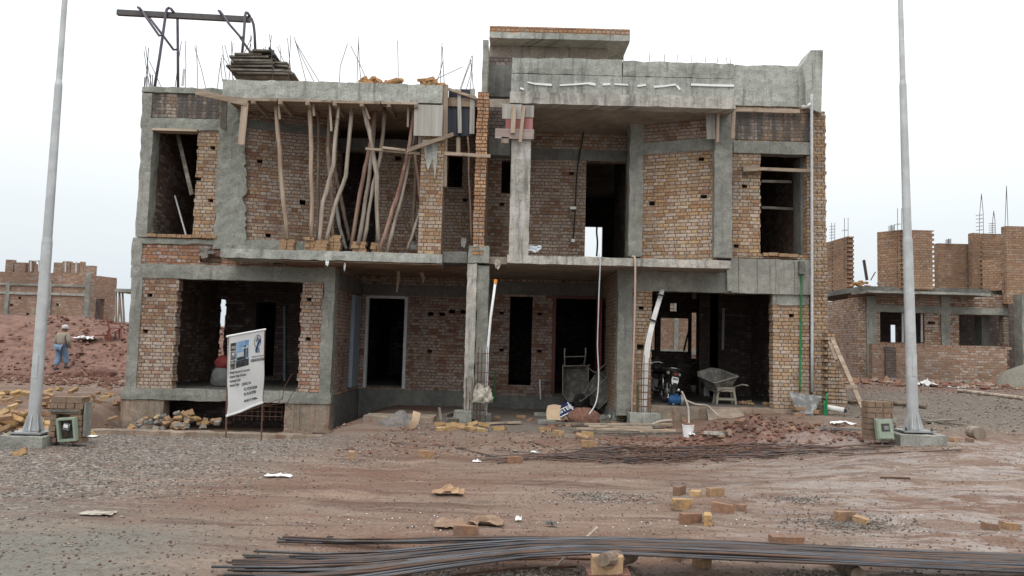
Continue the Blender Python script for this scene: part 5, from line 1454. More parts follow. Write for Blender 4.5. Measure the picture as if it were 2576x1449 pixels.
zr0 = .55
T, L = slanted((X(2060, 850, Yr + 5), Yr + 5.0), (X(2181, 850, Yr), Yr))
mb = MB().wall(T, 0, L, zr0, Z(2181, 748, Yr), .3); mb.build('side_wall', 'brick_mix', FR_)
mb = MB().wall(lambda u, d, z: T(u, d - .05, z), 0, L, Z(2181, 789, Yr), Z(2181, 775, Yr), .1); mb.build('side_band', 'conc', FR_)
mb = MB().wall(lambda u, d, z: T(u, d - .06, z), L - 3.3, L - 2.7, zr0, Z(2181, 750, Yr), .1); mb.build('concrete_column', 'conc', FR_)
mb = MB().wall(lambda u, d, z: T(u, d - .055, z), 0, L, zr0 - .3, zr0 + .28, .1); mb.build('plinth', 'conc', FR_)
mb = MB(); mb.rbox(X(2179, 850, Yr), X(2203, 850, Yr), Yr - .06, Yr + .3, zr0, Z(2190, 745, Yr), .25, .02); mb.build('concrete_column', 'conc', FR_)
wa, wb = H(2214, 2326, 783, 862, Yr), H(2413, 2525, 793, 869, Yr)
mb = MB().wall(flat(Yr), X(2203, 850, Yr), X(2538, 850, Yr), zr0, Z(2360, 737, Yr), .25, [wa, wb, hole(2343, 811, Yr, .25, .1)]); mb.build('brick_wall', 'brick_mix', FR_)
mb = MB(); mb.rbox(X(2203, 780, Yr), X(2538, 780, Yr), Yr - .05, Yr + .2, Z(2360, 790, Yr) + .02, Z(2360, 772, Yr), .3, .02); mb.build('lintel_band', 'conc', FR_)
mb = MB(); mb.rbox(X(2367, 850, Yr), X(2389, 850, Yr), Yr - .04, Yr + .2, zr0, Z(2378, 740, Yr), .25, .02); mb.build('concrete_column', 'conc', FR_)
mb = MB(); mb.rbox(X(2537, 850, Yr), X(2557, 850, Yr), Yr - .7, Yr - .3, zr0 - .3, Z(2545, 740, Yr - .7), .25, .02); mb.build('concrete_column', 'conc', FR_)
mb = MB(); mb.rbox(X(2183, 735, Yr - .9), X(2492, 738, Yr - .9), Yr - .9, Yr + .3, Z(2340, 740, Yr - .9), Z(2340, 734, Yr - .9), .3, .02); mb.build('canopy_slab', 'conc', FR_)
mb = MB()
for a in (2270, 2277, 2318, 2324): mb.bar(P(a, 783, Yr + .1), P(a + .5, 861, Yr + .1), .05, .06)
mb.build('window_frame', 'frame_grey', FR_)
mb = MB().wall(flat(Yr + 4), X(2170, 850, Yr + 4), X(2620, 850, Yr + 4), zr0 + .003, Z(2360, 737, Yr) - .02, .25, [H(2241, 2260, 817, 861, Yr + 4)]); mb.build('inner_wall', 'brick_dark_shaded', FR_)
mb = MB(); mb.rbox(X(2470, 850, Yr + 1), X(2490, 850, Yr + 1), Yr + 1, Yr + 1.4, zr0, Z(2480, 745, Yr + 1), .3, .02); mb.build('concrete_column', 'conc', FR_)
mb = MB(); mb.box(X(2181, 740, Yr), X(2700, 740, Yr), Yr + .3, Yr + 6, Z(2360, 737, Yr) + .02, Z(2360, 737, Yr) + .2); mb.build('floor_slab', 'conc_dark', FR_)
mb = MB().wall(flat(Yr - .4), X(2557, 850, Yr), X(2760, 850, Yr), zr0 - .2, Z(2570, 740, Yr), .3); mb.build('brick_wall', 'brick_mix', FR_)
mb = MB(); mb.rbox(X(2557, 780, Yr), X(2760, 780, Yr), Yr - .46, Yr - .3, Z(2570, 802, Yr), Z(2570, 788, Yr), .3, .02); mb.build('lintel_band', 'conc', FR_)
# low terrace wall before the windows
mb = MB(); yt = Yr - 1.2; z = zr0 - .3; k = 0
zt_ = Z(2360, 868, yt)
mb.wall(flat(yt), X(2194, 900, yt), X(2533, 900, yt), zr0 - .3, zt_ - .09, .23)
xx = X(2194, 900, yt)
while xx < X(2530, 900, yt):
    if random.random() < .75: mb.box(xx, xx + .22, yt + .005, yt + .22, zt_ - .089, zt_ - .01)
    xx += .24
mb.build('terrace_wall', 'brick_far', FR_)
mb = MB(); mb.rbox(X(2225, 900, yt), X(2253, 900, yt), yt - .05, yt + .02, zr0 - .3, zt_ - .1, .2, .02); mb.build('terrace_recess_strip', 'brick_dark_shaded', FR_)
mb = MB(); mb.rbox(X(2230, 965, yt), X(2540, 965, yt), yt - .25, yt - .06, zr0 - .35, Z(2380, 956, yt), .25, .02); mb.build('terrace_plinth', 'conc', FR_)
# upper walls: bay shapes standing free
def upper(a, b, top, bot, ya, yb, mname='brick_far_light', tooth=True):
    T, L = slanted((X(a, 660, ya), ya), (X(b, 660, yb), yb))
    zt_, zb_ = Z((a + b) / 2, top, (ya + yb) / 2), Z((a + b) / 2, bot, (ya + yb) / 2)
    hs = []
    if tooth:
        k0 = math.floor(zb_ / CRS)
        for k in range(k0, math.ceil(zt_ / CRS)):
            if k % 2: hs += [(L - .07, L + 1, k * CRS, (k + 1) * CRS)]
    mb = MB().wall(T, 0, L, zb_, zt_, .25, hs); islands(mb, 'upper_brick_wall', mname, FR_)


upper(2207, 2270, 581, 728, Yr + .9, Yr + .2)
upper(2293, 2351, 579, 728, Yr + .2, Yr + .2)
upper(2360, 2447, 613, 728, Yr + 1.6, Yr + 1.6)
upper(2447, 2470, 586, 728, Yr + 1.2, Yr + 1.2)
upper(2470, 2532, 588, 728, Yr + 1.4, Yr + 1.4)
upper(2471, 2530, 650, 731, Yr + .5, Yr - .1)
upper(2532, 2640, 570, 765, Yr - .3, Yr - .3)
upper(2062, 2095, 610, 740, Yr + 4.6, Yr + 3.6)
upper(2095, 2132, 600, 745, Yr + 3.4, Yr + 2.2)
upper(2132, 2205, 728, 750, Yr + 1.8, Yr + .3, tooth=False)


def cage(px, w_, top, bot, Y, cone=False):
    mb = MB(); b0 = [P(px + s_ * w_, bot, Y + d_) for s_ in (-1, 1) for d_ in (-.1, .1)]
    for i, q in enumerate(b0):
        t_ = P(px + (0 if cone else (-1 if i < 2 else 1) * w_), top + (i % 2) * 4, Y); mb.tube([q, q.lerp(t_, .45) if not cone else q.lerp(P(px + (-1 if i < 2 else 1) * w_ * .9, (top + bot) / 2, Y), 1), t_], .010, 4)
    hh = Z(px, bot, Y); ht_ = Z(px, top, Y)
    for k in range(1, 6):
        zz = hh + (ht_ - hh) * (k / 6) * (.55 if cone else .95); x0, x1 = b0[0].x, b0[2].x
        mb.tube([(x0, Y - .1, zz), (x1, Y - .1, zz), (x1, Y + .1, zz), (x0, Y + .1, zz), (x0, Y - .1, zz)], .006, 4)
    mb.build('rebar_cage', 'rebar', FR_)


cage(2096, 4, 560, 606, Yr + 3.5); cage(2129, 4.5, 548, 700, Yr + 2.2); cage(2263, 5, 524, 720, Yr + .15); cage(2246, 4, 565, 582, Yr + .3)
cage(2469, 5, 487, 588, Yr + 1.4, True); cage(2500, 4, 530, 590, Yr + 1.4, True); cage(2532, 5.5, 467, 740, Yr - .1, True); cage(2389, 3, 600, 614, Yr + 1.6)
mb = MB().tube([P(2173, 654, Yr + 1), P(2181, 705, Yr + 1)], .05, 6); mb.tube([P(2190, 705, Yr + 1), P(2202, 684, Yr + 1)], .02, 5); mb.build('steel_post', 'rebar', FR_)
BH = thing('unfinished_house', 'brick house with red walls seen through the garage rear window', 'house', (4.5, 33, 0))
mb = MB().wall(flat(33), X(1560, 850, 33), X(1860, 850, 33), -.2, 5.5, .3); mb.build('brick_wall', 'brick_far', BH)
mb = MB().box(X(1560, 850, 33), X(1860, 850, 33), 32.95, 33.2, 1.4, 1.65).box(X(1695, 850, 33), X(1706, 850, 33), 32.94, 33.2, -.2, 5.4); mb.build('concrete_band', 'conc', BH)
board((1720, 883, ), (1733, 830), .05, .05, 24.5, 24.5, 'plank_old', 'leaning_timber', 'dark timber leaning beyond the garage rear window', 'timber')

# ------------------------------------------------------------------ bricks
BR = []
for i in range(6):
    mb = MB(); full = i < 3
    L_ = .225 if full else (.12, .15, .17)[i - 3]
    mb.rbox(-L_ / 2, L_ / 2, -.054, .054, 0, .074, .04, .004 if full else .008, 0, .012 if full else .03)
    me = bpy.data.meshes.new('brick'); me.from_pydata([tuple(v) for v in mb.v], [], mb.f); BR.append(me)
BRM = {}


def brick(p, rz, mat='block_yellow', label=None, group=None, tilt=(0, 0), half=False, stand=None, name='brick', var=None):
    i = var if var is not None else (random.randrange(3, 6) if half else random.randrange(3))
    key = (i, mat)
    if key not in BRM:
        me = BR[i].copy(); me.name = 'brick'; me.materials.append(M[mat]); BRM[key] = me
    o = bpy.data.objects.new(name, BRM[key]); COL.objects.link(o)
    m = Matrix.Rotation(rz, 4, 'Z') @ Matrix.Rotation(tilt[0], 4, 'X') @ Matrix.Rotation(tilt[1], 4, 'Y')
    if stand == 'edge': m = Matrix.Rotation(rz, 4, 'Z') @ Matrix.Translation((0, 0, .054)) @ Matrix.Rotation(R(90), 4, 'X') @ Matrix.Translation((0, 0, -.037))
    if stand == 'end': m = Matrix.Rotation(rz, 4, 'Z') @ Matrix.Translation((0, 0, .11)) @ Matrix.Rotation(R(90), 4, 'Y') @ Matrix.Translation((0, 0, -.037))
    o.matrix_world = Matrix.Translation(p) @ m
    return props(o, label, 'brick', group)


one = [((1710, 1246), .95, 'block_brown', False, 'edge', 'brown brick nearest to the tangle in the scattered group on the road'),
       ((1751, 1251), 1.2, 'block_yellow', True, 0, 'broken bright yellow brick lump between two brown bricks on the road'),
       ((1800, 1249), .45, 'block_tan', False, 'edge', 'tan brick at the top right of the scattered road group'),
       ((1716, 1279), .25, 'block_yellow', False, 'edge', 'yellowish brick with dark stains lying in the scattered road group'),
       ((1818, 1291), -.5, 'block_brown', False, 'edge', 'long reddish brick lying askew in the scattered road group'),
       ((1863, 1286), 1.0, 'block_brown', True, 0, 'half brick at the right end of the scattered road group'),
       ((1738, 1318), .35, 'block_brown', False, 'edge', 'brown brick touching a yellow one at the front of the road group'),
       ((1780, 1322), 1.35, 'block_yellow', False, 'edge', 'brick with a yellow end face at the front of the road group'),
       ((2126, 1312), .35, 'block_tan', False, 'edge', 'tan brick lying on the small heap of dark gravel'),
       ((2168, 1319), -1.0, 'block_tan', True, 0, 'broken brick leaning on the small heap of dark gravel'),
       ((1970, 1363), 0., 'block_brown', False, 0, 'flat broken brick just behind the rebar bundle, right of centre'),
       ((2005, 1364), .1, 'block_brown', True, 0, 'muddy brick fragment just behind the rebar bundle'),
       ((2491, 1330), .3, 'block_brown', True, 0, 'reddish brick fragment near the right edge of the road'),
       ((2542, 1328), .1, 'block_tan', True, 0, 'tan brick fragment near the right edge of the road'),
       ((1706, 1410), 1.1, 'block_tan', True, 0, 'half brick under the rebar bundle in the gravel'),
       ((1769, 1431), .5, 'block_tan', True, 0, 'half brick standing in the gravel before the rebar bundle'),
       ((884, 1166), .15, 'block_tan', True, 'end', 'half brick standing on end in the gravel left of the bare mud'),
       ((1074, 1154), .03, 'block_tan', False, 'edge', 'single dull brick standing on edge on bare mud, left of the rebar tangle'),
       ((1296, 1168), .02, 'block_brown', False, 'edge', 'dark wet brick with rebar ends resting on it'),
       ((1480, 1132), .05, 'block_tan', False, 'edge', 'brick half grey and half tan behind the rebar tangle'),
       ((1478, 1097), -.05, 'block_yellow', False, 'edge', 'orange brick on edge in front of the long planks'),
       ((1372, 1090), .02, 'block_yellow', False, 'edge', 'left brick of the yellow pair before the red boulder'),
       ((1405, 1096), -.5, 'block_yellow', False, 'edge', 'right brick of the yellow pair before the red boulder'),
       ((1255, 1081), .3, 'block_yellow', False, 0, 'yellow brick lying flat at the right end of the small brick pile'),
       ((1172, 1352), .02, 'block_brown', False, 'edge', 'broken brick with a hollow standing behind the rebar bundle'),
       ((2402, 1108), .4, 'block_tan', True, 0, 'broken brick beside the right lamp pole footing'),
       ((2440, 1112), .9, 'block_brown', True, 0, 'reddish broken brick left of the sawn log')]
for (q, rz, m_, hf, sd, lb) in one:
    p = gp(*q); brick(p + Vector((0, 0, -.008)), rz, m_, lb, None, (random.uniform(-.06, .06), random.uniform(-.06, .06)), hf, sd or None)
bk_ = P(1527, 1443, 5.52)
bx = MB(); bx.rbox(-.113, .113, -.037, .037, 0, .128, .05, .003, 0, .008)
bx.add([(-.05, -.042, .064), (0, -.042, .036), (.05, -.042, .064), (0, -.042, .092), (-.035, -.030, .064), (0, -.030, .045), (.035, -.030, .064), (0, -.030, .083)], [(0, 1, 5, 4), (1, 2, 6, 5), (2, 3, 7, 6), (3, 0, 4, 7), (4, 5, 6, 7)])
ob = bx.build('brick', 'block_tan', label='tan brick with a diamond frog standing under the log in the foreground', cat='brick'); ob.location = (bk_.x, bk_.y, bk_.z)
mb = MB(); mb.rbox(bk_.x - .15, bk_.x + .17, bk_.y - .05, bk_.y + .13, -.05, bk_.z + .004, .04, .012); mb.build('flat_stone', 'mud', label='flat stone buried under the diamond frog brick', cat='stone', origin=(bk_.x, bk_.y, 0))
# small pile of yellow bricks before the porch
for i in range(10):
    q = gp(1108 + (i % 5) * 26 + random.uniform(-8, 8), 1086 - (i // 5) * 6)
    brick(q + Vector((0, 0, .055 * (i // 5))), random.uniform(-.9, .9), 'block_yellow', 'yellow brick in the small pile beside the concrete block at the porch', 'small yellow brick pile at the porch', (random.uniform(-.25, .25), random.uniform(-.25, .25)))
# loose bricks behind the left pole: three drifts
def drift(n, fn, lb, gr, mats, tl=.45, half=.2):
    for i in range(n):
        p = fn(i)
        brick(p, random.uniform(-3, 3), random.choice(mats), lb, gr, (random.uniform(-tl, tl), random.uniform(-tl, tl)), random.random() < half)


def heap(i, x0, x1, y0, y1, h):
    x, y = random.uniform(x0, x1), random.uniform(y0, y1)
    e = min(1, (x - x0) / .5, (x1 - x) / .5) * min(1, (y - y0) / .4, (y1 - y) / .4)
    return Vector((x, y, gz(x, y) + max(0, e) * h * random.uniform(.2, 1)))


drift(62, lambda i: heap(i, -8.9, -7.45, 12.0, 14.0, .36), 'yellow brick in the heap close behind the left lamp pole', 'yellow bricks heaped behind the left lamp pole', ['block_yellow', 'block_yellow', 'block_tan'])
drift(40, lambda i: heap(i, -14.0, -10.2, 16.5, 19.5, .25), 'yellow brick in the flat drift at the foot of the mud hill', 'yellow bricks at the foot of the mud hill', ['block_yellow', 'block_yellow', 'block_tan'])
drift(46, lambda i: heap(i, -10.1, -8.75, 13.8, 18.2, .5), 'brick in the heap between the meter pier and the house corner', 'bricks heaped between the meter pier and the house', ['block_yellow', 'block_tan', 'block_tan', 'block_brown'])
def front(i):
    p = gp(random.uniform(1240, 2090), random.gauss(1080, 20)); return p + Vector((0, 0, random.uniform(-.03, .02)))


drift(26, front, 'muddy brick fragment in the litter between the porch and the rebar tangle', 'muddy brick fragments before the house', ['block_brown', 'block_brown', 'block_tan'], .6, .9)
drift(6, lambda i: gp(random.uniform(2, 70), random.uniform(1118, 1146)) + Vector((0, 0, -.01)), 'brick lying in the red soil in front of the left pole footing', 'bricks before the left pole footing', ['block_yellow', 'block_brown'])


def rub(i):
    x = random.uniform(X(345, 1040, 16.6), X(560, 1040, 16.6)); y = random.uniform(16.0, 16.95)
    c = (X(440, 1040, 16.6) - x)
    return Vector((x, y, gz(x, y) + .10 + .34 * math.exp(-c * c * 1.3) * random.uniform(.3, 1) * S((y - 15.8) / .8)))


drift(26, rub, 'broken brick in the rubble before the basement opening', 'rubble before the basement opening', ['block_tan', 'block_tan', 'block_yellow', 'block_brown'], .6, .6)
for i in range(30):
    p = rub(i); brick(p, random.uniform(-3, 3), 'stone_grey', 'grey stone in the rubble before the basement opening', 'stones before the basement opening', (random.uniform(-1, 1), random.uniform(-1, 1)), True, name='stone')['category'] = 'stone'
M['block_orange'] = block_mat('block_orange', (0.50, 0.29, 0.13), (0.44, 0.24, 0.11), (0.54, 0.34, 0.17))
for n_, a_, b_, lb, gr in ((18, 900, 1003, 'orange brick in the longer pile on the left roof edge', 'longer pile of orange bricks on the left roof edge'), (10, 1062, 1113, 'orange brick in the shorter pile at the end of the left roof beam', 'shorter pile of orange bricks on the roof beam end')):
    for i in range(n_):
        px = random.uniform(a_, b_)
        brick(Vector((X(px, 205, YB + .12), YB + .09 + random.uniform(0, .16), ZRl + (.0, .06, .12)[i % 3] * random.uniform(.6, 1))), random.uniform(-3, 3), 'block_orange', lb, gr, (random.uniform(-.5, .5), random.uniform(-.5, .5)))
drift(10, lambda i: Vector((random.uniform(X(2130, 715, Yr + 1.4), X(2225, 715, Yr + 1.4)), Yr + 1.4, Z(2180, 724, Yr + 1.4) + random.uniform(0, .28))), 'orange brick piled on the far right house between its upper walls', 'bricks piled on the far right house', ['block_orange'])
for (px, py, rz, lb) in ((2012, 1032, .1, 'upper brick left of the cement-stained tray'), (2010, 1046, .05, 'lower brick left of the cement-stained tray'), (2057, 1040, .9, 'brick leaning on the right foot of the cement-stained tray')):
    p = P(px, py, 16.75); brick(Vector((p.x, 16.75, p.z)), rz, 'block_tan', lb, None)

# ------------------------------------------------------------------ rebar on the road
zlog = .20
for i in range(50):
    rear = i >= 42
    t = (i % 42) / 41 if not rear else (i - 42) / 7
    lay = i % 4; sp_ = random.uniform(-.02, .02)
    if rear: xs, y0, ym, y1 = -1.62 + random.uniform(-.3, .2), 6.36 + .16 * t, 5.98 + .06 * t, 6.24 + .06 * t
    else: xs, y0, ym, y1 = -1.86 + random.uniform(-.22, .26), 5.30 + .72 * t + sp_ * 2, 5.66 + .30 * t + sp_ * .7, 5.84 + .40 * t + sp_
    if i % 13 == 5: xs -= .22
    if i % 9 == 4: y0 -= .14
    pts = []
    for s_ in range(19):
        x = xs + (7.4 - xs) * s_ / 18
        if x < .75:
            y = y0 + (ym - y0) * S((x - xs) / (.75 - xs)); z = (zlog + .010 * lay) * S((x + 2.1) / 2.85)
        else:
            y = ym + (y1 - ym) * S((x - .75) / 3.4); z = (zlog + .010 * lay) * (1 - .5 * S((x - .75) / 3.5))
        z = max(z, gz(x, y, False) + .022 + .011 * lay)
        pts.append(Vector((x, y + .010 * math.sin(x * 3 + i * 1.7), z + .004 * math.sin(x * 2.3 + i))))
    MB().tube(pts, .0085 if i % 3 else .0105, 6).build('rebar_rod', ('rebar_blue', 'rebar_steel', 'rebar_blue', 'rebar_brown', 'rebar_steel', 'rebar_brown', 'rebar_blue')[i % 7], smooth=True, label='long rebar rod in the bundle lying across the foreground road', cat='rebar', group='rebar bundle across the foreground', origin=pts[0])
mb = MB().tube([Vector((X(1519, 1388, 5.43), 5.43, .222)), Vector((X(1521, 1388, 5.43) + .05, 5.50, .212)), Vector((X(1521, 1388, 5.43) + .16, 5.75, .15)), Vector((X(1521, 1388, 5.43) + .30, 6.1, .075))], [.048, .056, .06, .058], 11)
mb.v = [v + mnoise.noise_vector(v * 14) * .010 for v in mb.v]
mb.build('log_billet', 'pole_bark', smooth=False, label='short sawn log on the diamond frog brick under the rebar bundle', cat='log', origin=(.68, 5.43, .1))
for (pts, lb, m_, r_) in ((((1502, 1386), (1400, 1428), (1360, 1437)), 'thin pale stick leaning down from the log into the gravel', 'pole_wood', .011), (((1280, 1412), (1400, 1410), (1500, 1415)), 'rusty bar end lying in the gravel nearest the log', 'rebar_rust', .009), (((1150, 1447), (1290, 1436), (1450, 1431)), 'rusty bar lying lowest in the gravel foreground', 'rebar_rust', .009),
                     (((2214, 1206), (2250, 1210), (2290, 1212)), 'short rusty rod lying on the bare road right of the tangle', 'rebar_rust', .012), (((1690, 1286 - 2), (1700, 1290), (1715, 1291)), 'tiny rusty rod near the scattered bricks', 'rebar_rust', .007)):
    ps = [gp(*q) + Vector((0, 0, .015)) for q in pts]
    if 'leaning' in lb: ps[0].z += .17
    MB().tube(ps, r_, 6).build('loose_rod', m_, label=lb, cat='rod', origin=ps[0])
ps = [gp(2080, 1400) + Vector((0, 0, .05)), gp(2110, 1425) + Vector((0, 0, .05)), gp(2160, 1462) + Vector((0, 0, .05))]
MB().tube(ps, [.05, .055, .058], 10).build('log_billet', 'pole_bark', label='bark-covered log poking out under the rebar bundle at the right', cat='log', origin=ps[0])
for i in range(46):
    a = random.uniform(1180, 1800) if i < 30 else random.uniform(1500, 1950); b = a + random.uniform(250, 620); b = min(b, random.uniform(2080, 2260))
    ya, yb = 1168 - random.uniform(0, 42) * (1 if a > 1400 else .4), 1152 - random.uniform(0, 26)
    if b < a + 60: continue
    ps = []
    n = 7; cv = random.uniform(-6, 6)
    for s_ in range(n):
        f_ = s_ / (n - 1); q = gp(a + (b - a) * f_, ya + (yb - ya) * f_ + cv * math.sin(f_ * 3.1 + i)); ps.append(q + Vector((0, 0, .012 + .008 * (i % 6) + abs(random.gauss(0, .012)))))
    MB().tube(ps, .008, 5).build('rebar_rod', 'rebar_rust' if i % 3 == 0 else 'rebar', label='rebar rod in the tangle in front of the red spoil heap', cat='rebar', group='rebar tangle before the house', origin=ps[0])
for i in range(18):
    q = gp(random.uniform(1560, 1900), random.uniform(1128, 1160)); r_ = random.uniform(.06, .2)
    ps = [q + Vector((-.5, random.uniform(-.1, .1), .03)), q + Vector((-.2, .02, .05)), q + Vector((0, 0, .08 + r_ * .3)), q + Vector((r_ * .7, -.05, .14 * random.random() + .05)), q + Vector((r_ * .5, -.15, .03)), q + Vector((.5, -.1 + random.uniform(-.2, .2), .03))]
    MB().tube(ps, .007, 5).build('bent_rebar', 'rebar_rust', label='short bent rebar offcut in the tangle', cat='rebar', group='bent offcuts in the rebar tangle', origin=q)
for pts, lb in ((((700, 1086), (805, 1095), (1000, 1118), (1300, 1140), (1560, 1168)), 'longest thin bar, running from the left gravel into the tangle'), (((1090, 1118), (1180, 1135), (1260, 1155), (1345, 1160)), 'thin bar below the longest one, ending at the dark wet brick'), (((1250, 1168), (1290, 1165), (1400, 1148), (1500, 1132), (1600, 1130)), 'rusty bar rising from the dark wet brick'), (((1330, 1117), (1400, 1127), (1480, 1150), (1600, 1165)), 'kinked bar crossing behind the half grey brick'), (((2110, 1150), (2200, 1146), (2420, 1135)), 'single bar stretching right from the tangle over the wet road')):
    ps = [gp(*q) + Vector((0, 0, .02)) for q in pts]
    MB().tube(ps, .009, 5).build('rebar_rod', 'rebar', label=lb, cat='rebar', origin=ps[0])


# ------------------------------------------------------------------ wheelbarrows, stool, motorbike, pump
def barrow(name, label, M4, mat, group=None, legs=True):
    """local: x forward (wheel end), z up, tray rim at z .62"""
    r = thing(name, label, 'wheelbarrow', tuple(M4.translation), group)

    def tf(v): return M4 @ Vector(v)

    def fin(mb, nm, mt, par, sm=False):
        mb.v = [tf(v) for v in mb.v]; return mb.build(nm, mt, par, smooth=sm)
    top = [(-.42, -.33), (.30, -.33), (.50, -.20), (.50, .20), (.30, .33), (-.42, .33)]
    bot = [(-.26, -.2), (.16, -.2), (.24, -.12), (.24, .12), (.16, .2), (-.26, .2)]
    zt = [.60, .64, .68, .68, .64, .60]
    n = 6; v = []
    for s_ in (1.0, .96):
        v += [(x * s_, y * s_, zt[i]) for i, (x, y) in enumerate(top)]
        v += [(x * s_, y * s_, .32 + (.012 if s_ < 1 else 0)) for x, y in bot]
    f = []
    for i in range(n):
        j = (i + 1) % n
        f += [(i, n + i, n + j, j), (2 * n + j, 3 * n + j, 3 * n + i, 2 * n + i), (i, j, 2 * n + j, 2 * n + i)]
    f += [tuple(range(2 * n - 1, n - 1, -1)), tuple(range(3 * n, 4 * n))]
    tr = fin(MB().add(v, f), 'tray', mat, r)
    rim = MB().tube([(*top[i % 6], zt[i % 6]) for i in range(7)], .014, 6); fin(rim, 'tray_rim', 'barrow_light', tr)
    for s_ in (-1, 1):
        mb = MB().tube([(.62, s_ * .06, .2), (.2, s_ * .17, .29), (-.3, s_ * .24, .33), (-.62, s_ * .27, .45), (-.85, s_ * .27, .47)], .018, 8); fin(mb, 'handle', 'barrow_light', r, True)
        if legs:
            mb = MB().tube([(-.18, s_ * .21, .32), (-.22, s_ * .24, .02), (-.30, s_ * .24, .0)], .015, 6); fin(mb, 'leg', 'barrow', r, True)
    if legs:
        mb = MB().tube([(-.2, -.23, .14), (-.2, .23, .14)], .012, 6); fin(mb, 'leg_crossbar', 'barrow_light', r)
        mb = MB().tube([(-.62, -.27, .45), (-.62, .27, .45)], .012, 6); fin(mb, 'handle_crossbar', 'barrow_light', r)
    wh = MB().lathe([(.05, -.03), (.15, -.035), (.18, -.02), (.185, 0), (.18, .02), (.15, .035), (.05, .03)], (.60, 0, .19), 20, 0, 'y'); w_ = fin(wh, 'wheel', 'rubber', r, False)
    hb = MB().lathe([(.03, -.07), (.03, .07)], (.60, 0, .19), 10, 0, 'y'); fin(hb, 'hub', 'grey_metal', w_)
    return r


def frame3(xv, zv, loc, sc=1.0):
    xv = Vector(xv).normalized(); zv = Vector(zv); zv = (zv - xv * zv.dot(xv)).normalized(); yv = zv.cross(xv)
    m = (Matrix((xv, yv, zv)).transposed() * sc).to_4x4(); m.translation = Vector(loc); return m


# garage barrow: nose towards the rear wall, handles to the street, tray tilted
p = P(1818, 1000, 18.2)
barrow('wheelbarrow', 'mortar-caked wheelbarrow resting on a beige plastic stool in the garage', frame3((-.30, .93, .12), (-.25, -.05, 1), (p.x - .02, 18.35, ZF0R + .06)), 'barrow', legs=False)
sr = thing('plastic_stool', 'beige plastic stool under the wheelbarrow in the garage', 'stool', (p.x + .0, 18.05, ZF0R))
mb = MB(); mb.rbox(p.x - .21, p.x + .21, 17.9, 18.2, ZF0R + .36, ZF0R + .40, .1, .002); mb.build('seat', 'beige', sr)
for sx in (-1, 1):
    for sy in (-1, 1):
        mb = MB().bar((p.x + sx * .23, 18.05 + sy * .15, ZF0R), (p.x + sx * .18, 18.05 + sy * .12, ZF0R + .36), .05, .045); mb.build('leg', 'beige', sr)
for sy in (-1, 1):
    mb = MB().bar((p.x - .195, 18.05 + sy * .14, ZF0R + .12), (p.x + .195, 18.05 + sy * .14, ZF0R + .12), .05, .02, 0, (0, 1, 0)); mb.build('stretcher', 'beige', sr)
    mb = MB().bar((p.x - .175, 18.05 + sy * .13, ZF0R + .325), (p.x + .175, 18.05 + sy * .13, ZF0R + .325), .06, .02); mb.build('apron', 'beige', sr)
mb = MB().grid(lambda u, v: Vector((p.x - .42 + .16 * u + .03 * math.sin(v * 6), 18.25 + .1 * u, ZF0R + .66 - .5 * v + .02 * math.sin(u * 9 + v * 5))), 6, 12)
mb.build('rag', 'sack_grey', smooth=True, label='grey rag hanging from the side of the wheelbarrow in the garage', cat='rag', origin=(p.x - .35, 18.3, ZF0R + .6))
# porch barrows
q = P(1440, 1010, 19.6)
barrow('wheelbarrow', 'wheelbarrow stood on its nose against the dark porch doorway with handles up', frame3((.03, .25, -1), (.05, -1, -.1), (q.x, 19.75, q.z + .68)), 'barrow')
q = P(1490, 1010, 18.8)
barrow('wheelbarrow', 'wheelbarrow tipped on its side by the red door, wooden legs towards the street', frame3((-.52, -.05, -.80), (.72, .45, -.40), (q.x - .13, 18.75, q.z + .62)), 'barrow')
# cement-stained tray leaning on the pier
tr = MB()
c0 = [P(1984, 985, 16.95), P(2068, 997, 16.95), P(2046, 1046, 16.7), P(2008, 1046, 16.7)]
nrm = Vector((0, -.8, .25))
v = c0 + [a_ + Vector((0, .02, 0)) for a_ in c0]
v += [c0[0].lerp(c0[2], .12) + Vector((0, -.02, 0)), c0[1].lerp(c0[3], .12) + Vector((0, -.02, 0)), c0[2].lerp(c0[0], .1) + Vector((0, -.05, 0)), c0[3].lerp(c0[1], .1) + Vector((0, -.05, 0))]
tr.add(v, [(0, 3, 11, 8), (1, 0, 8, 9), (2, 1, 9, 10), (3, 2, 10, 11), (8, 11, 10, 9), (4, 5, 6, 7), (0, 4, 7, 3), (1, 5, 4, 0), (2, 6, 5, 1), (3, 7, 6, 2)])
tr.build('mortar_tray', 'cement_stain', label='cement-stained mortar tray leaning on the garage pier', cat='tray', origin=c0[3])
mb = MB(); a_, b_ = P(1998, 1010, 16.6), P(2130, 1065, 16.2)
mb.rbox(P(1990, 1060, 16.3).x, P(2150, 1060, 16.3).x, 16.2, 16.75, -.1, .13, .12, .012, 0, .03); mb.build('concrete_kerb', 'conc_mud', label='low concrete kerb under the mortar tray and green pipes', cat='kerb', origin=(P(2070, 1060, 16.3).x, 16.4, 0))


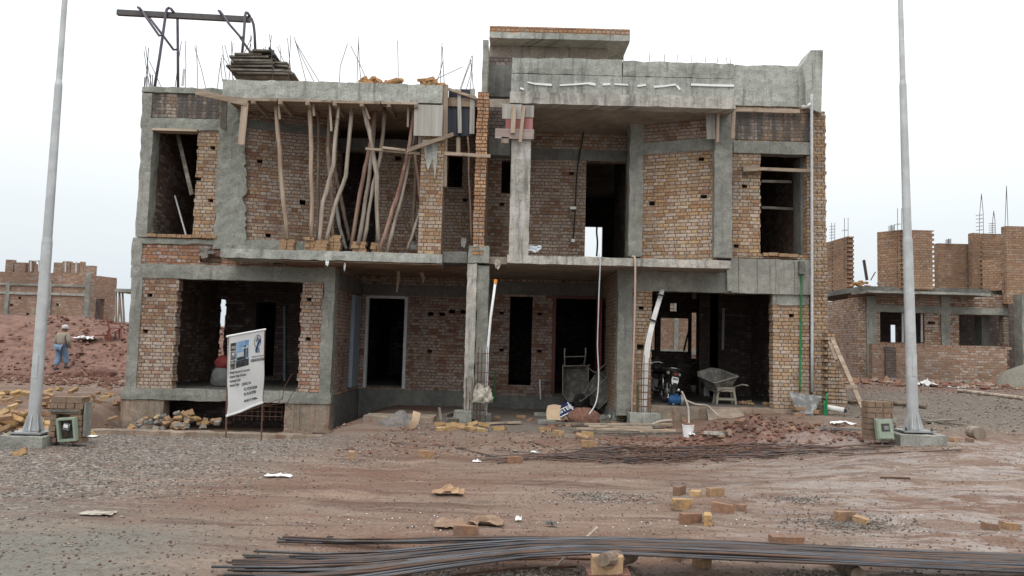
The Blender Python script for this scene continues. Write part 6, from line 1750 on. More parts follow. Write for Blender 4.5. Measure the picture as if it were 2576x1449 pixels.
def build_bike():
    wb = 1.2; rr = .285
    q = P(1674, 1012, 18.0)
    M4 = Matrix.Translation((q.x, 18.0, ZF0R)) @ Matrix.Rotation(R(90 + 27), 4, 'Z') @ Matrix.Rotation(R(9), 4, 'X')
    r = thing('motorbike', 'black motorbike seen from behind at the left side of the garage', 'motorbike', (q.x, 18.0, ZF0R))

    def fin(mb, nm, mt, par=None, sm=False):
        mb.v = [M4 @ v for v in mb.v]; return mb.build(nm, mt, par or r, smooth=sm)
    for cx in (0, wb):
        ring = [Vector((cx + (rr - .045) * math.cos(t * math.pi / 14), 0, rr + (rr - .045) * math.sin(t * math.pi / 14))) for t in range(30)]
        w_ = fin(MB().tube(ring, .045, 8, caps=False), 'wheel', 'rubber', None, True)
        ring2 = [Vector((cx + (rr - .085) * math.cos(t * math.pi / 14), 0, rr + (rr - .085) * math.sin(t * math.pi / 14))) for t in range(30)]
        fin(MB().tube(ring2, .012, 6, caps=False), 'rim', 'chrome', w_, True)
        sp = MB()
        for k in range(16):
            a = k * math.pi / 8; sp.tube([(cx, .03 * (-1) ** k, rr), (cx + (rr - .09) * math.cos(a), 0, rr + (rr - .09) * math.sin(a))], .003, 4)
        fin(sp, 'spokes', 'chrome', w_)
        fin(MB().lathe([(.05, -.05), (.065, -.03), (.065, .03), (.05, .05)], (cx, 0, rr), 12, 0, 'y'), 'hub', 'grey_metal', w_)
        mb = MB()
        for k in range(10):
            a0, a1 = R(20 + k * 14), R(34 + k * 14); R0 = rr + .035
            mb.add([(cx + R0 * math.cos(a_) * (1), s_, rr + R0 * math.sin(a_)) for a_ in (a0, a1) for s_ in (-.06, 0, .06)], [(0, 1, 4, 3), (1, 2, 5, 4)])
        fin(mb, 'mudguard', 'black', None, True)
    fin(MB().tube([(.05, 0, .72), (.35, 0, .68), (.62, 0, .70), (.86, 0, .80)], .03, 8), 'frame_tube', 'black', None, True)
    fin(MB().tube([(.86, 0, .8), (.80, 0, .45), (.55, 0, .28), (.35, 0, .30), (.35, 0, .65)], .022, 8), 'frame_tube', 'black', None, True)
    fin(MB().lathe([(.02, -.22), (.09, -.18), (.13, -.05), (.135, .08), (.10, .2), (.02, .24)], (.68, 0, .80), 14, 0, 'x'), 'fuel_tank', 'black', None, True)
    st = MB(); st.rbox(-.12, .48, -.12, .12, .72, .80, .06, .006); fin(st, 'seat', 'rubber', None, True)
    st = MB(); st.rbox(.42, .66, -.09, .09, .26, .52, .08, .004); e_ = fin(st, 'engine', 'grey_metal')
    st = MB()
    for k in range(5): st.box(.44, .64, -.11, .11, .40 + k * .03, .41 + k * .03)
    fin(st, 'cooling_fins', 'grey_metal', e_)
    for s_ in (-1, 1):
        fin(MB().tube([(.10, s_ * .11, .66), (.02, s_ * .11, .32)], .022, 8), 'shock_absorber', 'chrome', None, True)
        fin(MB().tube([(.87, s_ * .07, .86), (wb, s_ * .07, rr)], .02, 8), 'fork', 'chrome', None, True)
        fin(MB().tube([(.0, s_ * .06, rr), (.4, s_ * .06, .33)], .018, 6), 'swing_arm', 'black')
        fin(MB().lathe([(.012, -.02), (.035, -.02), (.04, .02), (.02, .03)], (-.16, s_ * .17, .70), 10, 0, 'x'), 'indicator', 'beige')
        fin(MB().tube([(.84, s_ * .2, 1.0), (.86, s_ * .24, 1.12)], .008, 6), 'mirror_stem', 'chrome')
    fin(MB().tube([(.74, -.36, .98), (.82, -.28, 1.0), (.88, -.1, .95), (.88, .1, .95), (.82, .28, 1.0), (.74, .36, .98)], .014, 8), 'handlebar', 'chrome', None, True)
    fin(MB().lathe([(.03, -.05), (.085, .02), (.09, .06)], (.98, 0, .88), 14, 0, 'x'), 'headlamp_shell', 'chrome', None, True)
    fin(MB().tube([(.30, -.13, .78), (-.05, -.15, .80), (-.22, -.12, .82), (-.24, 0, .83), (-.22, .12, .82), (-.05, .15, .80), (.30, .13, .78)], .012, 8), 'grab_rail', 'chrome', None, True)
    st = MB(); st.rbox(-.22, -.12, -.09, .09, .60, .76, .05, .004); tl = fin(st, 'tail_unit', 'black')
    fin(MB().box(-.235, -.221, -.05, .05, .66, .72), 'tail_lamp', 'red_door', tl)
    pl_ = fin(MB().add([(-.245, -.105, .54), (-.245, .105, .54), (-.245, .09, .62), (-.245, -.09, .62), (-.25, -.07, .44), (-.25, .08, .44), (-.235, -.105, .54), (-.235, .105, .54), (-.235, .09, .62), (-.235, -.09, .62), (-.24, -.07, .44), (-.24, .08, .44)], [(0, 3, 2, 1), (0, 1, 5, 4), (6, 7, 8, 9), (6, 10, 11, 7), (3, 9, 8, 2), (0, 6, 9, 3), (1, 2, 8, 7), (4, 5, 11, 10), (0, 4, 10, 6), (1, 7, 11, 5)]), 'number_plate', 'white_pl')
    st = MB()
    for k in range(4): st.box(-.252, -.247, -.07 + k * .04, -.045 + k * .04, .555, .60)
    fin(st, 'plate_characters', 'ink_black', pl_)
    fin(MB().tube([(.45, -.12, .28), (.2, -.13, .24), (-.1, -.14, .30), (-.28, -.14, .34)], [.018, .02, .04, .042], 10), 'exhaust', 'chrome', None, True)
    fin(MB().tube([(.35, .1, .26), (.25, .26, .02)], .01, 6), 'side_stand', 'rebar')


build_bike()
# blue pump with its hoses
c = P(1703, 1006, 17.45); c.z = ZF0R + .105
pr = thing('water_pump', 'blue electric pump motor on the garage floor edge', 'pump', (c.x, c.y, ZF0R))
mb = MB().lathe([(.05, -.20), (.085, -.19), (.10, -.15), (.10, .06), (.085, .07)], c, 18, 0, 'x'); mb.build('motor_body', 'blue_motor', pr)
mb = MB()
for k in range(14):
    a = k * math.pi / 7; mb.box(c.x - .14, c.x + .03, c.y + .10 * math.cos(a) - .004, c.y + .10 * math.cos(a) + .004, c.z + .10 * math.sin(a) - .004, c.z + .10 * math.sin(a) + .012)
mb.build('cooling_fins', 'blue_motor', pr)
mb = MB().lathe([(.06, .07), (.115, .075), (.12, .10), (.115, .14), (.05, .155)], c, 18, 0, 'x'); mb.build('pump_casing', 'grey_metal', pr)
mb = MB().box(c.x - .12, c.x - .08, c.y - .08, c.y + .08, ZF0R, ZF0R + .03).box(c.x + .08, c.x + .12, c.y - .07, c.y + .07, ZF0R, ZF0R + .03); mb.build('feet', 'grey_metal', pr)
mb = MB().box(c.x - .06, c.x + .02, c.y - .05, c.y + .05, c.z + .095, c.z + .14); mb.build('terminal_box', 'blue_motor', pr)


def line(pts, Y, r, mat, name, label, cat, n=8):
    ps = [P(x_, y_, Y[i] if isinstance(Y, (list, tuple)) else Y) for i, (x_, y_) in enumerate(pts)]
    out = []
    for i in range(len(ps) - 1):
        a0 = ps[max(0, i - 1)]; a1 = ps[i]; a2 = ps[i + 1]; a3 = ps[min(len(ps) - 1, i + 2)]
        for t in range(5):
            u = t / 5; out.append(.5 * ((2 * a1) + (a2 - a0) * u + (2 * a0 - 5 * a1 + 4 * a2 - a3) * u * u + (3 * a1 - a0 - 3 * a2 + a3) * u ** 3))
    out.append(ps[-1])
    return MB().tube(out, r, n).build(name, mat, smooth=True, label=label, cat=cat, origin=ps[0])


line(((1715, 985), (1722, 1000), (1731, 1025), (1733, 1065)), (17.3, 17.2, 16.9, 15.6), .024, 'grey_hose', 'hose', 'thick pale hose hanging from the pump down over the garage step', 'hose')
line(((1725, 1007), (1750, 1017), (1778, 1020), (1792, 1032), (1806, 1046)), (17.3, 17.2, 17.05, 16.6, 16.2), .022, 'grey_hose', 'hose', 'pale hose snaking right from the pump over the garage step', 'hose')
line(((1640, 1068), (1660, 1060), (1690, 1057)), (15.8, 15.9, 16.0), .024, 'grey_hose', 'hose', 'short pale hose lying beside the concrete block with pipes', 'hose')
line(((1590, 646), (1597, 650), (1598, 700), (1595, 850), (1590, 1000), (1589, 1062)), (16.35, 16.22, 16.2, 16.3, 16.5, 16.6), .022, 'pink_hose', 'hose', 'long pinkish hose hanging from the right balcony slab to the ground', 'hose')
line(((1507, 640), (1510, 660), (1507, 730), (1505, 800), (1503, 870), (1506, 950), (1500, 1010), (1482, 1042)), (16.3, 16.2, 16.25, 16.3, 16.4, 16.4, 16.3, 16.0), .014, 'frame_grey', 'cable', 'thin pale cable dangling from the right balcony to the floor', 'cable')
line(((1470, 318), (1466, 345), (1452, 430), (1447, 530), (1442, 600)), 18.42, .017, 'black', 'conduit', 'black conduit running down the upper recessed brick wall', 'conduit')
line(((1502, 566), (1501, 585), (1503, 610), (1501, 645)), 25.5, .03, 'black', 'conduit', 'black conduit hanging in the bright rear doorway upstairs', 'conduit')
for (q0, q1, lb) in (((1434, 520), (1449, 527), 'upper white junction box on the black conduit'), ((1437, 602), (1446, 609), 'lower white junction box on the black conduit')):
    a_, b_ = P(*q0, 18.42), P(*q1, 18.42); MB().box(a_.x, b_.x, 18.38, 18.46, b_.z, a_.z).build('junction_box', 'white_pvc', label=lb, cat='box', origin=a_)
line(((2041, 262), (2042, 300), (2043, 985)), (17.0, 17.0, 17.0), .034, 'frame_grey', 'downpipe', 'pale drainpipe running down the right end of the house', 'pipe')
line(((2018, 270), (2030, 268), (2041, 262)), (17.2, 17.05, 17.0), .05, 'white_pvc', 'pipe_elbow', 'white pipe elbow feeding the drainpipe under the parapet', 'pipe')
line(((2013, 655), (2016, 740), (2014, 860), (2012, 985)), (17.08, 17.14, 17.15, 17.1), .021, 'green_pipe', 'green_pipe', 'long green pipe fixed on the right garage pier', 'pipe')
mb = MB(); mb.rbox(P(2008, 670, 17.1).x, P(2022, 670, 17.1).x, 17.02, 17.16, P(2015, 690, 17.1).z, P(2015, 658, 17.1).z, .05, .02); mb.build('mortar_daub', 'conc_dark', label='dark mortar daub where the green pipe leaves the upper wall', cat='mortar', origin=P(2015, 690, 17.1))
for (pts, lb) in ((((2080, 990), (2078, 1054)), 'taller of two short green pipes by the white drain tube'), (((2074, 1008), (2074, 1054)), 'lower of two short green pipes by the white drain tube')):
    line(pts, 16.6, .024, 'green_pipe', 'green_pipe', lb, 'pipe')
line(((1604, 962), (1603, 1042)), 16.7, .024, 'green_pipe', 'green_pipe', 'short green pipe beside the rebar cage at the garage', 'pipe')
line(((1246, 932), (1245, 1010)), 19.9, .022, 'green_pipe', 'green_pipe', 'green pipe rising from the dark porch floor left of the window', 'pipe')
line(((1358, 955), (1360, 1005)), 19.95, .02, 'white_pvc', 'standpipe', 'pale standpipe between porch window and porch door', 'pipe')
line(((2080, 1025), (2124, 1033)), (16.75, 16.45), .065, 'white_pvc', 'drain_tube', 'wide white plastic tube lying at the foot of the stepped wall', 'tube', 14)
mb = MB().lathe([(.052, 0), (.052, .01)], P(2125, 1033.2, 16.44), 14, 0, 'y'); mb.build('drain_tube_mouth', 'rubber', label='dark open mouth of the wide white tube', cat='tube', origin=P(2125, 1033, 16.44))  # flat dark disc paints the shade inside the closed tube end
for i, dx in enumerate((-5, 0, 5)):
    line(((1618 + dx, 1040), (1626 + dx, 900), (1640 + dx * .8, 820), (1666 + dx * .6, 730)), (16.45, 16.5, 16.6, 16.9), .026, 'white_pvc', 'plastic_pipe', 'white plastic pipe in the bundle leaning at the garage', 'pipe')['group'] = 'white pipes leaning at the garage'
for (x_, y_) in ((1661, 742), (1643, 806), (1630, 880)):
    p = P(x_, y_, 16.72 if y_ < 800 else 16.6); MB().obox(p, .16, .10, .03, Matrix.Rotation(.3, 3, 'Y')).build('pipe_strap', 'black', label='black strap round the white pipe bundle', cat='strap', group='straps on the white pipe bundle', origin=p)
wp = thing('plastic_pipe', 'single white pipe with an orange tip leaning on the porch pillar', 'pipe', tuple(P(1227, 880, 16.2)))
MB().tube([P(1222, 1045, 16.1), P(1227, 880, 16.15), P(1234, 800, 16.12), P(1247, 705, 16.1)], .028, 8).build('pipe_shaft', 'white_pl', wp, smooth=True)
MB().tube([P(1246, 713, 16.1), P(1247.5, 703, 16.1)], .037, 8).build('pipe_cap', 'orange_cap', wp)


def col_cage(px0, px1, top, bot, Y, label, foot):
    r = thing('rebar_cage', label, 'rebar cage', tuple(P((px0 + px1) / 2, bot, Y)))
    xs_ = (X(px0, bot, Y), X(px1, bot, Y)); zb_, zt_ = Z(px0, bot, Y) - .1, Z(px0, top, Y)
    for x in xs_ + ((xs_[0] + xs_[1]) / 2 - .03,):
        for y in (Y - .1, Y + .1): MB().tube([(x, y, zb_), (x + random.uniform(-.01, .01), y, zt_ + random.uniform(-.35, .0))], .009, 6).build('upright_bar', 'rebar_rust', r)
    for k in range(7):
        z = zb_ + .25 + k * (zt_ - zb_ - .4) / 7
        MB().tube([(xs_[0] - .04, Y - .12, z), (xs_[1] + .04, Y - .12, z + .01), (xs_[1] + .03, Y + .12, z), (xs_[0] - .03, Y + .12, z), (xs_[0] - .04, Y - .12, z)], .007, 5).build('stirrup', 'rebar_rust', r)
    if foot:
        mb = MB(); mb.rbox(xs_[0] - .2, xs_[1] + .2, Y - .22, Y + .22, zb_ - .25, zb_ + .12, .1, .01, 0, .02); mb.build('footing', 'conc', r)


col_cage(1604, 1634, 880, 1040, 16.3, 'rebar cage on a concrete block before the garage brick strip', True)
col_cage(1199, 1222, 848, 1050, 16.12, 'rebar cage wrapped in dirty sacking at the porch pillar foot', False)
for k, (x_, t_) in enumerate(((1172, 950), (1181, 985), (1187, 950), (1166, 1000))):
    MB().tube([P(x_, 1050, 16.0), P(x_ + 1, t_, 16.0)], .01, 5).build('dowel_bar', 'rebar_rust', label='short upright bar in the concrete block left of the porch pillar', cat='rebar', group='bars in the block by the porch pillar', origin=P(x_, 1050, 16.0))


def lump(c, rx, ry, rz, mat, name, label, cat, amp=.25, fq_=2.0, seed=0, flat=.0, kind=None, group=None, sub=4):
    bm = bmesh.new(); bmesh.ops.create_icosphere(bm, subdivisions=sub, radius=1.0)
    mb = MB()
    for v in bm.verts:
        n_ = v.co.copy(); q = Vector((seed * 3.7, seed * 1.3, 0)); d = 1 + amp * mnoise.fractal(n_ * fq_ + q, .9, 2.1, 4) + amp * .35 * mnoise.noise(n_ * 7 + q)
        z = n_.z * d
        if z < -flat: z = -flat
        mb.v.append(Vector(c) + Vector((n_.x * d * rx, n_.y * d * ry, z * rz)))
    mb.f = [tuple(v.index for v in f.verts) for f in bm.faces]; mb.m = [0] * len(mb.f); bm.free()
    return mb.build(name, mat, smooth=True, label=label, cat=cat, kind=kind, group=group, origin=c)


p = P(1210, 1010, 16.0); lump((p.x, 16.05, p.z - .02), .22, .2, .34, 'sack_dirty', 'sacking', 'dirty sacking bunched round the rebar cage at the porch pillar', 'sack', .45, 2.2, 3)
mb = MB(); mb.rbox(X(1141, 1060, 15.9), X(1186, 1060, 15.9), 15.8, 16.2, -.15, Z(1163, 1034, 15.9), .1, .01, 0, .02); mb.build('concrete_block', 'conc', label='square concrete block left of the porch pillar', cat='block', origin=(X(1163, 1060, 15.9), 16, 0))
mb = MB(); mb.rbox(X(912, 1070, 15.9), X(1090, 1070, 15.9), 15.9, 16.6, -.7, Z(1000, 1048, 15.9), .14, .015, 0, .03); mb.build('concrete_step', 'conc_mud', label='muddy concrete step before the left porch', cat='step', origin=(X(1000, 1070, 15.9), 16, 0))
lump((X(1005, 1072, 15.5), 15.5, -.22), .50, .40, .44, 'cement_heap', 'mortar_heap', 'grey heap of mortar and soil on the muddy step', 'heap', .22, 2.4, 5, .1)
p = gp(1468, 1066); lump((p.x, p.y, p.z + .10), .36, .30, .27, 'mud', 'mud_boulder', 'big rounded lump of red mud among the planks', 'boulder', .16, 1.6, 8, .5)
p = gp(1385, 1083); lump((p.x, p.y, p.z + .04), .13, .1, .09, 'mud', 'mud_clod', 'small red mud clod on the yellow brick pair', 'clod', .2, 1.8, 9, .5, sub=3)
# curved leather-like board
cs = [(1010, 1087), (1030, 1077), (1046, 1060), (1049, 1036)]
mb = MB()
for i in range(12):
    t = i / 11; a = cs[0]; k = t * 3; j = min(2, int(k)); f_ = k - j
    x_ = cs[j][0] + (cs[j + 1][0] - cs[j][0]) * f_; y_ = cs[j][1] + (cs[j + 1][1] - cs[j][1]) * f_
    c_ = P(x_, y_, 14.9); ang = .55 + t * .75; dx = Vector((math.sin(ang), 0, -math.cos(ang))) * .075
    mb.v += [c_ - dx + Vector((0, -.12 * math.sin(t * 3), 0)), c_ + dx + Vector((0, -.12 * math.sin(t * 3) + .03, 0)), c_ + dx + Vector((0, .02, 0)), c_ - dx + Vector((0, .015 - .12 * math.sin(t * 3), 0))]
for i in range(11):
    b = i * 4
    mb.f += [(b, b + 1, b + 5, b + 4), (b + 1, b + 2, b + 6, b + 5), (b + 2, b + 3, b + 7, b + 6), (b + 3, b, b + 4, b + 7)]
mb.f += [(3, 2, 1, 0), (44, 45, 46, 47)]; mb.m = [0] * len(mb.f)
mb.build('curved_board', 'leather', label='curved tan strip leaning on the grey mortar heap', cat='strip', origin=P(1020, 1087, 14.9))
# planks lying before the house
for (a, b, wd, th, m_, lb) in (((1470, 1074), (1690, 1077), .16, .03, 'plank', 'long pinkish plank beside the red mud boulder'), ((1480, 1081), (1640, 1084), .12, .03, 'plank', 'plank end under the long pinkish plank'), ((1450, 1086), (1700, 1094), .10, .035, 'plank', 'frontmost long plank before the garage block'),
                    ((1370, 1069), (1500, 1073), .12, .03, 'plank_old', 'dark plank left of the red mud boulder'), ((1216, 1070), (1310, 1071), .16, .025, 'plank', 'flat pale board by the small brick pile'), ((1430, 1092), (1600, 1097), .04, .03, 'plank_old', 'thin stick in front of the long planks'), ((1560, 1098), (1830, 1106), .045, .045, 'plank_old', 'grey pole lying over the red spoil'), ((1770, 1110), (1826, 1105), .05, .05, 'plank_grey', 'pale pole end on the red spoil'), ((1108, 1030), (1120, 1075), .06, .05, 'plank_old', 'stake beside the timber crib at the block'), ((1118, 1060), (1148, 1052), .12, .08, 'plank_old', 'upper timber of the crib by the concrete block'), ((1120, 1072), (1150, 1068), .12, .08, 'plank_old', 'lower timber of the crib by the concrete block'),
                    ((1240, 1158 + 0), (1330, 1160), .02, .02, 'plank_old', 'thin stick on the bare mud'), ((2065, 1098), (2200, 1092), .04, .04, 'plank_grey', 'grey pole lying left of the meter pier'), ((2300, 1060), (2420, 1075), .10, .03, 'plank_old', 'plank lying behind the right lamp pole'), ((2330, 1068), (2400, 1062), .14, .03, 'plank_old', 'short board behind the right lamp pole')):
    pa, pb = gp(*a), gp(*b)
    zo = Vector((0, 0, .03 + th))
    if 'stake' in lb: pa = P(1105, 1025, 15.7); pb = P(1113, 1072, 15.6); zo = Vector((0, 0, 0))
    MB().bar(pa + zo, pb + zo, th, wd).build('loose_plank', m_, label=lb, cat='plank', origin=pa)
for pts in (((2102, 862), (2142, 940), (2180, 1048)),):
    a_, b_ = P(2092, 850, 16.7), P(2180, 1050, 15.9); MB().bar(a_, b_, .09, .05).build('brace_timber', 'plank', label='long timber leaning against the stepped brick stub', cat='timber', origin=b_)
    a_, b_ = P(2088, 862, 16.66), P(2104, 905, 16.5); MB().bar(a_, b_, .09, .03).build('brace_timber', 'plank', label='short splice nailed at the top of the leaning timber', cat='timber', origin=a_)
    c_ = P(2139, 973, 16.2); MB().obox(c_, .26, .12, .07).build('brace_block', 'plank', label='cross block nailed on the leaning timber', cat='block', origin=c_)


# ------------------------------------------------------------------ crumpled sheets, bags, small litter
def crumple(c, wx, wy, hz, mat, name, label, cat, seed=0, n=12, group=None, fn=None):
    mb = MB()

    def f_(u, v):
        q = Vector((u * 3.1 + seed, v * 3.1, seed * .7))
        e = .12 * mnoise.noise(q * 2)
        return Vector(c) + Vector(((u - .5 + e) * wx, (v - .5 + .12 * mnoise.noise(q * 2 + Vector((9, 0, 0)))) * wy, .012 + hz * (abs(mnoise.noise(q)) + .5 * abs(mnoise.noise(q * 2.7))) * (1 - .5 * (abs(u - .5) + abs(v - .5)))))
    mb.grid(fn or f_, n, n)
    o = mb.build(name, mat, smooth=False, label=label, cat=cat, group=group, origin=c)
    sd = o.modifiers.new('thickness', 'SOLIDIFY'); sd.thickness = .004
    return o


for (q, wx, wy, hz, m_, nm, lb, ct) in (((700, 1205), .32, .12, .05, 'white_pl', 'plastic_scrap', 'white plastic scrap lying on the gravel before the banner', 'scrap'),
    ((246, 1296), .30, .14, .04, 'sack_dirty', 'paper_scrap', 'flat pale paper scrap in the left foreground gravel', 'paper'),
    ((1130, 1244), .36, .2, .14, 'cardboard', 'cardboard_scrap', 'crumpled brown cardboard on the bare middle of the road', 'cardboard'),
    ((1135, 1331), .30, .25, .10, 'paper_brown', 'paper_bag', 'flattened brown paper bag behind the broken hollow brick', 'paper'),
    ((1222, 1321), .32, .2, .14, 'paper_brown', 'paper_bag', 'crumpled brown paper right of the flattened bag', 'paper'),
    ((1000, 1440), .22, .16, .08, 'cardboard', 'paper_scrap', 'torn brown paper before the rebar bundle in the foreground', 'paper'),
    ((1386, 1332), .1, .08, .1, 'sack_grey', 'wrapper', 'small grey foil wrapper on the reddish slurry', 'wrapper'),
    ((1304, 1310), .06, .06, .09, 'white_pl', 'foam_piece', 'white foam lump on the road left of the grey wrapper', 'foam'),
    ((1200, 1163), .12, .05, .06, 'white_pl', 'foam_piece', 'white foam strip left of the dark wet brick', 'foam'),
    ((1345, 1138), .12, .04, .04, 'white_pl', 'foam_piece', 'white foam strip above the dark wet brick', 'foam'),
    ((220, 1103), .30, .12, .05, 'white_pl', 'foam_tray', 'white foam tray at the foot of the shelved meter pier', 'tray'),
    ((2122, 1070), .42, .22, .14, 'sack_white', 'plastic_bag', 'white plastic bag in front of the leaning timber', 'bag'),
    ((1530, 1053), .50, .3, .12, 'plastic_clear', 'plastic_bag', 'clear plastic bag right of the red mud boulder', 'bag'),
    ((1545, 1053), .20, .16, .14, 'print_blue', 'plastic_bag', 'blue printed bag end on the clear plastic bag', 'bag'),
    ((1420, 1058), .35, .25, .16, 'paper_brown', 'rag', 'brown torn rag between the blue sack and the boulder', 'rag'),
    ((2335, 972), .5, .3, .35, 'sack_white', 'plastic_bag', 'white bag before the terrace wall of the far right house', 'bag'),
    ((215, 858), .9, .5, .4, 'sack_white', 'white_sack', 'white sack lying beside the rusty chairs on the mud hill', 'sack'),
    ((1740, 1100), .1, .06, .08, 'white_pl', 'plastic_scrap', 'white scrap right of the white bucket', 'scrap'),
    ((2410, 975), .6, .3, .05, 'sack_white', 'plastic_scrap', 'white sheet scrap in the gravel before the far right house', 'scrap')):
    p = gp(*q); crumple(tuple(p), wx, wy, hz, m_, nm, lb, ct, seed=q[0] * .37, n=8)
p = gp(830, 1360); crumple((p.x - 0, p.y, p.z), .05, .05, .02, 'black', 'scrap', 'tiny black scrap left of the rebar bundle end', 'scrap', 3.3, 5)
# cement sack with lettering
p = gp(1412, 1050)
r = thing('cement_sack', 'empty dark blue cement sack with white lettering on the porch floor', 'sack', tuple(p))
mA = frame3((.86, .25, .42), (-.35, -.75, .55), (p.x, p.y, p.z + .15))
mb = MB().grid(lambda u, v: mA @ Vector(((u - .5) * .62, (v - .5) * .36, .03 * mnoise.noise(Vector((u * 4, v * 4, 1))))), 10, 6); ob = mb.build('sack_body', 'bag_blue', r)
mb = MB().grid(lambda u, v: mA @ Vector(((u - .5) * .60, -.15 + v * .03, .012 + .03 * mnoise.noise(Vector((u * 4, .1, 1))))), 8, 1); mb.build('white_border', 'white_pl', r)
mb = MB().grid(lambda u, v: mA @ Vector((.24 + u * .03, (v - .5) * .3, .012 + .03 * mnoise.noise(Vector((3.6, v * 4, 1))))), 1, 6); mb.build('white_border', 'white_pl', r)
sack_lettering = ('MASTER', mA @ Matrix.Translation((-.28, -.06, .03)), .16, r)
# white bucket
b_ = gp(1731, 1098); r = thing('bucket', 'white plastic bucket in front of the red spoil heap', 'bucket', tuple(b_))
MB().lathe([(.085, 0), (.10, .20), (.104, .20), (.104, .215), (.092, .215), (.08, .02), (.0, .02)], b_ + Vector((0, 0, .0)), 18).build('bucket_body', 'white_pl', r, smooth=False)
MB().tube([b_ + Vector((.1 * math.cos(t * .39), -.02, .21 - .08 * math.sin(t * .39))) for t in range(9)], .004, 5).build('bucket_handle', 'grey_metal', r)
lump((b_.x, b_.y, b_.z + .205), .085, .085, .04, 'mud', 'soil', 'red soil filling the white bucket', 'soil', .2, 2, 4, .3, sub=3)
# small painted marker block
p = gp(1573, 1056); mb = MB(); mb.rbox(p.x - .085, p.x - .045, p.y, p.y + .07, p.z, p.z + .22, .06, .004); mb.rbox(p.x - .04, p.x + .02, p.y, p.y + .07, p.z - .02, p.z + .24, .06, .004); mb.build('pipe_offcut', 'white_pl', label='pair of short white plastic offcuts standing by the corner column', cat='offcut', origin=p)
mb = MB().grid(lambda u, v: P(1378 + u * 34 - 4 * math.sin(v * 3), 1018 + v * 38 + 5 * abs(u - .5), 16.9 - v * .45) + Vector((0, .05 * math.sin(u * 3), 0)), 6, 8)
o = mb.build('cardboard_sheet', 'cardboard2' if 'cardboard2' in M else 'leather', label='bent tan cardboard sheet propped on the porch floor', cat='cardboard', origin=P(1390, 1050, 16.5)); o.modifiers.new('thickness', 'SOLIDIFY').thickness = .006
for (q, lb) in (((1364, 1046), 'grey flat block left of the bent cardboard on the porch floor'), ((1375, 1066), 'grey flat block in front of the bent cardboard'), ((1510, 1020), 'grey block behind the red mud boulder'), ((1311, 1014), 'pale brick lying alone on the porch floor')):
    p = gp(*q) if q[1] > 1030 else P(*q, 17.6)
    p.z = gz(p.x, p.y)
    mb = MB(); mb.rbox(p.x - .2, p.x + .2, p.y - .08, p.y + .08, p.z, p.z + .09, .08, .006, 0, .015) if 'brick' not in lb else mb.rbox(p.x - .11, p.x + .11, p.y - .06, p.y + .06, p.z, p.z + .07, .06, .005, 0, .015)
    mb.build('flat_block', 'conc' if 'grey' in lb else 'block_tan', label=lb, cat='block', origin=p)
# litter on the slab edges
for (q, Y, w_, h_, m_, lb) in (((823, 662), 16.25, .06, .11, 'white_pl', 'white rag strip hanging under the left balcony slab'), ((867, 672), 16.3, .03, .16, 'frame_grey', 'thin pale strip hanging under the left balcony slab'), ((1252, 665), 16.2, .10, .2, 'sack_dirty', 'crumpled pale bag hanging under the dividing wall'), ((1342, 625), 16.4, .28, .14, 'plastic_clear', 'clear plastic bag at the foot of the right balcony column'), ((1166, 610), 17.4, .10, .22, 'white_pvc', 'broken pale tile in the small left balcony corner'), ((1043, 620), 16.5, .14, .14, 'sack_grey', 'grey rag beside the brick balcony pier foot')):
    p = P(*q, Y); crumple(tuple(p), w_, h_, .02, m_, 'scrap', lb, 'scrap', q[0] * .1, 6, None, fn=(lambda u, v, p=p, w_=w_, h_=h_: p + Vector(((u - .5) * w_ * (1 + .3 * math.sin(v * 4)), .03 * mnoise.noise(Vector((u * 5, v * 5, p.x))), (.5 - v) * h_ + .02 * math.sin(u * 7)))))
for (pts, lb) in ((((1001, 678), (1003, 695), (998, 735)), 'split board hanging from the left porch ceiling'), (((1060, 685), (1066, 700), (1063, 712)), 'short splinter hanging from the left porch ceiling')):
    ps = [P(*q, 18.5) for q in pts]; MB().tube(ps, [.05, .04, .02], 5).build('hanging_splinter', 'plank_v', label=lb, cat='board', origin=ps[0])
for i in range(8):
    p = Vector((random.uniform(X(1850, 1010, 18.2), X(1935, 1010, 18.2)), random.uniform(17.7, 18.6), ZF0R)); brick(p, random.uniform(-3, 3), random.choice(('block_brown', 'block_tan')), 'broken brick on the garage floor behind the right pier', 'broken bricks on the garage floor', (random.uniform(-.4, .4), random.uniform(-.4, .4)), True)
for i in range(9):
    q = P(random.uniform(515, 548), random.uniform(628, 652), YW - .02); brick(q + Vector((0, -.04, 0)), random.uniform(-.4, .4), 'stone_grey', 'grey broken slab chip jutting at the left end of the balcony slab', 'broken chips at the left balcony slab end', (random.uniform(-.3, .3), random.uniform(-.3, .3)), True, name='concrete_chip')['category'] = 'chip'
# worker or sack inside the left window
p = P(556, 985, 18.4)
lump((p.x, 18.4, ZF0L + .22), .26, .22, .30, 'sack_grey', 'full_sack', 'grey full sack inside the ground floor window behind the banner', 'sack', .12, 1.5, 2, .72)
lump((p.x + .02, 18.42, ZF0L + .56), .21, .2, .20, 'cloth_red', 'red_bundle', 'red cloth bundle on the grey sack behind the banner', 'cloth', .10, 1.5, 6, .6)
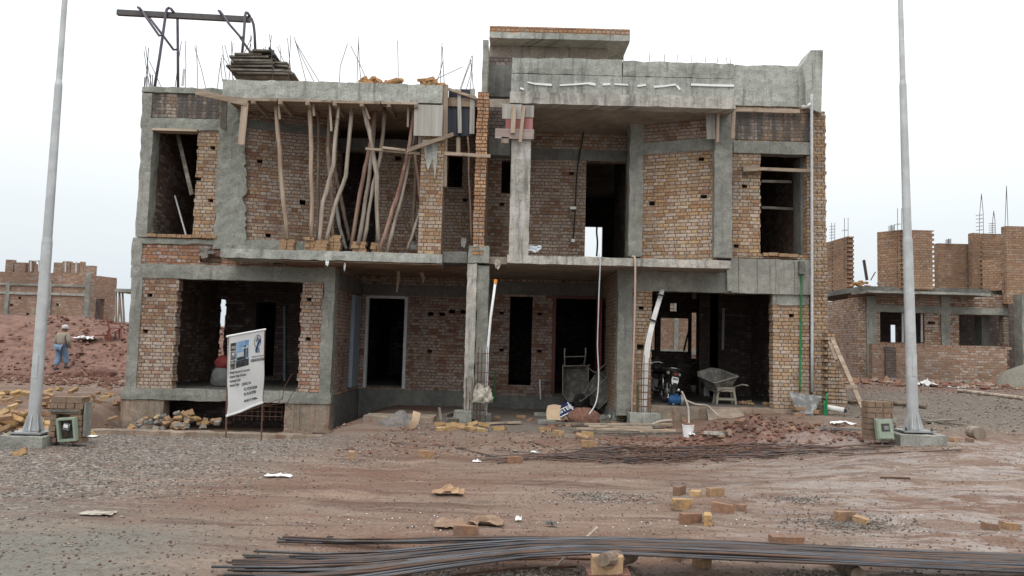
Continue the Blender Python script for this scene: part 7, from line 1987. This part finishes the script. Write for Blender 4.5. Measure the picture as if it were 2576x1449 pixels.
# gravel cone at the right edge, sawn log, bamboo
lump((X(2632, 950, 22.5), 22.5, .5), 1.5, 1.3, 1.05, 'sand_heap', 'sand_heap', 'grey sand heap at the right edge before the far house', 'heap', .06, 1.5, 1, .3)
p = gp(2460, 1106); mb = MB().tube([p + Vector((-.03, -.1, .105)), p + Vector((.03, .22, .10))], [.1, .105], 14); mb.build('log_billet', 'pole_wood', label='short pale sawn log lying right of the lamp pole', cat='log', origin=p)
for (a, b, r_, lb) in (((2410, 985), (2576, 1008), .05, 'long bamboo pole in the rubble at the far right'), ((2210, 1015), (2330, 1030), .05, 'dark pole on the ground behind the low meter pier'), ((2100, 1012), (2160, 1020), .04, 'dark stick behind the leaning timber')):
    pa, pb = gp(*a), gp(*b); MB().tube([pa + Vector((0, 0, .06)), pb + Vector((0, 0, .06))], r_, 8).build('bamboo_pole', 'pole_wood' if 'bamboo' in lb else 'pole_bark', label=lb, cat='pole', origin=pa)
lump(tuple(gp(2275, 1100)), .16, .12, .12, 'stone_grey', 'rubble_lump', 'grey rubble lump at the right pole footing', 'stone', .3, 2, 7, .4, sub=3)
lump(tuple(gp(640 - 0, 893 + 250)), .05, .05, .03, 'stone_grey', 'stone', 'single stone in the gravel below the banner', 'stone', .3, 2, 7, .4, sub=2)
# long thin kerb / ledge before the basement opening
mb = MB(); mb.rbox(X(228, 1075, 15.7), X(820, 1080, 15.7), 15.65, 15.95, -.75, -.28, .16, .02, 0, .04); mb.build('concrete_ledge', 'conc_mud', label='low muddy concrete ledge along the front of the left house', cat='ledge', origin=(X(500, 1075, 15.7), 15.8, -.5))
lump(tuple(gp(905 - 150, 1075) + Vector((0, 0, -.05))), .5, .3, .28, 'mud', 'soil_heap', 'small red soil heap against the left foundation', 'heap', .25, 2.2, 3, .2)


# rusty chairs on the hill
def chair(c, rz, tip, label):
    r = thing('plastic_chair', label, 'chair', tuple(c)); m = Matrix.Translation(c) @ Matrix.Rotation(rz, 4, 'Z') @ Matrix.Rotation(tip, 4, 'X')

    def fin(mb, nm): mb.v = [m @ v for v in mb.v]; return mb.build(nm, 'chair_red', r)
    fin(MB().box(-.24, .24, -.24, .22, .42, .45), 'seat')
    fin(MB().grid(lambda u, v: Vector(((u - .5) * .48, .22 + .12 * v + .04 * (1 - (2 * u - 1) ** 2), .45 + .42 * v)), 6, 5), 'backrest')
    for sx in (-1, 1):
        for sy in (-1, 1): fin(MB().bar((sx * .26, sy * .24, 0), (sx * .21, sy * .2, .42), .05, .05), 'leg')
        fin(MB().bar((sx * .25, -.2, .62), (sx * .25, .27, .64), .05, .03), 'armrest')


chair(gp(247, 862) + Vector((0, 0, .1)), 2.6, R(80), 'rusty red chair tipped over next to the white sack on the mud hill')
chair(gp(287, 858), 2.2, 0, 'rusty red chair standing upright near the big house corner')
for (q, rx, rz, sd) in (((172, 968 - 20), .3, .2, 1), ((258, 948), .55, .3, 2), ((190, 948), .35, .22, 4)):
    p = gp(*q); lump((p.x, p.y, p.z), rx, rx * .7, rz, 'mud_dark', 'mud_boulder', ('dark hollow mud lump below the walking person', 'broad flat mud slab right of the walking person', 'small mud lump on the hill foot')[(1, 2, 4).index(sd)], 'boulder', .3, 1.7, sd, .3, sub=3)


# ------------------------------------------------------------------ the walking person
def skin(name, joints, edges, mat, parent, root, sub=2, M4=None):
    ks = list(joints); me = bpy.data.meshes.new(name)
    me.from_pydata([tuple(M4 @ Vector(joints[k][0])) for k in ks], [(ks.index(a), ks.index(b)) for a, b in edges], [])
    o = bpy.data.objects.new(name, me); COL.objects.link(o); o.parent = parent
    me.materials.append(M[mat])
    md = o.modifiers.new('skin', 'SKIN'); md.use_smooth_shade = True
    for k, v in zip(ks, me.skin_vertices[0].data):
        r_ = joints[k][1]; v.radius = r_ if isinstance(r_, tuple) else (r_, r_); v.use_root = (k == root)
    s_ = o.modifiers.new('sub', 'SUBSURF'); s_.levels = s_.render_levels = sub
    return o


pp = gp(150, 931)
PR = thing('person', 'person in beige sweater, pale cap and blue trousers walking away over the mud', 'person', tuple(pp))
MP = Matrix.Rotation(R(-8), 4, 'Z')     # local +y is the walking direction, away from the camera
J = {'pel': ((0, 0, .92), (.15, .11)), 'spi': ((0, .02, 1.10), (.15, .11)), 'che': ((0, .05, 1.30), (.18, .12)), 'nec': ((0, .09, 1.44), .06), 'hea': ((0, .13, 1.52), .085), 'top': ((0, .14, 1.64), .08),
     'sl': ((-.18, .06, 1.36), .075), 'el': ((-.27, .00, 1.10), .05), 'wl': ((-.26, .08, .88), .035), 'hl': ((-.25, .12, .80), .035),
     'sr': ((.18, .06, 1.36), .075), 'er': ((.29, .02, 1.10), .05), 'wr': ((.27, .14, .90), .035), 'hr': ((.26, .18, .82), .035),
     'pl': ((-.09, 0, .88), .11), 'kl': ((-.11, .06, .49), .07), 'al': ((-.11, -.10, .10), .045), 'tl': ((-.12, .06, .04), .04),
     'pr': ((.09, 0, .88), .11), 'kr': ((.11, .16, .52), .07), 'ar': ((.11, .16, .16), .045), 'tr': ((.12, .32, .10), .04)}
E = [('pel', 'spi'), ('spi', 'che'), ('che', 'nec'), ('nec', 'hea'), ('hea', 'top'), ('che', 'sl'), ('sl', 'el'), ('el', 'wl'), ('wl', 'hl'), ('che', 'sr'), ('sr', 'er'), ('er', 'wr'), ('wr', 'hr'), ('pel', 'pl'), ('pl', 'kl'), ('kl', 'al'), ('al', 'tl'), ('pel', 'pr'), ('pr', 'kr'), ('kr', 'ar'), ('ar', 'tr')]
skin('body', J, E, 'skin', PR, 'pel', 2, MP)
K = {k: (J[k][0], J[k][1]) for k in ('spi', 'che', 'sl', 'el', 'wl', 'sr', 'er', 'wr', 'pel')}
grow = {'spi': (.20, .155), 'che': (.215, .15), 'sl': .10, 'el': .078, 'wl': .058, 'sr': .10, 'er': .078, 'wr': .058, 'pel': (.20, .155)}
K = {k: (v[0], grow[k]) for k, v in K.items()}
skin('sweater', K, [('pel', 'spi'), ('spi', 'che'), ('che', 'sl'), ('sl', 'el'), ('el', 'wl'), ('che', 'sr'), ('sr', 'er'), ('er', 'wr')], 'sweater', PR, 'pel', 2, MP)
K = {'pel': (J['pel'][0], (.185, .145)), 'pl': (J['pl'][0], .135), 'kl': (J['kl'][0], .115), 'al': ((-.11, -.08, .14), .095), 'pr': (J['pr'][0], .135), 'kr': (J['kr'][0], .115), 'ar': ((.11, .16, .20), .095)}
skin('trousers', K, [('pel', 'pl'), ('pl', 'kl'), ('kl', 'al'), ('pel', 'pr'), ('pr', 'kr'), ('kr', 'ar')], 'trouser', PR, 'pel', 2, MP)
for s_, t_ in (('al', 'tl'), ('ar', 'tr')):
    a, b = Vector(J[s_][0]), Vector(J[t_][0]); a = a + Vector((0, -.03, -.05)); b = b + Vector((0, .03, -.01))
    mb = MB().tube([MP @ a, MP @ a.lerp(b, .5), MP @ b], [.055, .055, .04], 8); o = mb.build('shoe', 'shoe', None, smooth=True); o.parent = PR
mb = MB().lathe([(.10, .0), (.115, .015), (.112, .06), (.09, .11), (.04, .135), (.0, .14)], MP @ Vector((0, .135, 1.60)), 14); o = mb.build('cap', 'cap', None, smooth=True); o.parent = PR
mb = MB().lathe([(.155, .0), (.10, .02)], MP @ Vector((0, .135, 1.595)), 14); o = mb.build('cap_brim', 'cap', None, smooth=True); o.parent = PR
mb = MB().lathe([(.075, -.07), (.096, -.02), (.098, .02)], MP @ Vector((0, .125, 1.585)), 12); o = mb.build('hair', 'hair', None, smooth=True); o.parent = PR

# ------------------------------------------------------------------ gravel, clods, beads (nobody could count these)
OCT = [(1, 0, 0), (0, 1, 0), (-1, 0, 0), (0, -1, 0), (0, 0, .7), (0, 0, -.7)]
OF = [(0, 1, 4), (1, 2, 4), (2, 3, 4), (3, 0, 4), (1, 0, 5), (2, 1, 5), (3, 2, 5), (0, 3, 5)]


def scatter(n, fn, mats, name, label, seed):
    rg = random.Random(seed); mb = MB()
    for i in range(n):
        r_ = fn(rg)
        if r_ is None: continue
        x, y, s_ = r_; z = gz(x, y) + s_ * .25; a = rg.uniform(0, 6.3); b = len(mb.v)
        ca, sa = math.cos(a), math.sin(a)
        for (ox, oy, oz) in OCT:
            ox *= s_ * rg.uniform(.6, 1.3); oy *= s_ * rg.uniform(.5, 1.0); oz *= s_ * rg.uniform(.6, 1.2)
            mb.v.append(Vector((x + ox * ca - oy * sa, y + ox * sa + oy * ca, z + oz)))
        mi = rg.randrange(len(mats)); mb.f += [tuple(b + k for k in f) for f in OF]; mb.m += [mi] * 8
    return mb.build(name, mats, label=label, kind='stuff')


M['grit_a'] = plain_mat('grit_a', (0.185, 0.165, 0.145), .9, .3); M['grit_b'] = plain_mat('grit_b', (0.31, 0.285, 0.25), .9, .3); M['grit_c'] = plain_mat('grit_c', (0.085, 0.075, 0.068), .9, .3); M['grit_d'] = plain_mat('grit_d', (0.27, 0.215, 0.17), .9, .3)


def left_gravel(rg):
    y = 5.6 + (13.2 - 5.6) * rg.random() ** 1.0; x = rg.uniform(-9.5, -1.2)
    e = -1.9 - .55 * (11 - y) * .45 + .9 * mnoise.noise(Vector((x * .6, y * .6, 4)))
    if x > e or mnoise.noise(Vector((x * .9, y * 1.8, 1))) < -.22 + (.4 if y < 8 else 0): return None
    return x, y, .008 + .015 * rg.random() ** 2


def near_gravel(rg):
    y = rg.uniform(5.3, 6.15); x = rg.uniform(-.9, 4.6)
    if y > 5.95 + .3 * mnoise.noise(Vector((x, y, 2))): return None
    return x, y, .006 + .013 * rg.random() ** 2


def rear_gravel(rg):
    y = rg.uniform(13.5, 22); x = rg.uniform(7.2, 15)
    return x, y, .012 + .025 * rg.random() ** 2


def patch(cx, cy, rx, ry, s_):
    def f(rg):
        a, d = rg.uniform(0, 6.28), abs(rg.gauss(0, .5))
        return cx + rx * d * math.cos(a), cy + ry * d * math.sin(a), s_ * (.5 + rg.random())
    return f


scatter(13000, left_gravel, ['grit_a', 'grit_b', 'grit_c', 'grit_d'], 'gravel', 'loose grey gravel swept over the left of the road', 1)
scatter(10000, near_gravel, ['grit_a', 'grit_b', 'grit_b', 'grit_d'], 'gravel', 'fine pale gravel under the rebar bundle', 2)
scatter(4500, rear_gravel, ['grit_a', 'grit_b', 'grit_c', 'grit_d'], 'gravel', 'gravel ground between the right pole and the far house', 3)
q1, q2, q3 = gp(2140, 1318), gp(1640, 1258), gp(1900, 1255)
scatter(1300, patch(q1.x, q1.y, .75, .45, .012), ['grit_c', 'grit_a'], 'gravel', 'small heap of dark gravel round the two tan bricks', 4)
scatter(700, patch(q2.x - .6, q2.y, .9, .5, .012), ['grit_c', 'grit_a', 'grit_b'], 'gravel', 'dark gravel patch left of the scattered bricks', 5)
scatter(500, patch(q3.x + .5, q3.y, .7, .3, .011), ['grit_c', 'grit_a'], 'gravel', 'thin gravel patch right of the scattered bricks', 6)


def beads(rg):
    px, py = rg.uniform(650, 2570), rg.choice((rg.uniform(1180, 1440), rg.gauss(1308, 14), rg.gauss(1310, 18)))
    if py < 1170 or py > 1445: return None
    d = FW + RT * ((px - 1288) / F) - UP * ((py - 724.5) / F); t = -HC / d.z
    return d.x * t, d.y * t, rg.choice((.004, .005, .006, .010))


scatter(210, beads, ['white_pl'], 'foam_crumbs', 'white polystyrene crumbs strewn over the wet road', 7)


def clods(rg):
    y = rg.gauss(13.0, .55); x = rg.gauss(3.9, 1.25)
    return x, y, .014 + .05 * rg.random() ** 4


def clods2(rg):
    y = rg.uniform(11.3, 15.0); x = rg.uniform(-2.6, 6.8)
    return x, y, .012 + .035 * rg.random() ** 3


def clods3(rg):
    return rg.uniform(-22, -8.8), rg.uniform(22, 36.5), .03 + .11 * rg.random() ** 3


def clods4(rg):
    return rg.uniform(7.3, 16), rg.uniform(21.0, 24.2), .03 + .13 * rg.random() ** 3


def clods5(rg):
    return rg.uniform(-9, -3.5), rg.uniform(14.6, 17), .015 + .045 * rg.random() ** 3


def road_grit(rg):
    y = 5 + 7 * rg.random() ** 1.3; x = rg.uniform(-.75, .75) * y
    return x, y, .005 + .012 * rg.random() ** 2.5


scatter(2600, clods, ['mud', 'mud', 'mud_dark'], 'soil_clods', 'red soil clods on the spoil heap before the garage', 8)
scatter(2600, clods2, ['mud', 'grit_d', 'mud_dark', 'grit_a'], 'rubble', 'small rubble strewn before the house front', 9)
scatter(4200, clods3, ['mud', 'mud_dark', 'mud'], 'soil_clods', 'red soil clods all over the mud hill', 10)
scatter(900, clods4, ['mud', 'mud', 'block_brown', 'grit_d'], 'rubble', 'broken brick rubble before the far right house', 11)
scatter(700, clods5, ['mud', 'mud_dark', 'grit_a', 'grit_d'], 'rubble', 'soil and rubble along the left house foot', 12)
scatter(11000, road_grit, ['grit_c', 'mud_dark', 'mud_dark', 'grit_d', 'grit_a'], 'road_grit', 'fine grit and crumbs pressed into the road mud', 13)

# ------------------------------------------------------------------ turn the lettering into meshes
txt, mt_, sz_, par_ = sack_lettering
cu = bpy.data.curves.new('lettering', 'FONT'); cu.body = txt; cu.size = sz_; cu.offset = .004; cu.extrude = .001; cu.materials.append(M['white_pl'])
o = bpy.data.objects.new('lettering', cu); COL.objects.link(o); o.parent = par_
mloc = mt_.copy(); mloc.translation = mt_.translation - org(par_); o.matrix_local = mloc
bpy.context.view_layer.update()
dg = bpy.context.evaluated_depsgraph_get()
for o in [x for x in SC.objects if x.type == 'FONT']:
    me = bpy.data.meshes.new_from_object(o.evaluated_get(dg)); me.name = 'lettering'
    n_ = bpy.data.objects.new('lettering', me); COL.objects.link(n_); n_.parent = o.parent; n_.matrix_local = o.matrix_local.copy()
    bpy.data.objects.remove(o)
